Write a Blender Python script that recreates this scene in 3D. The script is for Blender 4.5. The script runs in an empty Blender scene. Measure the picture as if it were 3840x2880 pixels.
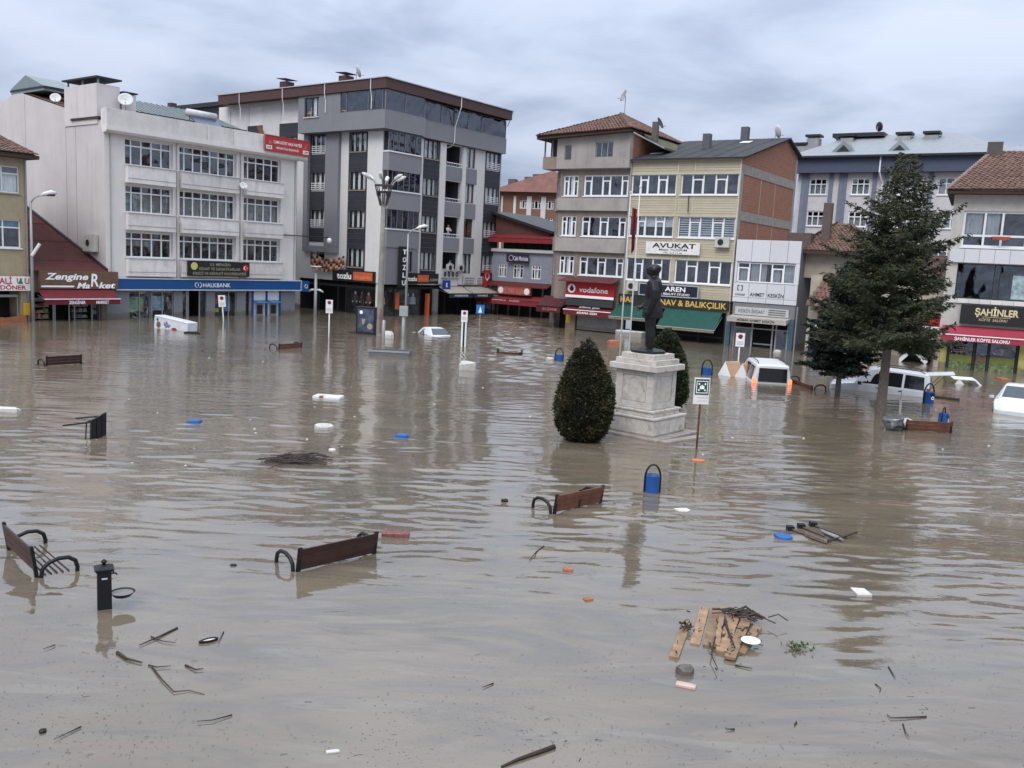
import bpy, math, random
from mathutils import Vector, Matrix
R_ = math.radians
S = bpy.context.scene
COL = S.collection
random.seed(7)
# ------------------------------------------------------------------ camera
F_PX, PITCH, ROLL, HC = 3350.0, R_(7.9), R_(2.868), 5.2
FW = Vector((0, math.cos(PITCH), -math.sin(PITCH)))
U0 = Vector((0, math.sin(PITCH), math.cos(PITCH)))
RT = Vector((1, 0, 0)) * math.cos(ROLL) + U0 * math.sin(ROLL)
UP = Vector((1, 0, 0)) * -math.sin(ROLL) + U0 * math.cos(ROLL)
CP = Vector((0, 0, HC))
cd = bpy.data.cameras.new('camera')
cam = bpy.data.objects.new('camera', cd); COL.objects.link(cam)
cd.sensor_width = 36; cd.lens = 36 * F_PX / 3840; cd.clip_end = 4000
m4 = Matrix((RT, UP, -FW)).transposed().to_4x4(); m4.translation = CP
cam.matrix_world = m4
S.camera = cam
# ------------------------------------------------------------------ sky and sun (overcast)
SUN_EL, SUN_AZ = R_(48), R_(205)      # azimuth measured clockwise from +Y
w = bpy.data.worlds.new('World'); S.world = w; w.use_nodes = True
nt = w.node_tree; nt.nodes.clear()
def N(nt, t, **k):
    n = nt.nodes.new(t)
    for a, b in k.items():
        if a.startswith('i_'):
            key = a[2:]
            n.inputs[int(key) if key.isdigit() else key.replace('_', ' ')].default_value = b
        else: setattr(n, a, b)
    return n
def L(nt, a, b): nt.links.new(a, b)
def math_(nt, op, a, b=None, clamp=False):
    n = N(nt, 'ShaderNodeMath', operation=op, use_clamp=clamp)
    for i, v in enumerate((a, b)):
        if v is None: continue
        if isinstance(v, (int, float)): n.inputs[i].default_value = v
        else: L(nt, v, n.inputs[i])
    return n.outputs[0]
def mixc(nt, fac, a, b, blend='MIX'):
    n = N(nt, 'ShaderNodeMix', data_type='RGBA', blend_type=blend)
    for i, v in ((0, fac), (6, a), (7, b)):
        if isinstance(v, (int, float)): n.inputs[i].default_value = v
        elif isinstance(v, tuple): n.inputs[i].default_value = (*v[:3], 1)
        else: L(nt, v, n.inputs[i])
    return n.outputs[2]
def ramp(nt, fac, pts, interp='LINEAR'):
    n = N(nt, 'ShaderNodeValToRGB'); n.color_ramp.interpolation = interp
    e = n.color_ramp.elements
    while len(e) < len(pts): e.new(0.5)
    for x, (p, c) in zip(e, pts):
        x.position = p; x.color = (c, c, c, 1) if isinstance(c, (int, float)) else (*c, 1)
    L(nt, fac, n.inputs[0]); return n.outputs[0]
tc = N(nt, 'ShaderNodeTexCoord')
sp = N(nt, 'ShaderNodeSeparateXYZ'); L(nt, tc.outputs['Generated'], sp.inputs[0])
zz = math_(nt, 'MAXIMUM', sp.outputs[2], 0.0)
den = math_(nt, 'ADD', zz, 0.16)
cb = N(nt, 'ShaderNodeCombineXYZ')
L(nt, math_(nt, 'DIVIDE', sp.outputs[0], den), cb.inputs[0]); L(nt, math_(nt, 'DIVIDE', sp.outputs[1], den), cb.inputs[1])
n1 = N(nt, 'ShaderNodeTexNoise', i_Scale=1.35, i_Detail=7.0, i_Roughness=0.52, i_Distortion=0.3); L(nt, cb.outputs[0], n1.inputs['Vector'])
n2 = N(nt, 'ShaderNodeTexNoise', i_Scale=0.45, i_Detail=3.0, i_Roughness=0.5); L(nt, cb.outputs[0], n2.inputs['Vector'])
cl = math_(nt, 'ADD', math_(nt, 'MULTIPLY', n1.outputs[0], 0.66), math_(nt, 'MULTIPLY', n2.outputs[0], 0.34))
cc = ramp(nt, cl, [(0.38, (2.7, 3.2, 4.35)), (0.45, (3.4, 3.95, 5.2)), (0.51, (4.15, 4.72, 6.0)), (0.59, (4.85, 5.4, 6.6))])
grad = math_(nt, 'ADD', 0.9, math_(nt, 'MULTIPLY', math_(nt, 'POWER', zz, 1.5), 3.1))   # overcast: brighter towards the zenith
neut = mixc(nt, math_(nt, 'MULTIPLY', math_(nt, 'SUBTRACT', zz, 0.22), 2.0, True), (1, 1, 1), (1.08, 1.01, 0.88)); cc = mixc(nt, 1.0, cc, neut, 'MULTIPLY')   # cloud base greyer overhead than towards the horizon
gm = N(nt, 'ShaderNodeVectorMath', operation='SCALE'); L(nt, cc, gm.inputs[0]); L(nt, grad, gm.inputs['Scale'])
sky = N(nt, 'ShaderNodeTexSky', sky_type='NISHITA', sun_disc=False, sun_elevation=SUN_EL, sun_rotation=SUN_AZ, dust_density=3.0)
final = mixc(nt, 0.92, sky.outputs[0], gm.outputs[0])
bg = N(nt, 'ShaderNodeBackground', i_Strength=0.1); L(nt, final, bg.inputs[0])
wo = N(nt, 'ShaderNodeOutputWorld'); L(nt, bg.outputs[0], wo.inputs[0])
sd = bpy.data.lights.new('sun', 'SUN'); sd.energy = 1.4; sd.angle = R_(28); sd.color = (1.0, 0.965, 0.92)
sun = bpy.data.objects.new('sun', sd); COL.objects.link(sun)
sdir = Vector((math.sin(SUN_AZ) * math.cos(SUN_EL), math.cos(SUN_AZ) * math.cos(SUN_EL), math.sin(SUN_EL)))
sun.rotation_euler = (-sdir).to_track_quat('-Z', 'Y').to_euler(); sun.location = (0, -20, 40)
vs = S.view_settings; vs.view_transform = 'Standard'; vs.look = 'None'; vs.gamma = 1; vs.use_curve_mapping = False; vs.exposure = 0.38
S.render.engine = 'CYCLES'
S.cycles.max_bounces = 8; S.cycles.transparent_max_bounces = 12

# ------------------------------------------------------------------ placing: pixel of the surveyed photo -> point of the place
def ray(x, y): return FW + RT * ((x - 1920) / F_PX) - UP * ((y - 1440) / F_PX)
def gnd(x, y, z=0.0):
    d = ray(x, y); return CP + d * ((z - HC) / d.z)
class Frame:
    """A facade: origin on the water line, x along it, y into the building."""
    def __init__(s, o, deg):
        s.o = Vector(o); s.a = R_(deg); s.x = Vector((math.cos(s.a), math.sin(s.a), 0)); s.n = Vector((-math.sin(s.a), math.cos(s.a), 0))
    def w(s, u, d, z): return s.o + s.x * u + s.n * d + Vector((0, 0, z))
    def uz(s, px, py, d=0):
        r = ray(px, py); o = s.o + s.n * d; t = (o - CP).dot(s.n) / r.dot(s.n); P = CP + r * t
        return (P - o).dot(s.x), P.z
def far(px, Y, deg):
    r = ray(px, 990); P = CP + r * (Y / r.y); P.z = 0
    return Frame(P, deg)

# ------------------------------------------------------------------ materials
_M = {}
def mat(name, col, rough=0.7, metal=0.0, spec=0.4, var=0.14, vs=2.5, streak=0.0, dirt=(0.16, 0.14, 0.12), bump=0.0, bs=30.0, emit=0.0, emitc=None, rnd=0.08, grime=0.0, wet=False):
    if name in _M: return _M[name]
    m = bpy.data.materials.new(name); m.use_nodes = True; t = m.node_tree
    b = t.nodes['Principled BSDF']
    tc = N(t, 'ShaderNodeTexCoord'); oi = N(t, 'ShaderNodeObjectInfo')
    no = N(t, 'ShaderNodeTexNoise', i_Scale=vs, i_Detail=6.0, i_Roughness=0.6); L(t, tc.outputs['Object'], no.inputs['Vector'])
    f = ramp(t, no.outputs[0], [(0.3, 0.0), (0.7, 1.0)])
    lo = tuple(c * (1 - var) for c in col); hi = tuple(min(1, c * (1 + var * 0.7)) for c in col)
    c = mixc(t, f, lo, hi)
    if streak:
        mp = N(t, 'ShaderNodeMapping'); mp.inputs['Scale'].default_value = (1.0, 1.0, 0.1); L(t, tc.outputs['Object'], mp.inputs[0])
        ns = N(t, 'ShaderNodeTexNoise', i_Scale=2.0, i_Detail=6.0, i_Roughness=0.65); L(t, mp.outputs[0], ns.inputs['Vector'])
        fs = math_(t, 'MULTIPLY', ramp(t, ns.outputs[0], [(0.52, 0.0), (0.8, 1.0)]), streak)
        c = mixc(t, fs, c, dirt)
    if grime:
        ng = N(t, 'ShaderNodeTexNoise', i_Scale=0.9, i_Detail=8.0, i_Roughness=0.7); L(t, tc.outputs['Object'], ng.inputs['Vector'])
        fg = math_(t, 'MULTIPLY', ramp(t, ng.outputs[0], [(0.5, 0.0), (0.68, 1.0)]), grime)
        c = mixc(t, fg, c, dirt)
    if wet:     # mud left by the flood just above its level
        sz = N(t, 'ShaderNodeSeparateXYZ'); L(t, tc.outputs['Object'], sz.inputs[0]); nw = N(t, 'ShaderNodeTexNoise', i_Scale=1.5, i_Detail=6.0, i_Roughness=0.7); L(t, tc.outputs['Object'], nw.inputs['Vector'])
        lv = math_(t, 'SUBTRACT', sz.outputs[2], math_(t, 'MULTIPLY', nw.outputs[0], 0.55)); c = mixc(t, math_(t, 'MULTIPLY', ramp(t, lv, [(0.0, 1.0), (0.16, 0.0)]), 0.7), c, (0.11, 0.088, 0.064))
    hs = N(t, 'ShaderNodeHueSaturation'); L(t, c, hs.inputs['Color'])
    L(t, math_(t, 'ADD', 1 - rnd, math_(t, 'MULTIPLY', oi.outputs['Random'], 2 * rnd)), hs.inputs['Value'])
    L(t, hs.outputs[0], b.inputs['Base Color'])
    b.inputs['Roughness'].default_value = rough; b.inputs['Metallic'].default_value = metal; b.inputs['Specular IOR Level'].default_value = spec
    if bump:
        nb = N(t, 'ShaderNodeTexNoise', i_Scale=bs, i_Detail=4.0); L(t, tc.outputs['Object'], nb.inputs['Vector'])
        bp = N(t, 'ShaderNodeBump', i_Strength=bump, i_Distance=0.02); L(t, nb.outputs[0], bp.inputs['Height']); L(t, bp.outputs[0], b.inputs['Normal'])
    if emit:
        b.inputs['Emission Color'].default_value = (*(emitc or col), 1); b.inputs['Emission Strength'].default_value = emit
    _M[name] = m; return m
def glass_mat(name, tint, fac, refl=(0.9, 0.93, 1.0), rough=0.03):
    if name in _M: return _M[name]
    m = bpy.data.materials.new(name); m.use_nodes = True; t = m.node_tree; t.nodes.clear()
    tr = N(t, 'ShaderNodeBsdfTransparent'); tr.inputs[0].default_value = (*tint, 1)
    pr = N(t, 'ShaderNodeBsdfGlossy'); pr.inputs['Color'].default_value = (*refl, 1); pr.inputs['Roughness'].default_value = rough
    tc = N(t, 'ShaderNodeTexCoord'); oi = N(t, 'ShaderNodeObjectInfo'); ad = N(t, 'ShaderNodeVectorMath', operation='ADD'); L(t, tc.outputs['Object'], ad.inputs[0])
    cr = N(t, 'ShaderNodeCombineXYZ'); L(t, math_(t, 'MULTIPLY', oi.outputs['Random'], 40.0), cr.inputs[0]); L(t, cr.outputs[0], ad.inputs[1])
    no = N(t, 'ShaderNodeTexNoise', i_Scale=0.8, i_Detail=1.0); L(t, ad.outputs[0], no.inputs['Vector']); bp = N(t, 'ShaderNodeBump', i_Strength=1.0, i_Distance=0.12); L(t, no.outputs[0], bp.inputs['Height']); L(t, bp.outputs[0], pr.inputs['Normal'])
    mx = N(t, 'ShaderNodeMixShader'); mx.inputs[0].default_value = fac
    L(t, tr.outputs[0], mx.inputs[1]); L(t, pr.outputs[0], mx.inputs[2])
    o = N(t, 'ShaderNodeOutputMaterial'); L(t, mx.outputs[0], o.inputs[0]); _M[name] = m; return m
def brick_mat(name, c1, c2, mortar, bw=0.3, bh=0.2, side=False):
    if name in _M: return _M[name]
    m = bpy.data.materials.new(name); m.use_nodes = True; t = m.node_tree; b = t.nodes['Principled BSDF']
    tc = N(t, 'ShaderNodeTexCoord'); sx = N(t, 'ShaderNodeSeparateXYZ'); L(t, tc.outputs['Object'], sx.inputs[0])
    cx = N(t, 'ShaderNodeCombineXYZ'); L(t, sx.outputs[1 if side else 0], cx.inputs[0]); L(t, sx.outputs[2], cx.inputs[1])
    br = N(t, 'ShaderNodeTexBrick', i_Scale=1.0, i_Mortar_Size=0.012, i_Brick_Width=bw, i_Row_Height=bh, i_Bias=0.0)
    br.inputs['Color1'].default_value = (*c1, 1); br.inputs['Color2'].default_value = (*c2, 1); br.inputs['Mortar'].default_value = (*mortar, 1)
    L(t, cx.outputs[0], br.inputs['Vector'])
    no = N(t, 'ShaderNodeTexNoise', i_Scale=1.3, i_Detail=7.0, i_Roughness=0.7); L(t, tc.outputs['Object'], no.inputs['Vector'])
    c = mixc(t, math_(t, 'MULTIPLY', ramp(t, no.outputs[0], [(0.45, 0.0), (0.7, 1.0)]), 0.5), br.outputs[0], (0.2, 0.15, 0.12))
    L(t, c, b.inputs['Base Color']); b.inputs['Roughness'].default_value = 0.9
    bp = N(t, 'ShaderNodeBump', i_Strength=0.5, i_Distance=0.02); L(t, br.outputs['Fac'], bp.inputs['Height']); bp.invert = True; L(t, bp.outputs[0], b.inputs['Normal'])
    _M[name] = m; return m
def marble_mat(name='marble'):
    if name in _M: return _M[name]
    m = bpy.data.materials.new(name); m.use_nodes = True; t = m.node_tree; b = t.nodes['Principled BSDF']
    tc = N(t, 'ShaderNodeTexCoord'); oi = N(t, 'ShaderNodeObjectInfo')
    ad = N(t, 'ShaderNodeVectorMath', operation='MULTIPLY_ADD'); L(t, tc.outputs['Object'], ad.inputs[0]); ad.inputs[1].default_value = (1, 1, 1)
    cr = N(t, 'ShaderNodeCombineXYZ'); L(t, math_(t, 'MULTIPLY', oi.outputs['Random'], 9.0), cr.inputs[0]); L(t, cr.outputs[0], ad.inputs[2])
    no = N(t, 'ShaderNodeTexNoise', i_Scale=2.3, i_Detail=8.0, i_Roughness=0.65, i_Distortion=1.6); L(t, ad.outputs[0], no.inputs['Vector'])
    c = ramp(t, no.outputs[0], [(0.3, (0.28, 0.24, 0.21)), (0.45, (0.43, 0.4, 0.36)), (0.6, (0.52, 0.49, 0.455)), (0.8, (0.42, 0.38, 0.34))])
    n2 = N(t, 'ShaderNodeTexNoise', i_Scale=1.1, i_Detail=6.0, i_Roughness=0.7); L(t, ad.outputs[0], n2.inputs['Vector'])
    c = mixc(t, math_(t, 'MULTIPLY', ramp(t, n2.outputs[0], [(0.55, 0.0), (0.72, 1.0)]), 0.45), c, (0.34, 0.25, 0.19))
    L(t, c, b.inputs['Base Color']); b.inputs['Roughness'].default_value = 0.45
    _M[name] = m; return m

# ------------------------------------------------------------------ mesh builder
I_ = lambda s, d, z: (s, d, z)
TL = lambda s, d, z: (d, -s, z)              # left flank of a building: s runs negative towards the back
def TR(U): return lambda s, d, z: (U - d, s, z)   # right flank at x = U
class MB:
    def __init__(s, T=I_): s.v = []; s.f = []; s.mi = []; s.T = T; s.cur = 0
    def pt(s, p): s.v.append(s.T(*p)); return len(s.v) - 1
    def face(s, pts): s.f.append([s.pt(p) for p in pts]); s.mi.append(s.cur); return s
    def box(s, x0, x1, y0, y1, z0, z1):
        i = [s.pt(p) for p in ((x0, y0, z0), (x1, y0, z0), (x1, y1, z0), (x0, y1, z0), (x0, y0, z1), (x1, y0, z1), (x1, y1, z1), (x0, y1, z1))]
        for q in ((0, 3, 2, 1), (4, 5, 6, 7), (0, 1, 5, 4), (1, 2, 6, 5), (2, 3, 7, 6), (3, 0, 4, 7)):
            s.f.append([i[k] for k in q]); s.mi.append(s.cur)
        return s
    def hexa(s, P):
        i = [s.pt(p) for p in P]
        for q in ((0, 3, 2, 1), (4, 5, 6, 7), (0, 1, 5, 4), (1, 2, 6, 5), (2, 3, 7, 6), (3, 0, 4, 7)):
            s.f.append([i[k] for k in q]); s.mi.append(s.cur)
        return s
    def extr(s, poly, d0, d1):
        """polygon of (s,z) extruded along depth"""
        a = [s.pt((p[0], d0, p[1])) for p in poly]; b = [s.pt((p[0], d1, p[1])) for p in poly]; n = len(poly)
        s.f.append(a); s.f.append(b[::-1]); s.mi += [s.cur, s.cur]
        for k in range(n): s.f.append([a[k], b[k], b[(k + 1) % n], a[(k + 1) % n]]); s.mi.append(s.cur)
        return s
    def extx(s, poly, x0, x1):
        """polygon of (d,z) extruded along the length"""
        a = [s.pt((x0, p[0], p[1])) for p in poly]; b = [s.pt((x1, p[0], p[1])) for p in poly]; n = len(poly)
        s.f.append(a); s.f.append(b[::-1]); s.mi += [s.cur, s.cur]
        for k in range(n): s.f.append([a[k], b[k], b[(k + 1) % n], a[(k + 1) % n]]); s.mi.append(s.cur)
        return s
    def rings(s, rings, cap=True):
        idx = [[s.pt(p) for p in r] for r in rings]; n = len(idx[0])
        for a, b in zip(idx, idx[1:]):
            for k in range(n): s.f.append([a[k], a[(k + 1) % n], b[(k + 1) % n], b[k]]); s.mi.append(s.cur)
        if cap: s.f.append(idx[0][::-1]); s.f.append(idx[-1]); s.mi += [s.cur, s.cur]
        return s
    def loft(s, secs, n=12, cap=True):
        """sections (x,y,z,rx,ry) stacked in z"""
        return s.rings([[(x + rx * math.cos(2 * math.pi * k / n), y + ry * math.sin(2 * math.pi * k / n), z) for k in range(n)] for x, y, z, rx, ry in secs], cap)
    def tube(s, path, r, n=8, cap=True):
        P = [Vector(p) for p in path]; rs = r if isinstance(r, (list, tuple)) else [r] * len(P); out = []; prev = None
        for i, p in enumerate(P):
            t = (P[min(i + 1, len(P) - 1)] - P[max(i - 1, 0)]).normalized()
            a = prev if prev is not None else (Vector((0, 0, 1)) if abs(t.z) < 0.9 else Vector((1, 0, 0)))
            a = (a - t * a.dot(t)).normalized(); b = t.cross(a); prev = a
            out.append([tuple(p + (a * math.cos(2 * math.pi * k / n) + b * math.sin(2 * math.pi * k / n)) * rs[i]) for k in range(n)])
        return s.rings(out, cap)
    def disc(s, c, r, axis=1, n=20, r2=None):
        pts = []
        for k in range(n):
            a = 2 * math.pi * k / n; u, v = r * math.cos(a), (r2 or r) * math.sin(a)
            pts.append((c[0] + u, c[1], c[2] + v) if axis == 1 else (c[0] + u, c[1] + v, c[2]))
        return s.face(pts)
    def cyl(s, c, r, h, n=16, r2=None): return s.loft([(c[0], c[1], c[2], r, r), (c[0], c[1], c[2] + h, r if r2 is None else r2, r if r2 is None else r2)], n)
    def mesh(s, name):
        me = bpy.data.meshes.new(name); me.from_pydata(s.v, [], s.f); me.update(); return me
    def build(s, name, m, parent=None, smooth=False, bevel=0.0, kind=None, label=None):
        me = s.mesh(name)
        ms = m if isinstance(m, (list, tuple)) else [m]
        for x in ms: me.materials.append(x)
        if len(ms) > 1:
            for p, i in zip(me.polygons, s.mi): p.material_index = i
        if smooth:
            for p in me.polygons: p.use_smooth = True
        return put(name, me, parent, bevel, kind, label)
def put(name, me, parent=None, bevel=0.0, kind=None, label=None):
    o = bpy.data.objects.new(name, me); COL.objects.link(o); o.parent = parent
    if bevel:
        b = o.modifiers.new('bevel', 'BEVEL'); b.width = bevel; b.segments = 2; b.limit_method = 'ANGLE'
    if kind: o['kind'] = kind
    if label: o['label'] = label
    return o
def tag(o, label, cat, group=None):
    o['label'] = label; o['category'] = cat
    if group: o['group'] = group
    return o
def thing(name, label, cat, loc=(0, 0, 0), rz=0.0, group=None, rot=None):
    o = bpy.data.objects.new(name, None); COL.objects.link(o); o.location = loc; o.rotation_euler = rot or (0, 0, rz); o.empty_display_size = 0.2
    return tag(o, label, cat, group)
def fthing(fr, u, d, z, name, label, cat, group=None): return thing(name, label, cat, fr.w(u, d, z), fr.a, group)
def copy_tree(o, parent=None):
    c = o.copy(); COL.objects.link(c); c.parent = parent
    for ch in list(o.children): copy_tree(ch, c)
    return c

def text(parent, body, m, s, z, d, height, width=None, T=I_, name='lettering', bold=0.0, align='CENTER', ext=0.006, rot=0.0, shear=0.0):
    cu = bpy.data.curves.new('txt', 'FONT'); cu.body = body; cu.size = 1.0; cu.offset = bold; cu.extrude = 0.0; cu.shear = shear; cu.resolution_u = 3
    ob = bpy.data.objects.new('txt', cu); COL.objects.link(ob); bpy.context.view_layer.update()
    dg = bpy.context.evaluated_depsgraph_get(); me = bpy.data.meshes.new_from_object(ob.evaluated_get(dg))
    bpy.data.objects.remove(ob); bpy.data.curves.remove(cu)
    xs = [v.co.x for v in me.vertices]; ys = [v.co.y for v in me.vertices]
    if not xs: return None
    x0, x1, y0, y1 = min(xs), max(xs), min(ys), max(ys)
    k = height / 0.72                       # capital height of the built-in face
    kx = k if width is None else width / (x1 - x0)
    ox = {'CENTER': (x0 + x1) / 2, 'LEFT': x0, 'RIGHT': x1}[align]
    cr, sr = math.cos(rot), math.sin(rot)
    for v in me.vertices:
        a, b = (v.co.x - ox) * kx, (v.co.y - 0.36) * k
        a, b = a * cr - b * sr, a * sr + b * cr
        v.co = T(s + a, d, z + b)
    me.materials.clear(); me.materials.append(m); me.update()
    return put(name, me, parent)

# ------------------------------------------------------------------ walls and windows
def wall(m, s0, s1, z0, z1, holes, reveal=0.2, d=0.0):
    ss = sorted({s0, s1, *[h[0] for h in holes], *[h[1] for h in holes]}); zs = sorted({z0, z1, *[h[2] for h in holes], *[h[3] for h in holes]})
    ss = [x for x in ss if s0 <= x <= s1]; zs = [x for x in zs if z0 <= x <= z1]
    for a, b in zip(ss, ss[1:]):
        run = None
        for c, e in zip(zs, zs[1:]):
            ms, mz = (a + b) / 2, (c + e) / 2
            if any(h[0] < ms < h[1] and h[2] < mz < h[3] for h in holes):
                if run is not None: m.face([(a, d, run), (b, d, run), (b, d, c), (a, d, c)]); run = None
            elif run is None: run = c
        if run is not None: m.face([(a, d, run), (b, d, run), (b, d, z1), (a, d, z1)])
    for h in holes:
        a, b, c, e = h[:4]; r = d + reveal
        m.face([(a, d, c), (b, d, c), (b, r, c), (a, r, c)]); m.face([(a, d, e), (b, d, e), (b, r, e), (a, r, e)])
        m.face([(a, d, c), (a, d, e), (a, r, e), (a, r, c)]); m.face([(b, d, c), (b, d, e), (b, r, e), (b, r, c)])
def window(parent, T, s0, s1, z0, z1, cols, tr=None, fm=None, at=0.15, fw=0.07, curt=None, gm=None, depth=0.7, sill=None, rail=None, cm=None, trf=0.28, name='window', label=None):
    """casement: the frame is the part; panes, curtain, sill and railing are its sub-parts"""
    fm = fm or M_WHITE; gm = gm or M_GLASS; tot = sum(cols); m = MB(T); y0, y1 = at, at + 0.06
    m.box(s0, s1, y0, y1, z0, z0 + fw); m.box(s0, s1, y0, y1, z1 - fw, z1)
    m.box(s0, s0 + fw, y0, y1, z0 + fw, z1 - fw); m.box(s1 - fw, s1, y0, y1, z0 + fw, z1 - fw)
    edges = [s0]; acc = 0
    for c in cols: acc += c; edges.append(s0 + (s1 - s0) * acc / tot)
    for e in edges[1:-1]: m.box(e - fw / 2, e + fw / 2, y0 - 0.008, y1, z0 + fw, z1 - fw)
    panes = []
    for k, (a, b) in enumerate(zip(edges, edges[1:])):
        a2, b2 = a + (fw if k == 0 else fw / 2), b - (fw if k == len(cols) - 1 else fw / 2)
        t = (tr[k] if isinstance(tr, (list, tuple)) else tr) if tr else 0
        if t:
            zt = z1 - (z1 - z0) * trf; m.box(a2, b2, y0 - 0.004, y1, zt - fw / 2, zt + fw / 2)
            if t == 2:      # heavy sash
                m.box(a2, a2 + fw * 0.7, y0 - 0.02, y1, z0 + fw, zt - fw / 2); m.box(b2 - fw * 0.7, b2, y0 - 0.02, y1, z0 + fw, zt - fw / 2)
            panes += [(a2, b2, z0 + fw, zt - fw / 2), (a2, b2, zt + fw / 2, z1 - fw)]
        else: panes.append((a2, b2, z0 + fw, z1 - fw))
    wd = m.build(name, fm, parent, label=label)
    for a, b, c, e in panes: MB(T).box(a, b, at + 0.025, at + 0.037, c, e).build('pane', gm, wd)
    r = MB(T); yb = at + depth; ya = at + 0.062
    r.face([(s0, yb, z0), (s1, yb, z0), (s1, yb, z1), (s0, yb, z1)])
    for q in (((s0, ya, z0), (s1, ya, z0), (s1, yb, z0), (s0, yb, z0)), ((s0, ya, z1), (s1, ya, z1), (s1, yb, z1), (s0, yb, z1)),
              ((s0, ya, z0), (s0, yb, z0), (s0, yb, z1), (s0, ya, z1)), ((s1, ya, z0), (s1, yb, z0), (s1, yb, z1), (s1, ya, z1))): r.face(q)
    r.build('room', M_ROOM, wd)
    if curt:
        cmat = cm or M_CURT
        for cu in curt:
            a, b = s0 + (s1 - s0) * cu[0], s0 + (s1 - s0) * cu[1]; c0, c1 = (cu[2], cu[3]) if len(cu) > 2 else (0, 1)
            q0, q1 = z0 + (z1 - z0) * c0, z0 + (z1 - z0) * c1; n = max(4, int((b - a) / 0.07)); mm = MB(T); yy = at + 0.16
            for k in range(n):
                f = lambda j: yy + 0.03 * math.sin(j * 2.1)
                xa, xb = a + (b - a) * k / n, a + (b - a) * (k + 1) / n
                mm.face([(xa, f(k), q0), (xb, f(k + 1), q0), (xb, f(k + 1), q1), (xa, f(k), q1)])
            mm.build('curtain', cmat, wd)
    if sill: MB(T).box(s0 - 0.06, s1 + 0.06, -0.09, at - 0.003, z0 - 0.07, z0 - 0.004).build('sill', sill, wd)
    if rail:
        mm = MB(T)
        for k in range(rail): zz_ = z0 + 0.05 + 0.17 * k; mm.box(s0 + 0.02, s1 - 0.02, -0.07, -0.035, zz_, zz_ + 0.055)
        for k in range(3): x = s0 + 0.05 + (s1 - s0 - 0.13) * k / 2; mm.box(x, x + 0.03, -0.034, -0.005, z0 + 0.03, z0 + 0.17 * rail)
        mm.build('railing', M_WHITE, wd)
    return wd
def signboard(fr, u0, u1, z0, z1, d, name, label, m, thick=0.12, group=None, edge=None, cat='sign'):
    t = fthing(fr, (u0 + u1) / 2, d, z0, name, label, cat, group); w_ = (u1 - u0) / 2
    MB().box(-w_, w_, 0, thick, 0, z1 - z0).build('board', m, t, bevel=0.01)
    if edge:
        e = MB(); h = z1 - z0
        e.box(-w_ - 0.04, w_ + 0.04, -0.03, thick - 0.02, -0.04, 0.03).box(-w_ - 0.04, w_ + 0.04, -0.03, thick - 0.02, h - 0.03, h + 0.04).box(-w_ - 0.04, -w_ + 0.03, -0.03, thick - 0.02, 0.031, h - 0.031).box(w_ - 0.03, w_ + 0.04, -0.03, thick - 0.02, 0.031, h - 0.031)
        e.build('frame', edge, t)
    return t, w_, z1 - z0
def awning(parent, u0, u1, d0, z0, d1, z1, val, m, T=I_, vm=None, stripe=None, name='awning'):
    """sloping cloth from (d0,z0) at the wall to (d1,z1) at the front bar, with a valance"""
    a = MB(T)
    n = 6
    for k in range(n):
        for side in (0, 1):
            f0, f1 = k / n, (k + 1) / n; sag = lambda f: -0.06 * math.sin(f * math.pi) - side * 0.02
            a.face([(u0, d0 + (d1 - d0) * f0, z0 + (z1 - z0) * f0 + sag(f0)), (u1, d0 + (d1 - d0) * f0, z0 + (z1 - z0) * f0 + sag(f0)), (u1, d0 + (d1 - d0) * f1, z0 + (z1 - z0) * f1 + sag(f1)), (u0, d0 + (d1 - d0) * f1, z0 + (z1 - z0) * f1 + sag(f1))])
    aw = a.build(name, m, parent)
    v = MB(T); v.box(u0 + 0.01, u1 - 0.01, d1 - 0.015, d1 + 0.01, z1 - val, z1 - 0.045); v.build('valance', vm or m, aw)
    b = MB(T); b.box(u0 - 0.02, u1 + 0.02, d1 - 0.05, d1 + 0.03, z1 - 0.04, z1 + 0.015); b.build('front_bar', stripe or M_WHITE, aw)
    for u in (u0, u1): MB(T).tube([(u, d0, z0 - 0.35), (u, d1, z1 - 0.05)], 0.018, 5).build('arm', M_STEEL, aw)
    return aw
_tile = {}
def tile_mesh(m, w=0.26, l=0.42):
    k = (m.name, w, l)
    if k in _tile: return _tile[k]
    b = MB(); pr = [(-w / 2, 0.0), (-w * 0.3, 0.035), (0, 0.055), (w * 0.3, 0.035), (w / 2, 0.0)]
    for (x0, z0), (x1, z1) in zip(pr, pr[1:]): b.face([(x0, 0, z0 + 0.03), (x1, 0, z1 + 0.03), (x1, l, z1), (x0, l, z0)])
    b.face([(p[0], 0, p[1] + 0.03) for p in pr] + [(w / 2, 0, 0), (-w / 2, 0, 0)])
    me = b.mesh('tile'); me.materials.append(m); _tile[k] = me; return me
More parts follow.
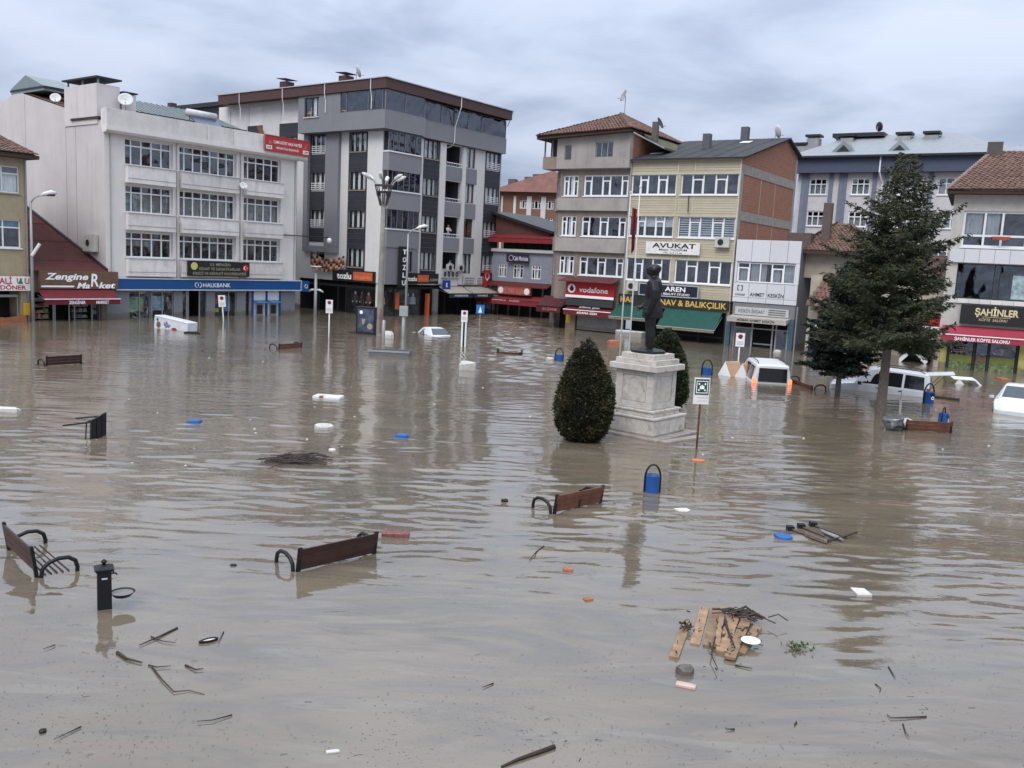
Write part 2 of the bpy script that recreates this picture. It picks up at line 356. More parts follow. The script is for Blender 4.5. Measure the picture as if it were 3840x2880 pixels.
def tile_roof(parent, EL, ER, RR, RL, m, single=0, w=0.26, step=0.34, rnd=None):
    """clay tiles on the slope EL-ER (eave) to RL-RR (ridge); the first `single` are objects, the rest one part"""
    rnd = rnd or random.Random(3)
    EL, ER, RR, RL = map(Vector, (EL, ER, RR, RL)); me = tile_mesh(m, w); bl = MB(); cnt = 0
    H = max((RL - EL).length, (RR - ER).length); nr = max(1, int(H / step))
    for i in range(nr):
        f = i / nr; a = EL.lerp(RL, f); b = ER.lerp(RR, f); a1 = EL.lerp(RL, min(1, f + 1 / nr)); b1 = ER.lerp(RR, min(1, f + 1 / nr))
        ln = (b - a).length
        if ln < 0.15: continue
        xd = (b - a) / ln; yd = ((a1 + b1) / 2 - (a + b) / 2); yd = (yd - xd * yd.dot(xd)).normalized(); zd = xd.cross(yd)
        if zd.z < 0: zd = -zd
        n = max(1, int(ln / w))
        for k in range(n):
            p = a + xd * ((k + 0.5) * ln / n) + zd * (0.02 + rnd.random() * 0.02); tw = rnd.uniform(-0.05, 0.05)
            mx = Matrix((xd + yd * tw, yd - xd * tw, zd)).transposed().to_4x4(); mx.translation = p
            if cnt < single:
                o = bpy.data.objects.new('tile', me); COL.objects.link(o); o.parent = parent; o.matrix_local = mx; cnt += 1
            else:
                base = len(bl.v); bl.v += [tuple(mx @ v.co) for v in me.vertices]
                for q in me.polygons: bl.f.append([base + j for j in q.vertices]); bl.mi.append(0)
    if bl.f: bl.build('roof_tiles', m, parent, kind='stuff')
def dish(loc, r, yaw, tilt, label, mast=0.6, m=None, group='satellite dishes on the roofs'):
    t = thing('satellite_dish', label, 'satellite dish', loc, yaw, group)
    b = MB(); n = 18; rr = []
    for j in range(5):
        q = r * j / 4 + 0.001; rr.append([(q * math.cos(2 * math.pi * k / n), -0.10 * r + 0.22 * r * -((j / 4) ** 2) + 0.2 * r, q * math.sin(2 * math.pi * k / n)) for k in range(n)])
    b.rings(rr, False)
    d_ = b.build('reflector', m or M_DISH, t, True); d_.location = (0, 0, mast + r * 0.7); d_.rotation_euler = (-tilt, 0, 0)
    d_.modifiers.new('thickness', 'SOLIDIFY').thickness = 0.02
    MB().tube([(0, 0.12, 0), (0, 0.12, mast + r * 0.6), (0, 0.05, mast + r * 0.7)], 0.03, 6).build('mast', M_STEEL, t)
    a = MB(); a.tube([(0, -0.02, mast - 0.05), (0, -r * 0.9, mast + r * 0.2)], 0.014, 5); a.box(-0.04, 0.04, -r * 0.9 - 0.09, -r * 0.9, mast + r * 0.16, mast + r * 0.27)
    a.build('feed_arm', M_STEEL, t)
    return t
def ac_unit(fr, u, d, z, label, T=I_, w_=0.8, h=0.58):
    t = fthing(fr, u, d, z, 'air_conditioner', label, 'air conditioner', 'air conditioner boxes on the walls')
    MB().box(-w_ / 2, w_ / 2, -0.3, -0.02, 0, h).build('casing', M_ACW, t, bevel=0.02)
    f = MB(); f.tube([(-0.1 + 0.21 * math.cos(k * math.pi / 10), -0.315, h / 2 + 0.21 * math.sin(k * math.pi / 10)) for k in range(21)], 0.014, 5); f.disc((-0.1, -0.304, h / 2), 0.2); f.build('fan_grille', M_DARK, t)
    b = MB()
    for s_ in (-0.28, 0.28): b.box(s_ - 0.02, s_ + 0.02, -0.32, 0, -0.05, -0.003)
    b.build('bracket', M_STEEL, t); return t

M_WHITE = mat('white_pvc', (0.74, 0.75, 0.77), 0.45, var=0.06)
M_GLASS = glass_mat('window_glass', (0.93, 0.95, 0.96), 0.085)
M_GLASSD = glass_mat('dark_glass', (0.6, 0.64, 0.7), 0.11)
M_GLASSC = glass_mat('clear_glass', (0.96, 0.97, 0.97), 0.05)
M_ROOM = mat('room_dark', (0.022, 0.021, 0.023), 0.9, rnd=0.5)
M_CURT = mat('net_curtain', (0.78, 0.77, 0.73), 0.9, var=0.1)
M_CURTB = mat('brown_curtain', (0.2, 0.12, 0.08), 0.9)
M_STEEL = mat('galvanised_steel', (0.36, 0.37, 0.38), 0.45, 0.7)
M_DARK = mat('dark_metal', (0.02, 0.021, 0.024), 0.5)
M_BLACK = mat('black_board', (0.012, 0.012, 0.014), 0.5, var=0.05)
M_DISH = mat('dish_paint', (0.55, 0.57, 0.58), 0.5, streak=0.25)
M_ACW = mat('ac_casing', (0.5, 0.49, 0.45), 0.5, streak=0.3)
M_TXT = mat('white_lettering', (0.85, 0.85, 0.86), 0.5, var=0.02, rnd=0.0)
M_GOLD = mat('gold_lettering', (0.62, 0.4, 0.1), 0.45, var=0.04, rnd=0.0)
M_REDT = mat('red_lettering', (0.4, 0.03, 0.03), 0.5, var=0.03, rnd=0.0)
M_BLKT = mat('black_lettering', (0.012, 0.012, 0.014), 0.6, var=0.03, rnd=0.0)
M_GRYT = mat('pale_gold_lettering', (0.3, 0.28, 0.2), 0.5, var=0.03, rnd=0.0)
M_TILE = mat('clay_tile', (0.135, 0.073, 0.056), 0.9, var=0.6, vs=2.4, rnd=0.25, grime=0.55, dirt=(0.055, 0.05, 0.04))
M_RIDGE = M_TILE
# ================================================================== THE SETTING: ground and flood water
g = MB(); g.face([(-900, -600, -1.4), (900, -600, -1.4), (900, 1500, -1.4), (-900, 1500, -1.4)])
g.build('ground', mat('paving', (0.2, 0.19, 0.18), 0.9), kind='structure')
def water_material():
    m = bpy.data.materials.new('muddy_water'); m.use_nodes = True; t = m.node_tree; b = t.nodes['Principled BSDF']
    tc = N(t, 'ShaderNodeTexCoord'); P = tc.outputs['Object']
    sp = N(t, 'ShaderNodeSeparateXYZ'); L(t, P, sp.inputs[0])
    def noise(scale, sx=1.0, sy=1.0, det=2.0, rough=0.5, dist=0.0, rot=0.0, off=0.0):
        mp = N(t, 'ShaderNodeMapping'); mp.inputs['Scale'].default_value = (sx, sy, 1); mp.inputs['Rotation'].default_value = (0, 0, rot); mp.inputs['Location'].default_value = (off, off * 1.7, 0)
        L(t, P, mp.inputs[0]); n = N(t, 'ShaderNodeTexNoise', i_Scale=scale, i_Detail=det, i_Roughness=rough, i_Distortion=dist); L(t, mp.outputs[0], n.inputs['Vector']); return n.outputs[0]
    # mud: suspended silt in slow swirls
    f1 = noise(0.16, 0.7, 1.0, 6, 0.6, 0.8); f2 = noise(1.1, 0.6, 1.0, 7, 0.65, 0.5, 0.3)
    c = mixc(t, ramp(t, f1, [(0.35, 0.0), (0.65, 1.0)]), (0.13, 0.104, 0.072), (0.165, 0.136, 0.098))
    c = mixc(t, math_(t, 'MULTIPLY', ramp(t, f2, [(0.45, 0.0), (0.7, 1.0)]), 0.3), c, (0.105, 0.087, 0.063))
    # long streaks of silt film drawn out by the drift
    f5 = noise(0.8, 0.3, 1.0, 6, 0.62, 2.2, 0.18, 8.0); c = mixc(t, math_(t, 'MULTIPLY', ramp(t, f5, [(0.46, 0.0), (0.6, 1.0)]), 0.5), c, (0.085, 0.08, 0.072))
    f6 = noise(1.7, 0.22, 1.0, 5, 0.6, 1.6, 0.1, 12.0); c = mixc(t, math_(t, 'MULTIPLY', ramp(t, f6, [(0.56, 0.0), (0.66, 1.0)]), 0.35), c, (0.2, 0.183, 0.15))
    # fine drifting silt and leaf dust
    f3 = noise(26.0, 0.8, 1.0, 3, 0.7, 0.0, 0.4); f4 = noise(0.35, 0.8, 1.0, 5, 0.65, 1.0, 0.2, 4.0)
    dust = math_(t, 'MULTIPLY', ramp(t, f3, [(0.57, 0.0), (0.68, 1.0)]), ramp(t, f4, [(0.42, 0.0), (0.62, 1.0)]))
    c = mixc(t, math_(t, 'MULTIPLY', dust, 0.75), c, (0.05, 0.043, 0.036))
    L(t, c, b.inputs['Base Color'])
    b.inputs['IOR'].default_value = 2.0
    rg = math_(t, 'ADD', 0.008, math_(t, 'MULTIPLY', ramp(t, f4, [(0.42, 0.0), (0.62, 1.0)]), 0.05)); L(t, rg, b.inputs['Roughness'])
    # fine ripples only: the waves themselves are modelled in the sheet
    w3 = noise(6.0, 0.3, 1.0, 3, 0.6, 0.2, 0.0, 3.0); w4 = noise(1.0, 0.5, 1.0, 4, 0.6, 0.8, 0.25, 5.0)
    amp = ramp(t, math_(t, 'MULTIPLY', sp.outputs[1], 0.01), [(0.12, 0.1), (0.2, 0.25), (0.32, 0.6), (0.6, 1.0)])
    h = math_(t, 'ADD', math_(t, 'MULTIPLY', math_(t, 'MULTIPLY', w3, amp), 0.012), math_(t, 'MULTIPLY', w4, 0.009))
    bp = N(t, 'ShaderNodeBump', i_Strength=1.0, i_Distance=1.0); L(t, h, bp.inputs['Height']); L(t, bp.outputs[0], b.inputs['Normal'])
    return m
import numpy as np
def water_sheet():
    rg = np.random.default_rng(4)
    ys = [4.0]
    while ys[-1] < 118: y = ys[-1]; ys.append(y + min(0.15, max(0.032, y * y / 8500)))
    ys = np.array(ys); nc = 520; sx = np.linspace(-1, 1, nc); Y = np.repeat(ys, nc).reshape(-1, nc); X = sx[None, :] * (Y * 0.72 + 4.0)
    def field(n, l0, l1, spread, slope):
        Z = np.zeros_like(X)
        for _ in range(n):
            lam = math.exp(rg.uniform(math.log(l0), math.log(l1))); k = 2 * math.pi / lam; a = math.pi / 2 + rg.normal(0, spread); ph = rg.uniform(0, 6.283)
            Z += (slope * math.sqrt(2.0 / n) / k) * np.sin(k * (X * math.cos(a) + Y * math.sin(a)) + ph)
        return Z
    def soft(n, l0, l1): 
        Z = np.zeros_like(X)
        for _ in range(n):
            k = 2 * math.pi / rg.uniform(l0, l1); a = rg.uniform(0, 6.283); Z += np.sin(k * (X * math.cos(a) * 0.7 + Y * math.sin(a)) + rg.uniform(0, 6.283))
        return Z / math.sqrt(n / 2)
    reach = np.interp(Y, [7, 11.5, 14, 17.5, 22, 32, 45, 60, 118], [0.06, 0.08, 0.22, 0.95, 1.0, 0.85, 0.75, 0.8, 0.9])
    shift = soft(5, 9, 26); reach = np.interp(Y + 1.6 * shift, [7, 11.5, 14, 17.5, 22, 32, 45, 60, 118], [0.06, 0.08, 0.22, 0.95, 1.0, 0.7, 0.48, 0.42, 0.5])
    patch = np.clip(0.75 + 0.4 * soft(7, 3.5, 14) + 0.4 * soft(9, 1.2, 3.5), 0.06, 2.0)
    Z = field(100, 0.24, 0.85, 0.25, 0.07) * reach * patch
    Z += field(16, 1.6, 5.0, 0.7, 0.012) * np.clip(reach + 0.35, 0, 1)
    # fast broken current pouring out of the street between the grey block and the brown house
    cx = np.interp(Y, [30, 45, 60, 75, 95], [1.5, 0.5, -0.5, -1.0, -3.0]); tong = np.exp(-((X - cx) / np.interp(Y, [30, 50, 75], [2.0, 3.6, 4.5])) ** 2) * np.interp(Y, [34, 48, 70, 95], [0, 1, 1, 0.6])
    Z += field(40, 0.5, 1.7, 0.8, 0.16) * tong
    Z *= np.interp(Y, [100, 117], [1, 0]); Z[-1] = 0
    V = np.stack([X, Y, Z], -1).reshape(-1, 3); nr = len(ys)
    i = np.arange(nr - 1)[:, None] * nc + np.arange(nc - 1)[None, :]
    Fq = np.stack([i, i + 1, i + nc + 1, i + nc], -1).reshape(-1, 4)
    base = len(V); V = np.vstack([V, [(-900, -600, -0.14), (900, -600, -0.14), (900, 1300, -0.14), (-900, 1300, -0.14)]]); Fq = np.vstack([Fq, [(base, base + 1, base + 2, base + 3)]])
    me = bpy.data.meshes.new('flood_water'); me.vertices.add(len(V)); me.vertices.foreach_set('co', V.astype(np.float32).ravel())
    me.loops.add(Fq.size); me.loops.foreach_set('vertex_index', Fq.astype(np.int32).ravel()); me.polygons.add(len(Fq)); me.polygons.foreach_set('loop_start', np.arange(0, Fq.size, 4, dtype=np.int32)); me.polygons.foreach_set('use_smooth', np.ones(len(Fq), dtype=bool))
    me.update(calc_edges=True); me.materials.append(water_material()); return put('flood_water', me, kind='structure')
water_sheet()

# ================================================================== FRAMES
FA = Frame(gnd(400, 1196), 53.5)
FG = Frame(gnd(1422, 1187), 53.8); FGL = Frame(gnd(1422, 1187), -36.2)
FD = Frame(gnd(2725, 1291), -33.6); FM = Frame(gnd(2740, 1293), -33.6); FS = Frame(gnd(3540, 1377), -27)
ZB = -1.35

# ================================================================== BEIGE BUILDING at the left edge
M_BEIGE = mat('beige_render', (0.36, 0.3, 0.2), 0.9, wet=True, var=0.12, streak=0.3, bump=0.2)
t = fthing(FA, 0, 0, 0, 'apartment_house', 'beige rendered house with tiled eaves at the far left edge', 'house')
wz = [(-9.6, -7.6), (-7.35, -5.35)]
holes = [(a, b, z0, z1) for a, b in wz for z0, z1 in ((7.68, 9.25), (4.42, 6.1))]
m = MB(); wall(m, -12.5, -5.0, 2.75, 9.75, holes, 0.2); wall(m, -12.5, -5.0, ZB, 2.75, [(-11.5, -5.45, ZB, 1.85)], 1.5)
m.face([(-5.0, 0, ZB), (-5.0, 9, ZB), (-5.0, 9, 9.75), (-5.0, 0, 9.75)]); m.face([(-12.5, 0, ZB), (-12.5, 9, ZB), (-12.5, 9, 9.75), (-12.5, 0, 9.75)]); m.face([(-12.5, 9, ZB), (-5, 9, ZB), (-5, 9, 9.75), (-12.5, 9, 9.75)])
m.build('wall', M_BEIGE, t)
M_BLUEF = mat('blue_foil', (0.12, 0.28, 0.4), 0.5, var=0.5, vs=4)
for a, b in wz:
    window(t, I_, a, b, 7.68, 9.25, [1, 1], 1, curt=[(0.55, 0.98, 0, 0.72), (0.05, 0.45, 0, 0.72)], sill=M_BEIGE, at=0.1)
    window(t, I_, a, b, 4.42, 6.1, [1, 1], 1, curt=[(0.03, 0.97, 0.74, 0.98), (0.0, 0.3, 0.1, 0.7)], cm=M_BLUEF, sill=M_WHITE, at=0.1)
rf = MB(); rf.box(-13, -4.45, -0.65, 9.5, 9.76, 9.98); rf = rf.build('roof', mat('dark_eave', (0.05, 0.03, 0.025), 0.8), t)
MB().extx([(-0.6, 9.985), (9.4, 9.985), (4.4, 11.3)], -13, -4.6).build('roof_slope', M_TILE, t)
tile_roof(rf, (-13, -0.72, 10.0), (-4.5, -0.72, 10.0), (-4.5, 4.3, 11.35), (-13, 4.3, 11.35), M_TILE)
d = MB(); d.tube([(-5.02, -0.06, ZB), (-5.02, -0.06, 9.7)], 0.05, 6); d.build('downpipe', M_STEEL, t)
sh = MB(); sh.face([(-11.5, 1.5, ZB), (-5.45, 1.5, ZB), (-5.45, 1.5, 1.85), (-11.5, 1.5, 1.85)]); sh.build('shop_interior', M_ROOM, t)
sf = MB(); sf.box(-11.5, -5.45, 0.2, 0.26, 1.45, 1.6)
for x in (-10.2, -8.6, -7.0, -5.6): sf.box(x, x + 0.1, 0.2, 0.26, ZB, 1.45)
sf.build('shop_front', M_STEEL, t)
b, w_, h = signboard(FA, -9.6, -5.0, 1.86, 2.72, -0.3, 'shop_sign', 'white shop sign with red lettering under the beige house', mat('sign_white', (0.7, 0.69, 0.68), 0.5))
text(b, 'ALİ  U U', M_REDT, w_ - 0.05, h * 0.7, -0.006, 0.36, 1.75, align='RIGHT', bold=0.02); text(b, 'DÖNER', M_REDT, w_ - 0.25, h * 0.24, -0.006, 0.25, 1.5, align='RIGHT', bold=0.03)
tr_ = MB(); tr_.extr([(w_ - 0.72, 0.42), (w_ - 0.42, 0.42), (w_ - 0.57, 0.8)], -0.012, -0.002); tr_.build('tree_emblem', mat('green_paint', (0.02, 0.16, 0.09), 0.6), b)
yb = fthing(FA, -5.2, -0.28, 0.35, 'gas_box', 'yellow gas meter box on the wall beside the red market', 'meter box')
MB().box(-0.17, 0.17, 0, 0.26, 0, 0.75).build('cabinet', mat('yellow_paint', (0.5, 0.31, 0.03), 0.5), yb, bevel=0.02); MB().tube([(0.0, 0.13, 0.75), (0.0, 0.13, 1.05)], 0.03, 6).build('pipe', M_STEEL, yb)
ob = fthing(FA, -6.1, -0.9, 0.0, 'wooden_crate', 'broken orange crate washed up below the white shop sign', 'crate')
mm = MB()
for k in range(3): mm.box(-0.75, 0.55, 0.02 * k, 0.05 + 0.02 * k, -0.1 + 0.15 * k, 0.02 + 0.15 * k)
mm.box(-0.75, -0.68, 0, 0.5, -0.1, 0.36).box(0.5, 0.57, 0, 0.5, -0.1, 0.36).box(-0.7, 0.5, 0.45, 0.5, 0.0, 0.3); mm.build('slats', mat('orange_wood', (0.3, 0.11, 0.05), 0.8), ob); ob.rotation_euler.y = R_(-6)

# ================================================================== RED-ROOFED MARKET
M_MROOF = mat('maroon_sheet', (0.105, 0.03, 0.03), 0.6, var=0.2, vs=1.2, rnd=0.05)
t = fthing(FA, 0, 0, 0, 'market_shop', 'single storey market with steep maroon metal roof beside the white office block', 'shop')
m = MB(); wall(m, -4.98, -0.03, ZB, 3.2, [(-4.7, -0.35, ZB, 1.75)], 0.3)
m.face([(-4.98, 0, ZB), (-4.98, 10.6, ZB), (-4.98, 10.6, 7.1), (-4.98, 0, 3.2)]); m.build('wall', mat('market_wall', (0.17, 0.12, 0.09), 0.85), t)
rf = MB(); rf.hexa([(-4.97, -0.35, 3.08), (-0.03, -0.35, 3.08), (-0.03, 10.7, 7.16), (-4.97, 10.7, 7.16), (-4.97, -0.35, 3.14), (-0.03, -0.35, 3.14), (-0.03, 10.7, 7.22), (-4.97, 10.7, 7.22)])
rf = rf.build('roof', M_MROOF, t)
for k in range(32):
    x = -4.9 + k * 0.155; MB().hexa([(x, -0.34, 3.143), (x + 0.05, -0.34, 3.143), (x + 0.05, 10.68, 7.222), (x, 10.68, 7.222), (x, -0.34, 3.19), (x + 0.05, -0.34, 3.19), (x + 0.05, 10.68, 7.27), (x, 10.68, 7.27)]).build('roof_rib', M_MROOF, rf)
for f in (0.13, 0.42, 0.7): MB().box(-4.95, -0.05, -0.35 + 11.05 * f, -0.3 + 11.05 * f, 3.15 + 4.08 * f, 3.225 + 4.08 * f).build('roof_seam', M_MROOF, rf)
MB().hexa([(-0.14, -0.3, 3.2), (-0.02, -0.3, 3.2), (-0.02, 10.7, 7.26), (-0.14, 10.7, 7.26), (-0.14, -0.3, 3.28), (-0.02, -0.3, 3.32), (-0.02, 10.7, 7.4), (-0.14, 10.7, 7.36)]).build('flashing', M_DARK, rf)
ir = MB(); ir.face([(-4.7, 1.6, ZB), (-0.35, 1.6, ZB), (-0.35, 1.6, 1.75), (-4.7, 1.6, 1.75)]); ir.face([(-4.7, 0.3, 1.75), (-0.35, 0.3, 1.75), (-0.35, 1.6, 1.75), (-4.7, 1.6, 1.75)]); ir.build('shop_interior', M_ROOM, t)
fr = MB()
for x in (-4.7, -3.45, -3.35, -2.45, -2.1, -0.95, -0.42): fr.box(x, x + 0.07, 0.14, 0.2, ZB, 1.74)
fr.box(-4.7, -0.35, 0.145, 0.195, 1.3, 1.38); fr.build('shop_front', M_STEEL, t)
rnd = random.Random(5); GO = [mat('goods_%d' % i, c, 0.6, var=0.3, vs=9) for i, c in enumerate([(0.3, 0.05, 0.04), (0.35, 0.28, 0.1), (0.1, 0.12, 0.2), (0.4, 0.38, 0.35), (0.12, 0.2, 0.1)])]
for (a, b_) in ((-4.6, -3.5), (-2.05, -1.0)):
    sv = MB()
    for k in range(4): sv.box(a, b_, 0.5, 0.85, 0.08 + 0.36 * k, 0.11 + 0.36 * k)
    sv = sv.build('shelf', M_STEEL, t)
    for k in range(4):
        x = a + 0.03
        while x < b_ - 0.1:
            ww = rnd.uniform(0.08, 0.2); MB().box(x, x + ww - 0.01, 0.52, 0.7, 0.113 + 0.36 * k, 0.113 + 0.36 * k + rnd.uniform(0.12, 0.28)).build('packet', rnd.choice(GO), sv); x += ww
cs = MB(); cs.box(-0.9, -0.45, 0.4, 0.8, ZB, 1.2); cs.build('drinks_cooler', M_BLACK, t)
for q in range(6): MB().box(-0.85 + (q % 3) * 0.13, -0.76 + (q % 3) * 0.13, 0.37, 0.399, 0.3 + 0.4 * (q // 3), 0.58 + 0.4 * (q // 3)).build('packet', GO[3], t)
M_MAR = mat('maroon_cloth', (0.12, 0.012, 0.018), 0.85, var=0.15)
aw = awning(t, -4.6, 0.25, -0.32, 1.98, -1.25, 1.42, 0.36, M_MAR)
text(aw, 'ZENGİNER', M_TXT, -2.6, 1.2, -1.275, 0.2, 1.05, bold=0.02); text(aw, 'MARKET', M_TXT, -0.95, 1.2, -1.275, 0.2, 0.85, bold=0.02)
b, w_, h = signboard(FA, -4.5, 0.6, 2.0, 3.12, -0.42, 'shop_sign', 'brown fascia sign with large cursive white lettering over the market', mat('sign_brown', (0.13, 0.075, 0.045), 0.55, var=0.2), 0.3)
text(b, 'Zengine', M_TXT, -0.85, h * 0.7, -0.008, 0.4, 2.75, bold=0.03, shear=0.25); text(b, 'R', M_TXT, 0.95, h * 0.52, -0.01, 0.82, 0.52, bold=0.02, shear=0.1); text(b, 'Ma', M_TXT, 0.2, h * 0.2, -0.008, 0.36, 0.85, bold=0.03, shear=0.25); text(b, 'ket', M_TXT, 1.78, h * 0.22, -0.008, 0.38, 1.15, bold=0.03, shear=0.25)
MB().box(-w_ + 0.1, -0.4, -0.012, -0.002, 0.1, 0.2).build('underline', M_TXT, b)
fs = Frame(FA.w(0, 0, 0), 53.5 - 90)
ac = ac_unit(fs, -1.6, -0.02, 4.35, 'large grey cooling unit on the blank wall above the maroon roof', w_=1.5, h=1.15)

# ================================================================== WHITE OFFICE BLOCK with the bank
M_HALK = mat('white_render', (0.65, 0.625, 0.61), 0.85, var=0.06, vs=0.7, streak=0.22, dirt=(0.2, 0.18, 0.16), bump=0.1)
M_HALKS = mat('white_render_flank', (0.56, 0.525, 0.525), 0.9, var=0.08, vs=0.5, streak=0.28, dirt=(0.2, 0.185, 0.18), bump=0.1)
M_HALKP = mat('white_render_stained', (0.64, 0.615, 0.6), 0.85, var=0.1, vs=1.6, streak=0.55, grime=0.22, dirt=(0.22, 0.19, 0.165), bump=0.15)
M_HGREY = mat('bank_grey_panel', (0.16, 0.17, 0.19), 0.5, var=0.05, wet=True)
M_BANK = mat('bank_blue', (0.008, 0.065, 0.21), 0.4, var=0.05, vs=0.5)
t = fthing(FA, 0, 0, 0, 'office_block', 'white four storey office block with projecting sills and blue bank front', 'office building')
bays = [(1.4, 4.9), (5.4, 10.09), (10.73, 14.16)]; rows = [(10.17, 11.9), (7.08, 8.88), (4.1, 5.8)]
m = MB(); wall(m, 0, 15.7, 2.7, 12.6, [(a, b_, z0, z1) for a, b_ in bays for z0, z1 in rows], 0.42)
m.face([(15.7, 0, ZB), (15.7, 22, ZB), (15.7, 22, 13.0), (15.7, 0, 13.0)]); m.face([(0, 22, ZB), (15.7, 22, ZB), (15.7, 22, 13), (0, 22, 13)])
m.build('wall', M_HALK, t)
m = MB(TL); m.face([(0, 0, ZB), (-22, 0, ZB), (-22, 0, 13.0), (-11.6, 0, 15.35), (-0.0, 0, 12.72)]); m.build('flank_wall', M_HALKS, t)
jn = MB(TL)
for s_, z1 in ((-4.9, 13.8), (-10.6, 15.1), (-3.6, 13.5)): jn.box(s_ - 0.02, s_ + 0.02, -0.006, -0.001, 4, z1)
jn.build('joint', mat('joint_grey', (0.3, 0.27, 0.27), 0.9), t)
gl = MB(); hs = [(1.62, 3.19, ZB, 1.85), (3.3, 4.94, ZB, 1.85), (5.64, 7.57, ZB, 1.9), (8.29, 10.19, ZB, 1.85), (10.99, 11.33, ZB, 1.85), (11.52, 14.28, ZB, 1.9)]
wall(gl, 0, 15.7, ZB, 2.7, hs, 0.2); gl.build('bank_front', M_HGREY, t)
for a, b_ in ((1.62, 3.19), (3.3, 4.94), (8.29, 10.19)):
    window(t, I_, a, b_, ZB, 1.85, [1, 1] if b_ - a < 1.7 else [2, 1], fm=M_STEEL, gm=M_GLASS, at=0.12, fw=0.06, depth=1.2, name='shop_window')
window(t, I_, 10.99, 11.33, ZB, 1.85, [1], fm=M_DARK, gm=M_GLASSD, at=0.12, fw=0.04, name='shop_window')
POS = [(1.72, 2.75, 0.45, 1.45, (0.16, 0.3, 0.2)), (3.4, 4.3, 0.5, 1.5, (0.22, 0.36, 0.45)), (8.4, 8.95, 0.9, 1.8, (0.2, 0.03, 0.03)), (9.1, 9.75, 0.35, 1.5, (0.1, 0.3, 0.42)), (8.4, 8.75, 0.3, 0.6, (0.5, 0.42, 0.04))]
for k, (a, b_, z0, z1, c) in enumerate(POS): MB().box(a, b_, 0.21, 0.22, z0, z1).build('poster', mat('poster_%d' % k, c, 0.5, var=0.5, vs=3.5), t)
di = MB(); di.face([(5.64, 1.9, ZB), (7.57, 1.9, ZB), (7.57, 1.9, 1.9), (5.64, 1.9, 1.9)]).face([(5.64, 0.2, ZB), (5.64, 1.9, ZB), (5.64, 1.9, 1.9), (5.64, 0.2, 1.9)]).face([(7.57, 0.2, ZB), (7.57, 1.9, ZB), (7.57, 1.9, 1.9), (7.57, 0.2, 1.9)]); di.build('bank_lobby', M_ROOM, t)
dr = MB()
for x in (5.98, 6.1, 7.02): dr.box(x, x + 0.09, 0.1, 0.17, ZB, 1.88)
dr = dr.build('door_frame', M_STEEL, t); MB().box(7.12, 7.55, 0.12, 0.14, ZB, 1.86).build('pane', M_GLASSD, dr); MB().box(5.66, 5.97, 0.12, 0.14, ZB, 1.86).build('pane', M_GLASSD, dr)
at_ = MB(); at_.box(11.53, 11.7, -0.04, 0.05, ZB, 1.88).box(12.85, 13.0, -0.04, 0.05, ZB, 1.88).box(14.12, 14.27, -0.04, 0.05, ZB, 1.88); at_.build('cash_machine_frame', M_BANK, t)
for a in (11.72, 13.02):
    c = MB(); c.box(a, a + 1.11, 0.02, 0.12, 1.15, 1.86).build('cash_machine_panel', mat('atm_white', (0.62, 0.66, 0.7), 0.4), t)
    c = MB().box(a, a + 1.11, 0.05, 0.18, ZB, 1.14).build('cash_machine', mat('atm_pale', (0.5, 0.53, 0.56), 0.4), t)
    MB().box(a + 0.22, a + 0.9, 0.0, 0.049, 0.05, 0.85).build('surround', M_STEEL, c); MB().box(a + 0.32, a + 0.8, -0.02, -0.001, 0.12, 0.78).build('screen', M_DARK, c)
    MB().hexa([(a + 0.05, -0.5, 0.96), (a + 1.05, -0.5, 0.96), (a + 1.05, 0.04, 1.1), (a + 0.05, 0.04, 1.1), (a + 0.05, -0.5, 1.0), (a + 1.05, -0.5, 1.0), (a + 1.05, 0.04, 1.14), (a + 0.05, 0.04, 1.14)]).build('canopy', mat('canopy_blue', (0.03, 0.13, 0.3), 0.4), c)
# sills: deep projecting boxes below every window
for i, (a, b_) in enumerate(bays):
    for z0, z1 in rows:
        zb = {10.17: 9.0, 7.08: 5.92, 4.1: 2.85}[z0]
        sp_ = MB().box(a - 0.02, b_ + 0.02, -0.36, 0.0, zb, z0 - 0.05).build('spandrel', M_HALKP, t, bevel=0.015)
        MB().box(a - 0.06, b_ + 0.06, -0.42, 0.35, z0 - 0.048, z0 - 0.004).build('sill', mat('sill_white', (0.62, 0.6, 0.59), 0.7, streak=0.2), sp_)
        MB().box(a - 0.03, b_ + 0.03, -0.375, -0.361, zb + 0.28, zb + 0.31).build('groove', mat('joint_grey', (0, 0, 0)), sp_)
        n = [5, 7, 5][i]; cu = None
        if z0 < 10 and z0 > 5: cu = [(0.05, 0.95, 0, 0.7)]
        if z0 < 5: cu = [(k / n + 0.02, (k + 1) / n - 0.02, 0.45, 0.7) for k in range(3)] if i == 0 else None
        window(t, I_, a, b_ if i != 0 else 4.9, z0, z1, [0.75] + [1] * (n - 1), 1, at=0.28, fw=0.085, curt=cu, cm=mat('grey_curtain', (0.25, 0.26, 0.24), 0.9), trf=0.27, depth=1.0)
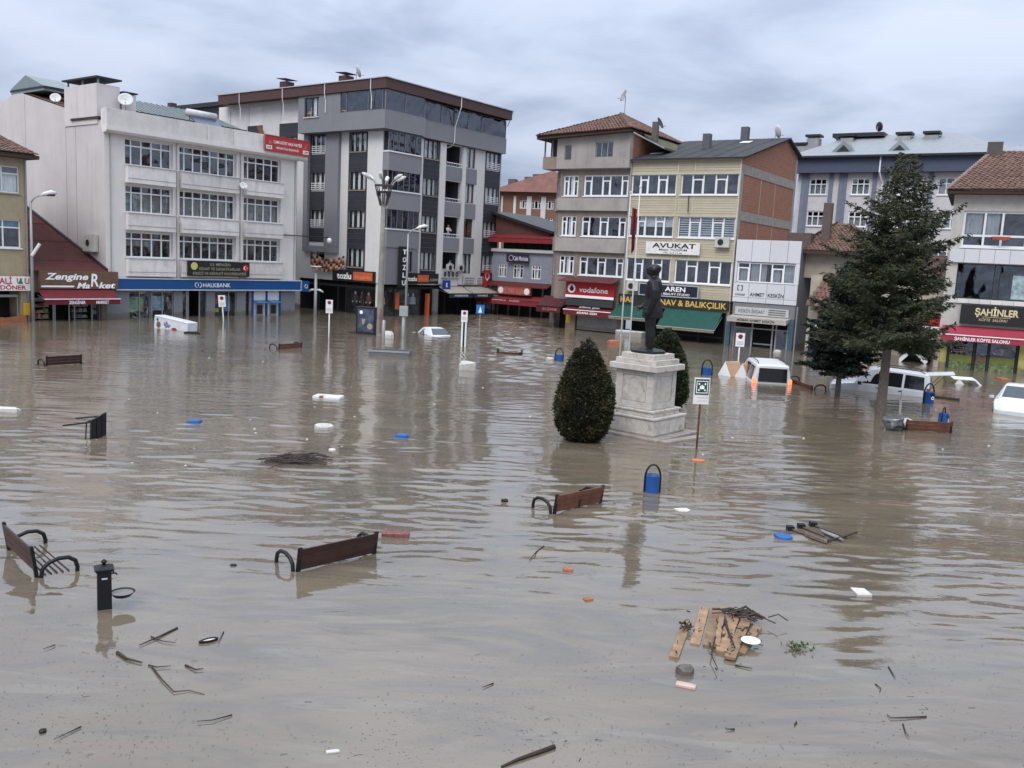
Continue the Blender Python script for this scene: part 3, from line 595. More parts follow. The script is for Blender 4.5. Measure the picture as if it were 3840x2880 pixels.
# parapet of big panels
px_ = [-0.12, 7.26, 9.48, 12.1, 16.25]
for a, b_ in zip(px_, px_[1:]): MB().hexa([(a + 0.02, -0.5, 12.45), (b_ - 0.02, -0.5, 12.45), (b_ - 0.02, 0.05, 12.45), (a + 0.02, 0.05, 12.45), (a + 0.02, -0.5, 13.55), (b_ - 0.02, -0.5, 13.55), (b_ - 0.02, 0.05, 13.55), (a + 0.02, 0.05, 13.55)]).build('parapet_panel', M_HALKP, t, bevel=0.01)
MB().extx([(-0.56, 12.44), (-0.56, 12.18), (-0.4, 12.04), (0.02, 12.04), (0.02, 12.44)], -0.15, 16.28).build('cornice', M_HALK, t)
MB().box(-0.05, 16.2, 0.055, 0.3, 12.3, 13.5).build('parapet_back', M_HALK, t)
rf = MB().extx([(0.3, 12.7), (22, 12.8), (11.6, 15.3)], 0.02, 15.68).build('roof', M_TILE, t)
tile_roof(rf, (0.05, 0.4, 12.78), (15.6, 0.4, 12.78), (15.6, 11.5, 15.36), (0.05, 11.5, 15.36), M_TILE)
M_MET = mat('grey_green_sheet', (0.2, 0.24, 0.25), 0.4, 0.3, var=0.15)
mr = MB().extx([(4.5, 14.3), (9.6, 14.3), (9.6, 15.9)], 3.2, 14.2).build('metal_roof', M_MET, rf)
for k in range(23):
    x = 3.3 + k * 0.48; MB().hexa([(x, 4.5, 14.31), (x + 0.05, 4.5, 14.31), (x + 0.05, 9.6, 15.91), (x, 9.6, 15.91), (x, 4.5, 14.36), (x + 0.05, 4.5, 14.36), (x + 0.05, 9.6, 15.96), (x, 9.6, 15.96)]).build('roof_rib', M_MET, rf)
MB().box(3.15, 14.25, 4.4, 4.55, 14.1, 14.36).build('gutter', M_DARK, rf)
dm = MB(); dm.extx([(7.8, 15.2), (12.6, 15.2), (12.6, 15.6), (10.4, 16.4), (7.8, 15.5)], 0.0, 2.4); dm.build('dormer', M_MET, rf)
MB().box(-0.04, 2.5, 7.7, 12.7, 15.36, 15.5).build('dormer_eave', M_DARK, rf)
ch = MB().box(-0.06, 1.5, 0.75, 4.9, 12.6, 15.15).build('chimney', M_HALKS, t); MB().box(-0.15, 1.6, 0.6, 5.05, 15.5, 15.6).build('cap', M_DARK, ch)
pp = MB()
for yy in (0.9, 2.8, 4.7): pp.box(0.1, 0.2, yy, yy + 0.1, 15.15, 15.5)
pp.build('cap_post', M_STEEL, ch)
MB().box(-0.14, 0.2, 0.5, 4.0, 12.92, 13.06).build('eave_board', mat('dark_eave', (0, 0, 0)), t).rotation_euler = (0, 0, 0)
c2 = MB().box(1.7, 2.5, 0.5, 1.2, 13.2, 14.75).build('chimney', M_HALKS, t); MB().box(1.6, 2.6, 0.4, 1.3, 14.82, 14.9).build('cap', M_DARK, c2)
dp = MB()
for x in (0.35, 5.15, 10.4, 15.5): dp.tube([(x, -0.05, 2.7), (x, -0.05, 12.0)], 0.035, 6)
dp.build('downpipe', mat('pipe_grey', (0.3, 0.29, 0.28), 0.6), t)
dish(FA.w(0.3, 6.8, 13.9), 0.36, R_(20), R_(28), 'round satellite dish left of the big white chimney', 0.5)
dish(FA.w(1.6, 0.2, 13.2), 0.48, R_(20), R_(28), 'large satellite dish right of the big white chimney', 0.8)
dish(FA.w(10.25, -0.62, 8.9), 0.3, R_(35), R_(30), 'satellite dish on the white office front between upper windows', 0.5)
sw = fthing(FA, 9.2, 2.3, 13.2, 'solar_heater', 'solar water heater with blue panel behind the white parapet', 'solar heater')
MB().hexa([(-1.1, -1.0, 0.1), (1.1, -1.0, 0.1), (1.1, 0.6, 1.2), (-1.1, 0.6, 1.2), (-1.1, -1.06, 0.16), (1.1, -1.06, 0.16), (1.1, 0.54, 1.26), (-1.1, 0.54, 1.26)]).build('collector', mat('solar_blue', (0.06, 0.085, 0.14), 0.25), sw)
tk = MB(); tk.tube([(-1.2, 0.75, 1.5), (1.2, 0.75, 1.5)], 0.28, 14); tk.build('tank', mat('tank_white', (0.55, 0.56, 0.58), 0.35), sw, True)
lg = MB()
for x in (-1.0, 1.0): lg.box(x - 0.03, x + 0.03, 0.7, 0.76, -0.2, 1.3)
lg.build('leg', M_STEEL, sw)
b, w_, h = signboard(FA, 0.55, 16.05, 1.95, 2.7, -0.3, 'bank_sign', 'long blue bank fascia sign with white lettering', M_BANK, 0.28, edge=mat('sign_edge', (0.5, 0.53, 0.57), 0.4))
text(b, 'HALKBANK', M_TXT, 8.25 - 8.3, h * 0.48, -0.008, 0.3, 2.3, bold=0.01)
for s_ in (-1, 1): MB().tube([(-1.6 + s_ * 0.1, -0.02, h * 0.48 - 0.18), (-1.6 + s_ * 0.24, -0.02, h * 0.48 - 0.1), (-1.6 + s_ * 0.28, -0.02, h * 0.48), (-1.6 + s_ * 0.24, -0.02, h * 0.48 + 0.1), (-1.6 + s_ * 0.1, -0.02, h * 0.48 + 0.18)], 0.025, 4).build('emblem', M_TXT, b)
MB().tube([(-1.6, -0.02, h * 0.48 - 0.1), (-1.6, -0.02, h * 0.48 + 0.1)], 0.03, 4).build('emblem', M_TXT, b)
b, w_, h = signboard(FA, 16.1, 16.75, 1.85, 2.7, -0.45, 'bank_blade_sign', 'small blue projecting sign at the right end of the bank', M_BANK, 0.12)
for s_ in (-1, 1): MB().tube([(s_ * 0.06, -0.02, h / 2 - 0.16), (s_ * 0.14, -0.02, h / 2), (s_ * 0.06, -0.02, h / 2 + 0.16)], 0.02, 4).build('emblem', M_TXT, b)
b, w_, h = signboard(FA, 5.72, 10.93, 2.95, 4.02, -0.52, 'office_sign', 'black cooperative sign with crest and red flag disc above the bank', M_BLACK, 0.1)
for k, (s_, z_) in enumerate((('S.S. MENGEN', 0.8), ('ESNAF VE SANATKARLAR', 0.5), ('KREDİ VE KEFALET KOOPERATİFİ', 0.19))): text(b, s_, M_GRYT, 0.05, h * z_, -0.006, 0.2, [1.7, 3.5, 4.5][k], bold=0.01)
MB().disc((-2.1, -0.008, h * 0.66), 0.27).build('crest', mat('crest', (0.55, 0.5, 0.16), 0.5, var=0.5, vs=8), b)
MB().disc((2.25, -0.008, h * 0.6), 0.26).build('flag_disc', mat('flag_red', (0.45, 0.02, 0.03), 0.6), b); MB().disc((2.2, -0.012, h * 0.6), 0.14).build('crescent', M_TXT, b); MB().disc((2.24, -0.016, h * 0.6), 0.11).build('crescent_hollow', _M['flag_red'], b); text(b, '★', M_TXT, 2.36, h * 0.6, -0.016, 0.1)
b, w_, h = signboard(FA, 12.12, 16.3, 12.43, 13.54, -0.68, 'party_sign', 'red party sign with white lettering on the white parapet', mat('party_red', (0.42, 0.035, 0.035), 0.5), 0.1, edge=mat('party_edge', (0.3, 0.05, 0.05), 0.5))
text(b, 'CUMHURİYET HALK PARTİSİ', M_TXT, 0, h * 0.62, -0.006, 0.22, 2.7, bold=0.01); text(b, 'MENGEN İLÇE BAŞKANLIĞI', M_TXT, 0, h * 0.25, -0.006, 0.15, 2.1, bold=0.01)
for s_ in (-1, 1):
    MB().box(s_ * 1.75 - 0.27, s_ * 1.75 + 0.27, -0.012, -0.002, h * 0.1, h * 0.34).build('badge', M_TXT, b); text(b, 'CHP', M_BLKT, s_ * 1.75, h * 0.22, -0.018, 0.16, 0.42, bold=0.03)
    ar = MB()
    for k in range(6): a = R_(100 - k * 22) if s_ < 0 else R_(80 + k * 22); ar.tube([(s_ * 1.75, -0.01, h * 0.45), (s_ * 1.75 + 0.3 * math.cos(a), -0.01, h * 0.45 + 0.3 * max(0.1, math.sin(a)))], 0.012, 4)
    ar.build('arrows', mat('pale_red', (0.55, 0.2, 0.2), 0.5), b)
# ================================================================== GREY AND WHITE APARTMENT BLOCK
M_PALE = mat('pale_render', (0.6, 0.59, 0.58), 0.85, wet=True, var=0.05, streak=0.1, bump=0.1)
M_GREY = mat('grey_render', (0.2, 0.203, 0.222), 0.8, var=0.06, vs=0.6, streak=0.08, dirt=(0.1, 0.1, 0.11))
M_CLAD = mat('anthracite_board', (0.028, 0.03, 0.038), 0.55, var=0.15, rnd=0.12)
M_FASC = mat('brown_fascia', (0.07, 0.035, 0.033), 0.6, var=0.12)
M_ALU = mat('grey_aluminium', (0.2, 0.21, 0.23), 0.4, 0.3)
t = fthing(FG, 0, 0, 0, 'apartment_block', 'grey and white five storey corner block with brown roof fascia', 'apartment building')
rows = [(13.45, 14.98), (10.33, 11.83), (7.2, 8.65), (3.95, 5.5)]
def strip(T, s0, s1, rail=0, top=15.04, bot=3.1, d=-0.03, rws=None, curt=True, bottom=True):
    rws = rws or rows; a, b = s0 + 0.16, s1 - 0.16
    for k, (z0, z1) in enumerate(rws):
        window(t, T, a, b, z0, z1, [1, 1.1, 1], fm=M_DARK, at=0.05, fw=0.06, curt=[(0.1, 0.3), (0.42, 0.62), (0.74, 0.92)] if curt else None, sill=None if rail else mat('sill_tan', (0.3, 0.24, 0.2), 0.7), rail=rail)
        zt = rws[k + 1][1] if k + 1 < len(rws) else bot
        n = max(1, round((z0 - 0.07 - zt) / 0.42)); hh = (z0 - 0.08 - zt) / n
        for j in range(n): MB(T).box(s0, s1, d, 0.02, zt + j * hh + 0.012, zt + (j + 1) * hh - 0.006).build('cladding_board', M_CLAD, t)
    for x0, x1 in ((s0, a), (b, s1)):
        for z0, z1 in rws: MB(T).box(x0, x1, d, 0.02, z0 - 0.08, z1).build('window_cheek', M_CLAD, t)
    MB(T).box(s0, s1, d - 0.004, 0.021, rws[0][1] + 0.002, top).build('strip_head', M_CLAD, t)
# left flank
hl = [(-17.42, -15.6, 16.2, 17.8), (-12.9, -10.75, 16.2, 17.8), (-20.2, -19.3, 16.4, 17.7)]
hl += [(s0 + 0.16, s1 - 0.16, z0, z1) for s0, s1 in ((-4.06, -1.87), (-17.58, -15.44), (-13.06, -10.6), (-8.85, -6.68)) for z0, z1 in rows]
hl += [(-10.1, -0.5, ZB, 2.72)]
m = MB(TL); wall(m, -20.6, 0, ZB, 18.2, hl, 0.25); m.build('flank_wall', M_PALE, t)
strip(TL, -4.06, -1.87); strip(TL, -17.58, -15.44, bot=6); strip(TL, -13.06, -10.6, bot=6)
strip(TL, -8.85, -6.68, rail=4, rws=rows[:3] , bot=5.9); window(t, TL, -8.7, -6.85, 3.95, 5.5, [1, 1], fm=M_DARK, at=0.05, curt=[(0.1, 0.5)])
for s0, s1, z0 in ((-9.42, -8.87, 5.6), (-6.66, -5.03, 5.6), (-15.4, -13.8, 3)): MB(TL).box(s0, s1, -0.3, 0.0, z0, 15.03).build('grey_pier', M_GREY, t)
MB(TL).box(-9.42, -5.03, -0.3, 0.0, 5.05, 5.58).build('grey_pier', M_GREY, t)
for a, b_ in ((-17.42, -15.6), (-12.9, -10.75)):
    window(t, TL, a, b_, 16.2, 17.8, [1, 1, 1], fm=M_DARK, at=0.08, curt=[(0.2, 0.32), (0.4, 0.7), (0.8, 0.93)])
    for j in range(3): MB(TL).box(a - 0.16, b_ + 0.16, -0.03, 0.02, 15.06 + j * 0.37, 15.42 + j * 0.37).build('cladding_board', M_CLAD, t)
window(t, TL, -20.2, -19.3, 16.4, 17.7, [1], fm=M_DARK, at=0.08)
# top floor, oversailing
m = MB(TL); wall(m, -9.5, -5.2, 15.06, 18.1, [(-8.72, -6.9, 16.35, 17.95)], 0.3, -0.9); m.face([(-9.5, -0.9, 15.06), (-9.5, 0, 15.06), (-9.5, 0, 18.1), (-9.5, -0.9, 18.1)]); m.face([(-9.5, -0.9, 15.06), (0.9, -0.9, 15.06), (0.9, 0, 15.06), (-9.5, 0, 15.06)])
m.build('upper_wall', M_GREY, t)
window(t, lambda s, d, z: TL(s, d - 0.9, z), -8.72, -6.9, 16.35, 17.95, [1, 1], fm=M_DARK, at=0.1, curt=[(0.5, 0.72), (0.82, 0.97)], sill=M_PALE)
MB(TL).box(-5.19, 0.9, -0.9, -0.75, 15.06, 16.48).build('parapet', M_GREY, t); MB(TL).box(-5.19, -4.3, -0.9, -0.75, 16.48, 18.1).build('grey_pier', M_GREY, t)
MB().box(-0.9 + 0.152, 3.9, -0.9, -0.75, 15.06, 16.48).build('parapet', M_GREY, t); MB().box(3.9, 15.75, -0.4, -0.25, 15.062, 16.478).build('parapet', M_GREY, t)
MB().box(15.6, 15.748, -0.25, 0.4, 15.06, 16.48).build('parapet', M_GREY, t); MB().box(3.78, 3.898, -0.75, -0.25, 15.06, 18.1).build('grey_pier', M_GREY, t)
sf = MB(); sf.face([(-0.88, -0.88, 15.07), (3.88, -0.88, 15.07), (3.88, 0, 15.07), (-0.88, 0, 15.07)]).face([(3.9, -0.38, 15.07), (15.7, -0.38, 15.07), (15.7, 0, 15.07), (3.9, 0, 15.07)]).face([(-0.88, -0.24, 16.3), (15.6, -0.24, 16.3), (15.6, 2.5, 16.3), (-0.88, 2.5, 16.3)]); sf.build('terrace_slab', M_GREY, t)
MB(TL).face([(-22, 0.05, 15.1), (0, 0.05, 15.1), (0, 0.05, 18.1), (-22, 0.05, 18.1)]).build('attic_wall', M_PALE, t)
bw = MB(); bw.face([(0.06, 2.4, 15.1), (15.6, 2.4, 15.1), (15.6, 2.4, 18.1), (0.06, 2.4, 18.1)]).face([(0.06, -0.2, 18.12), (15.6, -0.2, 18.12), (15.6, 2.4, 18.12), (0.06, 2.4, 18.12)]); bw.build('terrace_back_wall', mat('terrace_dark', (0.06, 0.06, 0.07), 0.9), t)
window(t, lambda s, d, z: TL(s, d - 0.9, z), -4.3, 0.88, 16.5, 18.1, [0.7, 2.5, 1.6, 0.35], fm=M_ALU, at=0.06, fw=0.05, gm=M_GLASSD, depth=0.12)
for a, b_, cl in ((-0.85, 3.78, [2, 2]), (3.92, 8.1, [1.8, 1.2]), (8.2, 12.0, [1, 1]), (12.05, 15.7, [1])):
    g_ = window(t, (lambda s, d, z: (s, d - 0.9, z)) if a < 0 else (lambda s, d, z: (s, d - 0.4, z)), a, b_, 16.5, 18.1, cl, fm=M_ALU, at=0.06, fw=0.05, gm=M_GLASSD, depth=0.13)
MB().box(12.4, 15.5, -0.2, -0.18, 16.5, 17.5).build('curtain', mat('blue_net', (0.16, 0.2, 0.26), 0.9), t)
# roof with brown fascia
fa = MB(); fa.box(-1.05, 15.6, -1.05, -0.95, 18.12, 18.92).box(-1.05, -0.95, -0.95, 20.6, 18.12, 18.92).box(15.5, 15.6, -0.95, 12, 18.12, 18.92); fa.build('fascia', M_FASC, t)
so = MB(); so.face([(-0.95, -0.95, 18.2), (15.5, -0.95, 18.2), (15.5, 20.6, 18.2), (-0.95, 20.6, 18.2)]); so.build('soffit', M_FASC, t)
rf = MB(); rf.hexa([(-1.15, -1.15, 18.92), (15.7, -1.15, 18.92), (15.7, 20.7, 18.92), (-1.15, 20.7, 18.92), (-1.15, -1.15, 18.99), (15.7, -1.15, 18.99), (15.7, 20.7, 18.99), (-1.15, 20.7, 18.99)]); rf = rf.build('roof', mat('roof_edge', (0.42, 0.43, 0.44), 0.5), t)
MB().hexa([(-1.1, -1.1, 18.992), (15.65, -1.1, 18.992), (15.65, 20.6, 18.992), (-1.1, 20.6, 18.992), (5, 6, 19.9), (10, 6, 19.9), (10, 15, 19.9), (5, 15, 19.9)]).build('roof_deck', M_FASC, rf)
for x, y in ((0.2, 12.5), (0.5, 5.2)):
    c = MB().box(x, x + 0.9, y, y + 0.9, 19.0, 19.85).build('chimney', M_FASC, rf); MB().hexa([(x - 0.2, y - 0.2, 20.0), (x + 1.1, y - 0.2, 20.0), (x + 1.1, y + 1.1, 20.1), (x - 0.2, y + 1.1, 20.1), (x - 0.2, y - 0.2, 20.05), (x + 1.1, y - 0.2, 20.05), (x + 1.1, y + 1.1, 20.15), (x - 0.2, y + 1.1, 20.15)]).build('cap', M_DARK, rf)
dp = MB()
for p in (((8.15, -1.1, 18.9), (8.15, -1.1, 18.1), (8.15, -0.47, 16.4), (8.15, -0.47, 15.1), (8.15, -0.08, 14.8), (7.2, -0.08, 14.5), (7.2, -0.08, 2.8)),): dp.tube(p, 0.042, 6)
for y in (0.6, 6.0, 11.4, 17.4): dp.tube([(-1.1, y, 18.9), (-1.1, y, 18.05), (-0.97, y, 17.6), (-0.97, y, 16.6)], 0.035, 6)
dp.tube([(15.65, -1.1, 18.9), (15.8, -0.6, 18.0), (15.8, -0.4, 17.6)], 0.05, 6); dp.build('downpipe', M_WHITE, t)
dish(FG.w(0.6, 3.9, 19.2), 0.5, R_(115), R_(20), 'satellite dish on the corner of the grey block roof', 0.5)
# street front
hr = [(4.8, 6.62, z0, z1) for z0, z1 in rows] + [(13.36, 15.34, z0, z1) for z0, z1 in rows] + [(7.58, 9.84, zz, zz + 2.35) for zz in (12.6, 9.5, 6.38, 3.25)] + [(10.44, 11.75, z0 - 0.2, z1 + 0.05) for z0, z1 in rows] + [(0.3, 15.4, ZB, 2.66)]
m = MB(); wall(m, 0, 15.62, ZB, 15.05, hr, 0.3); m.face([(15.62, 0, ZB), (15.62, 12, ZB), (15.62, 12, 18.2), (15.62, 0, 18.2)]); m.build('wall', M_PALE, t)
MB().box(15.621, 15.67, 0.02, 11, 2.6, 15.0).build('dark_flank', M_CLAD, t)
strip(I_, 4.64, 6.78); strip(I_, 13.2, 15.5, rail=4)
ct = mat('brown_curtain', (0, 0, 0))
for k, (z0, z1) in enumerate(rows):
    window(t, I_, 10.44, 11.75, z0 - 0.2, z1 + 0.05, [1, 1], fm=mat('brown_frame', (0.12, 0.06, 0.045), 0.6) if k < 2 else M_DARK, at=0.1, fw=0.06, curt=[(0.15, 0.45), (0.6, 0.9)], cm=[_M['net_curtain'], _M['net_curtain'], ct, M_CURT][k])
    # loggia
    zf = [12.6, 9.5, 6.38, 3.25][k]
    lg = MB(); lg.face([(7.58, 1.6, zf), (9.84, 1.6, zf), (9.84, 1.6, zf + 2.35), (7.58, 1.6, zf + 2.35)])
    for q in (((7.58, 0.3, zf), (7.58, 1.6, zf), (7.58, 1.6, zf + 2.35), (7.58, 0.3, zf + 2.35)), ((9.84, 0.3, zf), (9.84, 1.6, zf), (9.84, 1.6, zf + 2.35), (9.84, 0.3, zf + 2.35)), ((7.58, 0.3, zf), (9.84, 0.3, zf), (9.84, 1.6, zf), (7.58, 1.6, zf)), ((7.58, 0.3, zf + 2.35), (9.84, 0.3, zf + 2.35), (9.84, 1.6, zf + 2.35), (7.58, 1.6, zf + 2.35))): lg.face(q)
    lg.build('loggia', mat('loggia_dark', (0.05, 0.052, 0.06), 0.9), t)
    MB().box(7.58, 9.84, -0.06, 0.04, zf - 0.65, zf + 0.5).build('loggia_parapet', M_GREY if k < 3 else M_PALE, t)
    MB().box(10.44, 12.0, -0.04, 0.04, z0 - 1.6, z0 - 0.25).build('grey_panel', M_GREY, t) if k < 3 else None
    r = MB(); r.box(7.6, 9.82, -0.05, -0.02, zf + 0.8, zf + 0.86).box(7.6, 9.82, -0.05, -0.02, zf + 0.52, zf + 0.57)
    for j in range(7): r.tube([(7.65 + j * 0.34, -0.035, zf + 0.56), (7.95 + j * 0.3, -0.035, zf + 0.81)], 0.012, 4)
    r.build('railing', M_WHITE, t); MB().box(7.75, 8.2, 0.6, 0.75, zf + 1.65, zf + 1.8).build('ceiling_lamp', M_WHITE, t)
    dr = MB(); dr.box(7.7, 8.35, 1.5, 1.56, zf, zf + 2.1).box(8.45, 8.52, 1.45, 1.56, zf, zf + 2.1); dr.build('loggia_door', M_GLASSD, t)
MB().box(9.9, 10.36, -0.1, 0.0, 2.75, 15.0).build('pilaster', M_PALE, t)
# glazed bays beside the corner
for k, z0 in enumerate((13.4, 10.3, 7.22)):
    tt = lambda s, d, z: (s, d - 0.62, z)
    window(t, tt, -0.05, 3.8, z0 + 0.04, z0 + 1.62, [0.8, 1, 1, 1, 1, 1], fm=M_ALU, at=0.04, fw=0.05, gm=M_GLASSD, depth=0.55)
    window(t, lambda s, d, z: (-0.06 + d - 0.0, -s, z), -0.0, 0.56, z0 + 0.04, z0 + 1.62, [1], fm=M_ALU, at=0.0, fw=0.05, gm=M_GLASSD, depth=0.1)
    MB().box(-0.1, 3.82, -0.68, 0.0, z0 - 1.5, z0 - 0.06).build('bay_parapet', M_GREY, t, bevel=0.01); MB().box(-0.14, 3.82, -0.74, 0.02, z0 - 0.058, z0 + 0.036).build('bay_sill', M_WHITE, t)
    MB().box(-0.08, 3.82, -0.66, 0.0, z0 + 1.63, z0 + 1.6625).build('bay_head', M_ALU, t)
m = MB(); wall(m, -0.1, 3.82, 2.7, 5.7, [(1.9, 3.1, 3.8, 5.45)], 0.2, -0.62); m.face([(-0.1, -0.62, 2.7), (-0.1, 0, 2.7), (-0.1, 0, 5.7), (-0.1, -0.62, 5.7)]); m.build('bay_base', M_GREY, t)
window(t, lambda s, d, z: (s, d - 0.62, z), 1.9, 3.1, 3.8, 5.45, [1, 1.2], fm=M_DARK, at=0.1, curt=[(0.45, 0.95)], cm=mat('grey_curtain', (0, 0, 0)))
MB(TL).box(-1.74, -0.02, -0.1, 0.0, 2.75, 15.0).build('pilaster', M_PALE, t)
for s0 in (3.84, 6.8): MB().box(s0, s0 + 0.76, -0.12, 0.0, 2.75, 15.0).build('pilaster', M_PALE, t)
# clothes shop on the ground floor
si = MB(); si.face([(0.3, 2.2, ZB), (15.6, 2.2, ZB), (15.6, 2.2, 2.66), (0.3, 2.2, 2.66)]).face([(2.2, 0.3, ZB), (2.2, 11.1, ZB), (2.2, 11.1, 2.75), (2.2, 0.3, 2.75)]).face([(0.24, 10.2, ZB), (2.2, 10.2, ZB), (2.2, 10.2, 2.75), (0.24, 10.2, 2.75)]).face([(0.24, 0.3, 2.74), (2.2, 0.3, 2.74), (2.2, 10.2, 2.74), (0.24, 10.2, 2.74)]); si.build('shop_interior', M_ROOM, t)
sf = MB()
for x in (0.3, 1.7, 3.3, 5.0, 6.4, 8.3, 10.2, 12.0, 13.8, 15.3): sf.box(x, x + 0.1, 0.1, 0.18, ZB, 2.65)
sf.box(0.3, 15.6, 0.09, 0.18, 2.3, 2.45); sf.T = TL
for s_ in (-10.0, -7.6, -5.2, -4.2, -2.2, -0.62): sf.box(s_, s_ + 0.1, 0.1, 0.18, ZB, 2.7)
sf.box(-10.1, -0.5, 0.09, 0.18, 2.2, 2.4); sf.build('shop_front', M_DARK, t)
for x, x1 in ((0.42, 1.68), (1.82, 3.28), (3.42, 4.98)): MB().box(x, x1, 0.13, 0.14, ZB, 2.28).build('pane', M_GLASSC, t)
for s_, s1 in ((-4.08, -2.22), (-2.08, -0.64)): MB(TL).box(s_, s1, 0.13, 0.14, ZB, 2.18).build('pane', M_GLASSC, t)
MB().box(6.55, 7.15, -0.15, 0.05, ZB, 2.3).build('shop_pier', mat('pier_grey', (0.2, 0.2, 0.21), 0.8, wet=True), t)
MB().box(5.55, 5.85, -0.3, -0.02, ZB, 1.9).build('orange_post', mat('orange_panel', (0.5, 0.1, 0.035), 0.5), t); MB().box(1.75, 1.95, -0.35, -0.1, 0.6, 2.0).build('orange_post', _M['orange_panel'], t)
for k, (a, b_) in enumerate(((7.3, 10.6), (10.75, 15.6))):
    aw = awning(t, a, b_, -0.05, 2.55, -1.3, 2.02, 0.42, mat('cream_canvas', (0.33, 0.3, 0.26), 0.85), vm=mat('navy_canvas', (0.03, 0.035, 0.07), 0.8), stripe=mat('cream_canvas', (0, 0, 0)))
    for j, (s_, tx) in enumerate((((a + b_) / 2, 'AYAKKABI DÜNYASI'),) if k == 0 else ((a + 1.3, 'HANIMELİ'), (b_ - 1.2, 'TUHAFİYE'))): text(aw, tx, M_TXT, s_, 1.8, -1.325, 0.16, 1.9 if k == 0 else 1.5, bold=0.02)
# signs of the clothes shop
OR = _M['orange_panel']
b, w_, h = signboard(FGL, -5.5, -0.42, 2.74, 3.66, -0.25, 'shop_sign', 'black and orange shop sign on the left face of the grey block', M_BLACK, 0.2)
text(b, 'tozlu', M_TXT, -1.1, h * 0.48, -0.006, 0.52, 1.75, bold=0.03); MB().box(0.0, 2.3, -0.02, -0.003, 0.12, h - 0.1).build('orange_field', OR, b); text(b, 'ekspres', mat('pale_orange', (0.6, 0.25, 0.16), 0.5), 1.15, h * 0.48, -0.026, 0.34, 1.9)
b, w_, h = signboard(FG, 2.3, 6.3, 2.78, 3.68, -0.85, 'shop_sign', 'black and orange shop sign ending in com on the right face of the grey block', M_BLACK, 0.2)
text(b, 'tozlu', M_TXT, -1.35, h * 0.48, -0.006, 0.36, 1.1, bold=0.03); MB().box(-0.7, 0.7, -0.02, -0.003, 0.16, h - 0.14).build('orange_field', OR, b); text(b, 'ekspres', _M['pale_orange'], 0.0, h * 0.48, -0.026, 0.24, 1.1); text(b, '.com', mat('grey_lettering', (0.4, 0.4, 0.42), 0.5), 1.35, h * 0.46, -0.006, 0.34, 1.1)
b, w_, h = signboard(FG, 1.25, 2.25, 2.5, 5.85, -1.0, 'vertical_sign', 'tall black vertical sign with white stacked letters on the grey block', M_BLACK, 0.22)
for k, c in enumerate('TOZLU'): text(b, c, M_TXT, 0, h * (0.87 - 0.19 * k), -0.006, 0.4, 0.42 if c != 'L' else 0.36, bold=0.03)
b, w_, h = signboard(FG, 10.6, 12.35, 2.76, 3.5, -0.12, 'shop_sign', 'white plate with dark lettering left of the red flag above the awnings', mat('plate_white', (0.62, 0.61, 0.6), 0.5), 0.06)
for z_ in (0.75, 0.45, 0.15): text(b, 'ÇARK MODA', M_BLKT, 0, h * z_, -0.006, 0.14, 1.4, bold=0.02)
b, w_, h = signboard(FG, 12.5, 14.1, 2.76, 3.5, -0.12, 'shop_sign', 'white plate with dark lettering right beside the red flag', _M['plate_white'], 0.06)
for z_ in (0.75, 0.45, 0.15): text(b, 'ÇARK MODA', M_BLKT, 0, h * z_, -0.006, 0.14, 1.4, bold=0.02)
b, w_, h = signboard(FG, 7.5, 9.9, 3.3, 4.0, -0.2, 'balcony_sign', 'pale balcony board with big dark digits on the grey block', mat('board_pale', (0.45, 0.45, 0.44), 0.6), 0.05); text(b, '8 0 8 0', M_BLKT, 0, h * 0.5, -0.006, 0.42, 2.0, bold=0.05)
b, w_, h = signboard(FG, 7.35, 8.35, 2.3, 3.1, -0.5, 'round_sign', 'blue projecting sign over the cream awning', mat('sign_blue', (0.015, 0.04, 0.28), 0.5), 0.1); text(b, 'E', M_TXT, 0, h * 0.5, -0.006, 0.35, bold=0.03)
for k in range(2): ac_unit(FG, 8.4 + 1.5 * k, -0.14, 3.95 if k else 3.95, ['grey cooler box below the lowest balcony, left one', 'grey cooler box below the lowest balcony, right one'][k], w_=0.75)
def flag(fr, u, d, z, w_, h, label, deg=0):
    f = fthing(fr, u, d, z, 'flag', label, 'flag', 'red flags'); m = MB(); n = 8
    for k in range(n):
        f0, f1 = k / n, (k + 1) / n; g_ = lambda x: 0.04 * math.sin(x * 9)
        m.face([(-w_ / 2 + w_ * f0, g_(f0), 0), (-w_ / 2 + w_ * f1, g_(f1), 0), (-w_ / 2 + w_ * f1, g_(f1), h), (-w_ / 2 + w_ * f0, g_(f0), h)])
    m.build('cloth', mat('flag_red', (0, 0, 0)), f)
    MB().disc((0, -0.05, h * 0.62), w_ * 0.3).build('crescent', M_TXT, f); MB().disc((0.0, -0.054, h * 0.66), w_ * 0.23).build('crescent_hollow', _M['flag_red'], f); MB().disc((0, -0.058, h * 0.42), w_ * 0.1, n=5).build('star', M_TXT, f)
    return f
flag(FG, 13.9, -0.25, 2.55, 1.05, 1.55, 'red flag with white crescent hanging above the awnings of the grey block')
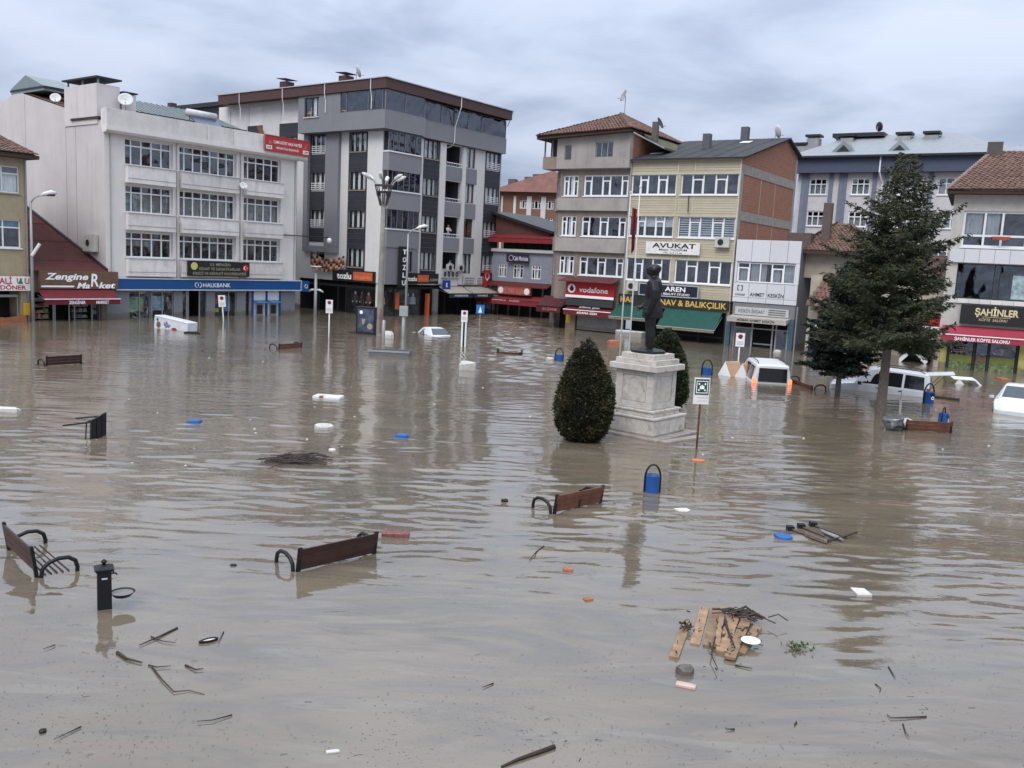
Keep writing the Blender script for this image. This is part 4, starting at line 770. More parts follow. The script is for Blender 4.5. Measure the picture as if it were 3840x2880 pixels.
# checked rug hung from a first-floor window
rg = fthing(FGL, -6.3, -0.35, 3.6, 'hanging_rug', 'orange and black patterned rug hanging beside the black vertical sign', 'rug')
m = MB(); n = 14
for i in range(n):
    for j in range(5):
        P = lambda a, b_: (-1.8 + 4.2 * a / n, -0.05 * math.sin(a), 1.35 - 1.25 * b_ / 5 * (1 - 0.25 * a / n) - 0.5 * math.sin(math.pi * a / n) * 0.8 - 0.1 * a / n)
        m.cur = (i + j * 2 + (i // 3)) % 3; m.face([P(i, j), P(i + 1, j), P(i + 1, j + 1), P(i, j + 1)])
m.build('cloth', [mat('rug_red', (0.3, 0.07, 0.04), 0.9), mat('rug_cream', (0.45, 0.33, 0.22), 0.9), mat('rug_black', (0.03, 0.025, 0.025), 0.9)], rg)
rg2 = fthing(FGL, -15.6, -0.12, 14.4, 'hanging_cloth', 'small brown cloth hanging below a top window of the grey block', 'cloth'); MB().extr([(-0.5, 1.7), (0.1, 1.7), (0.9, 0.3), (0.5, 0.0)], -0.03, 0.0).build('cloth', mat('cloth_brown', (0.2, 0.09, 0.06), 0.9), rg2)

# ================================================================== buildings behind and between
t = thing('apartment_block', 'dark grey flat roofed block peeping over the white parapet', 'apartment building', far(690, 112, -36).o, R_(-36))
fb = far(690, 112, -36); z0 = fb.uz(600, 440)[1]; z1 = fb.uz(690, 425)[1] + 0.3
m = MB(); wall(m, -9, 8, ZB, z1, [(-8 + k * 2.6, -6.4 + k * 2.6, z1 - 2.3, z1 - 0.9) for k in range(6)], 0.3); m.face([(-9, 0, ZB), (-9, 10, ZB), (-9, 10, z1), (-9, 0, z1)]); m.build('wall', mat('slate_render', (0.1, 0.11, 0.14), 0.8), t)
for k in range(6): window(t, I_, -8 + k * 2.6, -6.4 + k * 2.6, z1 - 2.3, z1 - 0.9, [1, 1], fm=M_STEEL)
MB().box(-9.5, 8.5, -0.8, 11, z1 + 0.02, z1 + 0.5).build('roof', M_DARK, t); MB().box(-5, -4.2, 1, 1.8, z1 + 0.5, z1 + 1.4).build('chimney', M_FASC, t)
# brick house with orange roof
fb = far(1990, 120, -20)
t = thing('brick_house', 'brick apartment house with orange roof behind the street cafe', 'house', fb.o, fb.a)
U = lambda x, y: fb.uz(x, y); ze = U(1990, 722)[1]; zr = U(1990, 662)[1]; uL = U(1860, 800)[0]; uR = U(2110, 800)[0]
cols = [(U(1948, 780)[0], U(1975, 780)[0]), (U(1992, 780)[0], U(2028, 780)[0]), (U(2045, 780)[0], U(2075, 780)[0])]
zr_ = [(U(1990, 783)[1], U(1990, 752)[1]), (U(1990, 846)[1], U(1990, 815)[1]), (U(1990, 905)[1], U(1990, 875)[1])]
M_RBR = brick_mat('red_brick', (0.24, 0.085, 0.05), (0.2, 0.07, 0.045), (0.2, 0.14, 0.11), 0.25, 0.08)
m = MB(); wall(m, uL, uR, ZB, ze, [(a, b_, c, e) for a, b_ in cols for c, e in zr_], 0.2); m.build('wall', M_RBR, t)
for a, b_ in cols:
    for c, e in zr_: window(t, I_, a, b_, c, e, [1, 1, 1], [2, 0, 2], at=0.08, fw=0.08)
for x0, x1 in ((1975, 1992), (2028, 2046), (1925, 1934), (1879, 1885)): MB().box(U(x0, 800)[0], U(x1, 800)[0], -0.15, 0.0, ZB, ze - 0.5).build('pilaster', M_PALE, t)
MB().hexa([(uL - 1, -1, ze), (uR + 1, -1, ze), (uR + 1, 9, ze), (uL - 1, 9, ze), (uL + 1, 4, zr - 1), (uR - 3, 4, zr + 1.2), (uR - 3, 6, zr + 1.2), (uL + 1, 6, zr - 1)]).build('roof', mat('orange_roof', (0.15, 0.065, 0.052), 0.8, var=0.3, vs=0.8), t)
for x, y, w2 in ((1953, 660, 1.2), (1993, 650, 1.8), (2010, 652, 1.2), (1888, 668, 1.0)):
    u, z = U(x, y + 20); MB().box(u - w2 / 2, u + w2 / 2, 3, 4.2, z - 1.8, z + 0.9).build('chimney', mat('chimney_grey', (0.12, 0.11, 0.1), 0.9), t)
# street cafe
FC = Frame(gnd(1872, 1178), -33.6); C = lambda x, y: FC.uz(x, y)
t = fthing(FC, 0, 0, 0, 'cafe_house', 'narrow blue grey cafe house with brown gable and red awnings in the far street', 'cafe')
uL, uR = -1.2, C(2060, 1100)[0] + 1.5
z_led = C(1945, 946)[1]; zb_ = C(1945, 1062)[1]; zw1, zw0 = C(1945, 992)[1], C(1945, 1043)[1]
wx = [(C(1869, 1015)[0], C(1899, 1015)[0]), (C(1924, 1015)[0], C(1962, 1015)[0]), (C(1993, 1015)[0], C(2028, 1015)[0])]
m = MB(); wall(m, uL, uR, zb_, z_led, [(a, b_, zw0, zw1) for a, b_ in wx], 0.2); m.build('wall', mat('bluegrey_render', (0.24, 0.26, 0.31), 0.8, streak=0.15), t)
for a, b_ in wx: window(t, I_, a, b_, zw0, zw1, [1, 1.1, 1], 1, at=0.06, fw=0.09, curt=[(0.3, 0.65)])
MB().box(uL, uR, -0.3, 0.1, z_led + 0.003, z_led + 0.28).build('ledge', M_PALE, t)
zr0 = C(1945, 895)[1]; b0 = MB(); b0.face([(uL, 2.5, z_led), (uR, 2.5, z_led), (uR, 2.5, zr0 + 1), (uL, 2.5, zr0 + 1)]); b0.build('terrace_interior', mat('terrace_dark', (0, 0, 0)), t)
for k in range(9): MB().box(uL + 0.5 + k * 0.9, uL + 0.9 + k * 0.9, 1.2, 1.5, z_led + 0.3, z_led + 0.3 + rnd.uniform(0.8, 1.8)).build('terrace_plant', mat('dark_leaf', (0.04, 0.05, 0.03), 0.9), t)
gp = [C(1862, 806), C(2062, 878)]
MB().extr([(gp[0][0], gp[0][1]), (gp[1][0], gp[1][1]), (gp[1][0], zr0 + 0.2), (gp[0][0], zr0 + 0.2)], 0.0, 0.3).build('gable', mat('brown_board', (0.11, 0.045, 0.035), 0.7, var=0.2), t)
MB().extr([(gp[0][0] - 0.5, gp[0][1] + 0.15), (gp[1][0] + 0.5, gp[1][1] + 0.0), (gp[1][0] + 0.5, gp[1][1] + 0.25), (gp[0][0] - 0.5, gp[0][1] + 0.4)], -0.5, 8).build('roof', M_DARK, t)
M_RED = mat('red_canvas', (0.2, 0.022, 0.03), 0.8, var=0.15)
awning(t, uL, uR, 0.3, zr0 + 0.55, -0.8, zr0 + 0.05, 0.45, M_RED, stripe=M_RED)
zs0, zs1 = C(1945, 1105)[1], C(1945, 1075)[1]
MB().hexa([(uL, -1.0, zb_ - 0.35), (uR - 1.2, -1.0, zb_ - 0.35), (uR - 1.2, 0, zb_), (uL, 0, zb_), (uL, -1.0, zb_ - 0.25), (uR - 1.2, -1.0, zb_ - 0.25), (uR - 1.2, 0, zb_ + 0.1), (uL, 0, zb_ + 0.1)]).build('canopy', mat('dark_red_sheet', (0.1, 0.02, 0.02), 0.6), t)
aw = awning(t, uL - 0.6, uR - 1.4, -0.3, C(1945, 1108)[1], -1.6, C(1945, 1122)[1], 0.5, M_RED, stripe=M_RED); text(aw, 'KAHVALTI    DÖNER', M_TXT, 1.8, C(1945, 1126)[1], -1.63, 0.14, 3.0)
m = MB(); m.face([(uL, 0.8, ZB), (uR, 0.8, ZB), (uR, 0.8, zb_), (uL, 0.8, zb_)]); m.build('shop_interior', M_ROOM, t)
sf = MB()
for k in range(6): x = uL + 0.8 + k * 1.25; sf.box(x, x + 0.14, 0.1, 0.2, ZB, zb_)
sf.build('shop_front', mat('tan_post', (0.2, 0.16, 0.13), 0.8, wet=True), t)
b, w_, h = signboard(FC, C(1888, 1090)[0], C(2012, 1090)[0], zs0, zs1, -1.05, 'shop_sign', 'brick red restaurant sign over the far street awning', mat('sign_brickred', (0.3, 0.07, 0.05), 0.6), 0.1); text(b, 'ETLİ EKMEK SALONU', mat('pale_red', (0, 0, 0)), 0, h / 2, -0.006, 0.5, w_ * 1.3, bold=0.01)
for s_ in (-1, 1): MB().disc((s_ * (w_ - 0.4), -0.01, h / 2), 0.3).build('emblem', M_WHITE, b)
b, w_, h = signboard(FC, C(1908, 968)[0], C(1990, 970)[0], C(1945, 984)[1], C(1945, 953)[1], -0.42, 'shop_sign', 'dark purple cafe sign on the blue grey house', mat('sign_aubergine', (0.025, 0.018, 0.035), 0.5), 0.1); text(b, 'Cafe Merhaba', mat('lilac_text', (0.6, 0.56, 0.65), 0.5), 0.4, h / 2, -0.006, 0.4, w_ * 1.35, bold=0.02); MB().tube([(-w_ + 0.55 + 0.25 * math.cos(k * 0.7), -0.02, h / 2 + 0.25 * math.sin(k * 0.7)) for k in range(10)], 0.025, 4).build('emblem', _M['lilac_text'], b)
# ================================================================== BROWN CONCRETE HOUSE
M_CONC = mat('stained_render', (0.245, 0.205, 0.178), 0.92, wet=True, var=0.2, vs=1.2, streak=0.45, grime=0.35, dirt=(0.1, 0.085, 0.075), bump=0.2)
M_CONC2 = mat('grey_render_old', (0.32, 0.295, 0.28), 0.92, var=0.14, vs=1.0, streak=0.4, grime=0.25, dirt=(0.12, 0.105, 0.1), bump=0.2)
t = fthing(FD, 0, 0, 0, 'old_house', 'stained brown four storey house with hipped tile roof and rounded corner', 'apartment building')
rows = [(10.37, 11.94), (7.3, 8.84), (4.31, 5.76)]; W1, W2 = (-14.3, -12.95), (-12.47, -8.62)
hs = [(a, b_, z0, z1) for a, b_ in (W1, W2) for z0, z1 in rows]
m = MB(); wall(m, -14.6, -8.46, 2.6, 12.4, hs, 0.25); wall(m, -14.6, -8.46, ZB, 2.6, [(-13.0, -8.9, ZB, 1.7), (-14.5, -13.3, ZB, 1.9)], 0.4); m.build('wall', M_CONC, t)
# corner swings back to the left
cn = lambda s, d, z: (-14.6 + s * 0.62, d * 0.62 - s * 0.785, z)
m = MB(cn); wall(m, -2.1, 0, ZB, 12.4, [(-1.55, -0.75, z0 - 0.1, z1 - 0.15) for z0, z1 in rows], 0.2); m.face([(-2.1, 0, ZB), (-2.1, 7, ZB), (-2.1, 7, 12.4), (-2.1, 0, 12.4)]); m.build('corner_wall', M_CONC, t)
for z0, z1 in rows:
    window(t, cn, -1.55, -0.75, z0 - 0.1, z1 - 0.15, [1, 1], at=0.08, fw=0.08, curt=[(0.1, 0.5)])
    window(t, I_, *W1, z0, z1, [1, 1, 1], [2, 0, 2], at=0.08, fw=0.085, sill=M_WHITE, curt=[(0.42, 0.62)])
    window(t, I_, *W2, z0, z1, [0.85, 1.2, 0.85, 1.25, 0.75], [2, 0, 2, 0, 2], at=0.08, fw=0.085, sill=M_WHITE)
for zb, z1 in ((9.25, 10.22), (6.1, 7.15)):
    MB().box(-14.62, -8.47, -0.28, 0.0, zb, z1).build('band', M_CONC2, t); MB(cn).box(-2.15, 0.1, -0.28, 0.0, zb, z1).build('band', M_CONC2, t)
m = MB(); wall(m, -14.75, -8.45, 12.41, 14.97, [(-11.35, -9.85, 13.18, 14.35), (-14.05, -13.45, 13.05, 14.15)], 0.3, -0.5); m.face([(-14.75, -0.5, 12.41), (-8.45, -0.5, 12.41), (-8.45, 0.05, 12.41), (-14.75, 0.05, 12.41)]).face([(-14.75, -0.5, 12.41), (-14.75, 1.2, 12.41), (-14.75, 1.2, 14.97), (-14.75, -0.5, 14.97)]).face([(-8.45, -0.5, 12.41), (-8.45, 0.0, 12.41), (-8.45, 0.0, 14.97), (-8.45, -0.5, 14.97)]); m.build('upper_wall', M_CONC2, t)
up = MB(); up.box(-16.1, -14.76, -0.35, 1.2, 12.41, 13.35); up.build('balcony', mat('balcony_brown', (0.26, 0.2, 0.17), 0.9, streak=0.3), t)
for (a, b_, z0, z1) in ((-11.35, -9.85, 13.18, 14.35), (-14.05, -13.45, 13.05, 14.15)):
    window(t, lambda s, d, z: (s, d - 0.5, z), a, b_, z0, z1, [1, 1, 1] if b_ - a > 1 else [1], fm=M_STEEL if b_ - a > 1 else M_CONC, at=0.1, fw=0.07, depth=0.7)
pb = MB()
for x in (-16.05, -15.35, -14.8): pb.box(x, x + 0.1, -0.3, -0.2, 13.36, 14.6)
pb.box(-16.05, -14.75, 0.9, 1.0, 13.36, 14.6); pb.build('balcony_post', M_CONC, t)
MB().box(-16.0, -14.8, 0.6, 0.7, 13.36, 14.6).build('balcony_back', mat('terrace_dark', (0, 0, 0)), t)
ea = MB().hexa([(-16.3, -1.1, 14.6), (-8.2, -1.1, 14.97), (-8.2, 9.5, 14.97), (-16.3, 9.5, 14.6), (-16.3, -1.1, 14.82), (-8.2, -1.1, 15.15), (-8.2, 9.5, 15.15), (-16.3, 9.5, 14.82)]).build('roof', mat('dark_eave', (0, 0, 0)), t)
AP = (-11.4, 3.6, 17.0)
MB().face([(-16.35, -1.2, 14.83), (-8.1, -1.2, 15.16), AP]).face([(-8.1, -1.2, 15.16), (-8.1, 9.6, 15.16), AP]).face([(-16.35, 9.6, 14.83), (-16.35, -1.2, 14.83), AP]).face([(-8.1, 9.6, 15.16), (-16.35, 9.6, 14.83), AP]).build('roof_slope', M_TILE, ea)
tile_roof(ea, (-16.35, -1.2, 14.85), (-8.1, -1.2, 15.18), AP, AP, M_TILE); tile_roof(ea, (-8.1, -1.2, 15.18), (-8.1, 9.6, 15.18), AP, AP, M_TILE); tile_roof(ea, (-16.35, 9.6, 14.85), (-16.35, -1.2, 14.85), AP, AP, M_TILE)
MB(TR(-8.44)).box(0.0, 7, 0.0, 0.3, 12.42, 15.0).build('brick_flank', brick_mat('clay_block_flank', (0.3, 0.115, 0.07), (0.25, 0.09, 0.055), (0.25, 0.17, 0.13), side=True), t)
lt = MB(); lt.hexa([(-8.1, 1, 14.9), (-6.5, 1, 13.9), (-6.5, 9, 13.9), (-8.1, 9, 14.9), (-8.1, 1, 15.05), (-6.5, 1, 14.05), (-6.5, 9, 14.05), (-8.1, 9, 15.05)]); lt.build('lean_to_roof', mat('mossy_sheet', (0.09, 0.085, 0.05), 0.9, var=0.4, vs=2), t)
MB().tube([(-8.0, -1.0, 14.85), (-6.3, 0.8, 13.9)], 0.06, 6).build('gutter', M_STEEL, t)
dish(FD.w(-11.2, 3.3, 16.95), 0.48, R_(-75), R_(20), 'big satellite dish on a mast at the tip of the hipped roof', 1.1, mat('dish_brown', (0.3, 0.28, 0.27), 0.6))
dish(FD.w(-7.6, 2.5, 15.2), 0.45, R_(60), R_(25), 'dark satellite dish low on the right of the hipped roof', 0.5, M_DARK)
MB().box(-7.5, -7.1, 1.0, 1.4, 14.4, 15.9).build('chimney', mat('chimney_grey', (0, 0, 0)), t)
# shops under it
ir = MB(); ir.face([(-14.5, 0.9, ZB), (-8.9, 0.9, ZB), (-8.9, 0.9, 1.9), (-14.5, 0.9, 1.9)]); ir.build('shop_interior', M_ROOM, t)
sh = MB()
for k in range(12): sh.box(-12.4, -8.95, 0.05 + (k % 2) * 0.012, 0.1, 0.05 + k * 0.14, 0.18 + k * 0.14)
sh.build('roller_shutter', mat('shutter_grey', (0.24, 0.24, 0.25), 0.5, 0.2, wet=True), t)
MB().box(-13.35, -12.5, -0.1, 0.1, ZB, 1.75).build('shop_pier', mat('pier_tan', (0.25, 0.17, 0.12), 0.8), t); MB().box(-13.3, -12.9, -0.13, -0.101, 0.5, 1.2).build('yellow_panel', mat('yellow_paint', (0, 0, 0)), t)
aw = awning(t, -13.1, -8.95, -0.1, 2.0, -0.95, 1.62, 0.42, M_MAR)
text(aw, 'ADANA GÜN', M_TXT, -11.0, 1.42, -0.975, 0.17, 1.8, bold=0.02, shear=0.1); text(aw, 'adana gün', M_TXT, -11.0, 1.86, -0.62, 0.14, 1.8, shear=0.3)
aw = awning(t, -15.6, -13.35, 0.2, 2.5, -1.0, 1.75, 0.5, mat('dark_maroon_cloth', (0.065, 0.012, 0.014), 0.85), stripe=mat('dark_maroon_cloth', (0, 0, 0))); text(aw, 'ECZANE', mat('pale_red', (0, 0, 0)), -14.3, 1.5, -1.03, 0.2, 1.3)
b, w_, h = signboard(FD, -13.2, -8.95, 2.55, 3.75, -0.6, 'shop_sign', 'bright red shop sign with white round emblem on the brown house', mat('telecom_red', (0.4, 0.015, 0.02), 0.45, var=0.04), 0.25)
text(b, 'vodafone', M_TXT, 0.35, h * 0.55, -0.006, 0.42, 2.5, bold=0.01); MB().disc((-1.6, -0.008, h * 0.58), 0.35).build('emblem', M_TXT, b); MB().disc((-1.58, -0.014, h * 0.55), 0.19).build('emblem_drop', M_BLKT, b); MB().extr([(-1.76, h * 0.6), (-1.62, h * 0.78), (-1.5, h * 0.8), (-1.56, h * 0.66), (-1.42, h * 0.6)], -0.02, -0.015).build('emblem_tail', M_BLKT, b)
MB().box(-w_, w_, -0.012, -0.002, 0.0, 0.2).build('white_stripe', M_TXT, b); MB().box(-w_ + 0.05, w_ - 0.05, 0.0, 0.25, -0.62, -0.08).build('grey_panel', mat('panel_anthracite', (0.035, 0.035, 0.04), 0.5), b)
MB().hexa([(-w_ - 0.3, -0.7, h + 0.02), (w_ + 0.2, -0.7, h + 0.02), (w_ + 0.2, 0.5, h + 0.3), (-w_ - 0.3, 0.5, h + 0.3), (-w_ - 0.3, -0.7, h + 0.08), (w_ + 0.2, -0.7, h + 0.08), (w_ + 0.2, 0.5, h + 0.36), (-w_ - 0.3, 0.5, h + 0.36)]).build('rain_hood', mat('dark_red_sheet', (0, 0, 0)), b)

# ================================================================== YELLOW BOARDED HOUSE
M_SID = mat('cream_siding', (0.42, 0.375, 0.28), 0.7, var=0.08, vs=1.5, rnd=0.07, streak=0.12)
M_TRIM = mat('cream_trim', (0.56, 0.52, 0.41), 0.6)
t = fthing(FD, 0, 0, 0, 'boarded_house', 'cream boarded four storey house with black roof and bare brick gable', 'apartment building')
rows = [(10.47, 11.97), (7.42, 8.96), (4.16, 5.86)]; Wn = [(-8.38, -4.78), (-4.42, -0.1)]
hs = [(a, b_, z0, z1) for a, b_ in Wn for z0, z1 in rows]
m = MB(); wall(m, -8.44, 0, ZB, 12.93, hs + [(-8.3, -0.2, ZB, 2.2)], 0.25, 0.03); m.build('wall', M_SID, t)
zs = [(12.0, 12.9), (9.0, 10.4), (5.9, 7.35), (3.05, 4.1)]
for z0, z1 in zs:
    n = round((z1 - z0) / 0.18)
    for a, b_ in ((-8.4, -4.72), (-4.64, -3.42), (-3.34, -0.06)):
        for j in range(n):
            za = z0 + (z1 - z0) * j / n; zb = z0 + (z1 - z0) * (j + 1) / n
            MB().hexa([(a, -0.012, za + 0.006), (b_, -0.012, za + 0.006), (b_, 0.027, za + 0.006), (a, 0.027, za + 0.006), (a, 0.012, zb), (b_, 0.012, zb), (b_, 0.027, zb), (a, 0.027, zb)]).build('siding_board', M_SID, t)
    tm = MB()
    for x in (-4.71, -3.41): tm.box(x, x + 0.06, -0.03, 0.028, z0, z1)
    tm.box(-8.44, -0.001, -0.03, 0.028, z0 - 0.07, z0 - 0.002).box(-8.44, -0.001, -0.032, 0.028, z1 + 0.002, z1 + 0.05); tm.build('trim', M_TRIM, t)
for z0, z1 in rows:
    n = 9
    for j in range(n): MB().box(-4.77, -4.43, -0.005, 0.028, z0 + (z1 - z0) * j / n + 0.004, z0 + (z1 - z0) * (j + 1) / n).build('siding_board', M_SID, t)
MB().box(-0.055, 0.02, -0.04, 0.029, 3.0, 12.9).build('corner_trim', M_TRIM, t)
MB().tube([(-8.44, -0.1, 2.8), (-8.44, -0.1, 12.8)], 0.06, 6).build('downpipe', M_STEEL, t)
M_BLIND = mat('white_blind', (0.5, 0.53, 0.53), 0.8, var=0.05); M_SLAT = mat('slat_blind', (0.4, 0.43, 0.45), 0.7)
for k, (z0, z1) in enumerate(rows):
    window(t, I_, *Wn[0], z0, z1, [0.85, 0.75, 1.0, 0.85, 0.9], [0, 2, 0, 2, 0], at=0.1, fw=0.085, sill=M_WHITE, curt=[(0.22, 0.98, 0.48, 1.0)] if k == 1 else None, cm=M_BLIND)
    w2 = window(t, I_, *Wn[1], z0, z1, [0.95, 0.9, 1.0, 0.9, 0.95], [0, 2, 0, 2, 0], at=0.1, fw=0.085, sill=M_WHITE)
    if k == 1:
        for j in range(9): MB().box(-4.3, -0.2, 0.17, 0.18, z0 + 0.08 + j * 0.165, z0 + 0.17 + j * 0.165).build('blind_slat', M_SLAT, w2)
m = MB(TR(0)); BR = brick_mat('clay_block', (0.3, 0.115, 0.065), (0.24, 0.085, 0.05), (0.26, 0.18, 0.14), side=True)
m.face([(0.02, 0, ZB), (12.6, 0, ZB), (12.6, 0, 14.6), (9.5, 0, 15.45), (0.02, 0, 12.9)]); m.build('brick_gable', BR, t)
M_CB = mat('bare_concrete', (0.28, 0.26, 0.24), 0.9, var=0.25)
cb_ = MB(TR(0))
for z0, z1 in ((11.95, 12.6), (8.75, 9.4), (5.6, 6.2)): cb_.box(0.05, 12.5, -0.04, 0.0, z0, z1)
cb_.box(0.03, 0.5, -0.05, 0.0, 3, 12.3).box(12.15, 12.6, -0.05, 0.0, 3, 14.3); cb_.build('concrete_beam', M_CB, t)
for s_ in (4.3, 7.6):
    for q0, q1 in ((6.2, 8.75), (9.4, 11.95)): MB(TR(0)).box(s_, s_ + 0.1, -0.025, 0.0, q0, q1).build('mortar_line', mat('mortar', (0.36, 0.28, 0.22), 0.9), t)
M_BROOF = mat('black_roofing', (0.035, 0.036, 0.04), 0.85, var=0.3, vs=1.0)
rf = MB(); rf.hexa([(-8.6, -0.35, 12.9), (0.3, -0.35, 12.9), (0.3, 9.5, 15.5), (-8.6, 9.5, 15.5), (-8.6, -0.35, 13.02), (0.3, -0.35, 13.02), (0.3, 9.5, 15.64), (-8.6, 9.5, 15.64)]); rf.hexa([(-8.6, 9.5, 15.5), (0.3, 9.5, 15.5), (0.3, 12.9, 14.5), (-8.6, 12.9, 14.5), (-8.6, 9.5, 15.64), (0.3, 9.5, 15.64), (0.3, 12.9, 14.64), (-8.6, 12.9, 14.64)])
rf = rf.build('roof', M_BROOF, t)
for k in range(7): x = -8.2 + k * 1.25; MB().hexa([(x, -0.36, 13.021), (x + 1.1, -0.36, 13.021), (x + 1.1, 9.5, 15.641), (x, 9.5, 15.641), (x, -0.36, 13.04), (x + 1.1, -0.36, 13.04), (x + 1.1, 9.5, 15.655), (x, 9.5, 15.655)]).build('roofing_sheet', M_BROOF, rf)
for x, y in ((-4.9, 4.5), (-3.3, 8.2)):
    z = 13 + (y + 0.35) * 0.266; MB().box(x, x + 0.55, y, y + 0.55, z - 0.2, z + 1.15).build('chimney', mat('chimney_slate', (0.1, 0.1, 0.11), 0.9), rf)
for x, y, ln in ((-8.0, 2.0, 0.9), (-2.9, 7.0, 0.8)):
    z = 13.06 + (y + 0.35) * 0.266; MB().hexa([(x, y, z), (x + ln, y, z), (x + ln, y + 0.8, z + 0.213), (x, y + 0.8, z + 0.213), (x, y, z + 0.03), (x + ln, y, z + 0.03), (x + ln, y + 0.8, z + 0.243), (x, y + 0.8, z + 0.243)]).build('skylight', M_WHITE, rf)
dish(FD.w(-0.6, 8.8, 15.4), 0.5, R_(100), R_(15), 'small dish near the gable end of the black roof', 0.3, M_DISH)
pr = MB().face([(-8.3, 1.4, ZB), (-0.2, 1.4, ZB), (-0.2, 1.4, 2.2), (-8.3, 1.4, 2.2)]).build('shop_interior', M_ROOM, t)
sf = MB()
for x in (-8.3, -6.2, -4.3, -2.3, -0.35): sf.box(x, x + 0.12, 0.12, 0.2, ZB, 2.19)
sf.box(-8.3, -0.2, 0.12, 0.2, 0.35, 0.42); sf.build('shop_front', M_DARK, t)
M_TEAL = mat('green_canvas', (0.008, 0.062, 0.05), 0.8, var=0.15)
for a, b_, q in ((-8.8, -5.25, 1.4), (-4.85, -0.45, 1.0)): awning(t, a, b_, -0.12, 2.26, -1.5, q, 0.2, M_TEAL, vm=mat('awning_fringe', (0.2, 0.19, 0.14), 0.9, var=0.5, vs=12), stripe=mat('cream_canvas', (0, 0, 0)))
b, w_, h = signboard(FD, -8.75, -0.02, 2.32, 3.08, -0.22, 'shop_sign', 'dark green sign with golden letters above the green awnings', mat('sign_darkgreen', (0.018, 0.025, 0.018), 0.5), 0.18)
text(b, 'HAL', M_GOLD, -w_ + 0.75, h * 0.5, -0.006, 0.42, 1.1, bold=0.02); text(b, 'MANAV & BALIKÇILIK', M_GOLD, w_ - 0.15, h * 0.48, -0.006, 0.42, 6.0, bold=0.02, align='RIGHT')
b, w_, h = signboard(FD, -7.0, -2.35, 3.12, 3.95, -0.3, 'shop_sign', 'dark navy beauty studio sign above the golden letters', mat('sign_navy', (0.01, 0.012, 0.03), 0.5), 0.14, edge=mat('sign_edge_light', (0.4, 0.42, 0.46), 0.4))
text(b, 'AREN', M_TXT, 0.55, h * 0.66, -0.006, 0.34, 1.6, bold=0.02); text(b, 'HAIR & BEAUTY STUDIO', M_TXT, 0.2, h * 0.22, -0.006, 0.16, 3.0, bold=0.01)
b, w_, h = signboard(FD, -6.75, -2.5, 6.18, 7.05, -0.22, 'office_sign', 'white sign with bold black lettering on the cream boarded house', mat('sign_white', (0, 0, 0)), 0.1)
text(b, 'AVUKAT', M_BLKT, 0.1, h * 0.72, -0.006, 0.34, 3.4, bold=0.025); text(b, 'Metin YILDIRIM', M_BLKT, 0.05, h * 0.37, -0.006, 0.16, 2.2, bold=0.01); text(b, 'TEL: 714 12 86', M_BLKT, 0.05, h * 0.12, -0.006, 0.1, 1.5, bold=0.01)
ac_unit(FD, -0.85, -0.05, 6.8, 'cooling unit under the blinds of the cream boarded house', w_=1.05, h=0.72)
ac_unit(FD, -7.6, -0.05, 3.35, 'round fan cooling unit behind the flagpoles', w_=0.95, h=0.7)
pl = MB().tube([(-3.6, -0.25, 9.2), (-3.7, -0.12, 10.4)], 0.04, 5).build('pole_stub', mat('rust', (0.08, 0.05, 0.035), 0.9), t)
wb = thing('concrete_block', 'white concrete slab lying at the foot of the grey shutter', 'slab', gnd(2365, 1262), FD.a); MB().box(-1.15, 1.0, -0.3, 0.4, -1.0, 0.42).build('slab', M_PALE, wb, bevel=0.03)

# ================================================================== WHITE PANELLED OFFICE
t = fthing(FM, 0, 0, 0, 'panelled_office', 'low office faced with square white panels beside the cream boarded house', 'office building')
M_PAN = mat('white_panel', (0.56, 0.57, 0.6), 0.4, var=0.03, rnd=0.05)
m = MB(); wall(m, -0.1, 4.3, ZB, 7.35, [(0.0, 4.1, 4.48, 5.85), (0.05, 4.0, ZB, 1.7)], 0.3, 0.06); m.face([(4.3, 0.06, ZB), (4.3, 9, ZB), (4.3, 9, 7.35), (4.3, 0.06, 7.35)]).face([(-0.1, 0.06, 7.35), (4.3, 0.06, 7.35), (4.3, 9, 7.35), (-0.1, 9, 7.35)]); m.build('wall', mat('pier_grey', (0, 0, 0)), t)
xs = [-0.17, 0.98, 2.25, 3.48, 4.36]
for a, b_ in zip(xs, xs[1:]):
    MB().box(a + 0.012, b_ - 0.012, -0.02, 0.055, 5.9, 7.4).build('white_panel', M_PAN, t, bevel=0.008)
    for z0, z1 in ((3.42, 4.42), (3.08, 3.4)): MB().box(a + 0.012, b_ - 0.012, -0.02, 0.055, z0, z1).build('white_panel', M_PAN, t, bevel=0.008)
MB().box(-0.16, 0.0, -0.02, 0.055, 4.44, 5.88).build('white_panel', M_PAN, t); MB().box(4.1, 4.36, -0.02, 0.055, 4.44, 5.88).build('white_panel', M_PAN, t)
window(t, I_, 0.0, 4.1, 4.48, 5.85, [0.8, 0.72, 0.75, 0.75, 0.75], [2, 0, 0, 2, 0], at=0.1, fw=0.08, curt=[(0.02, 0.2, 0, 0.7), (0.23, 0.5), (0.58, 0.74, 0, 0.7), (0.78, 0.98)], cm=mat('grey_net', (0.3, 0.31, 0.32), 0.9))
[MB().tube([(0.35 + q * 0.05, -0.03, 3.9), (0.35 + q * 0.17, -0.03, 3.9), (0.35 + q * 0.17, -0.03, 4.22), (0.35 + q * 0.05, -0.03, 4.22)], 0.03, 4).build('emblem', M_BLKT, t) for q in (-1, 1)]; text(t, 'mimar', M_BLKT, 0.4, 3.62, -0.03, 0.2, 0.75, bold=0.01); text(t, 'AHMET', M_BLKT, 1.6, 3.65, -0.03, 0.25, 1.05, bold=0.02); text(t, 'KESKİN', M_BLKT, 2.9, 3.65, -0.03, 0.25, 1.1, bold=0.02)
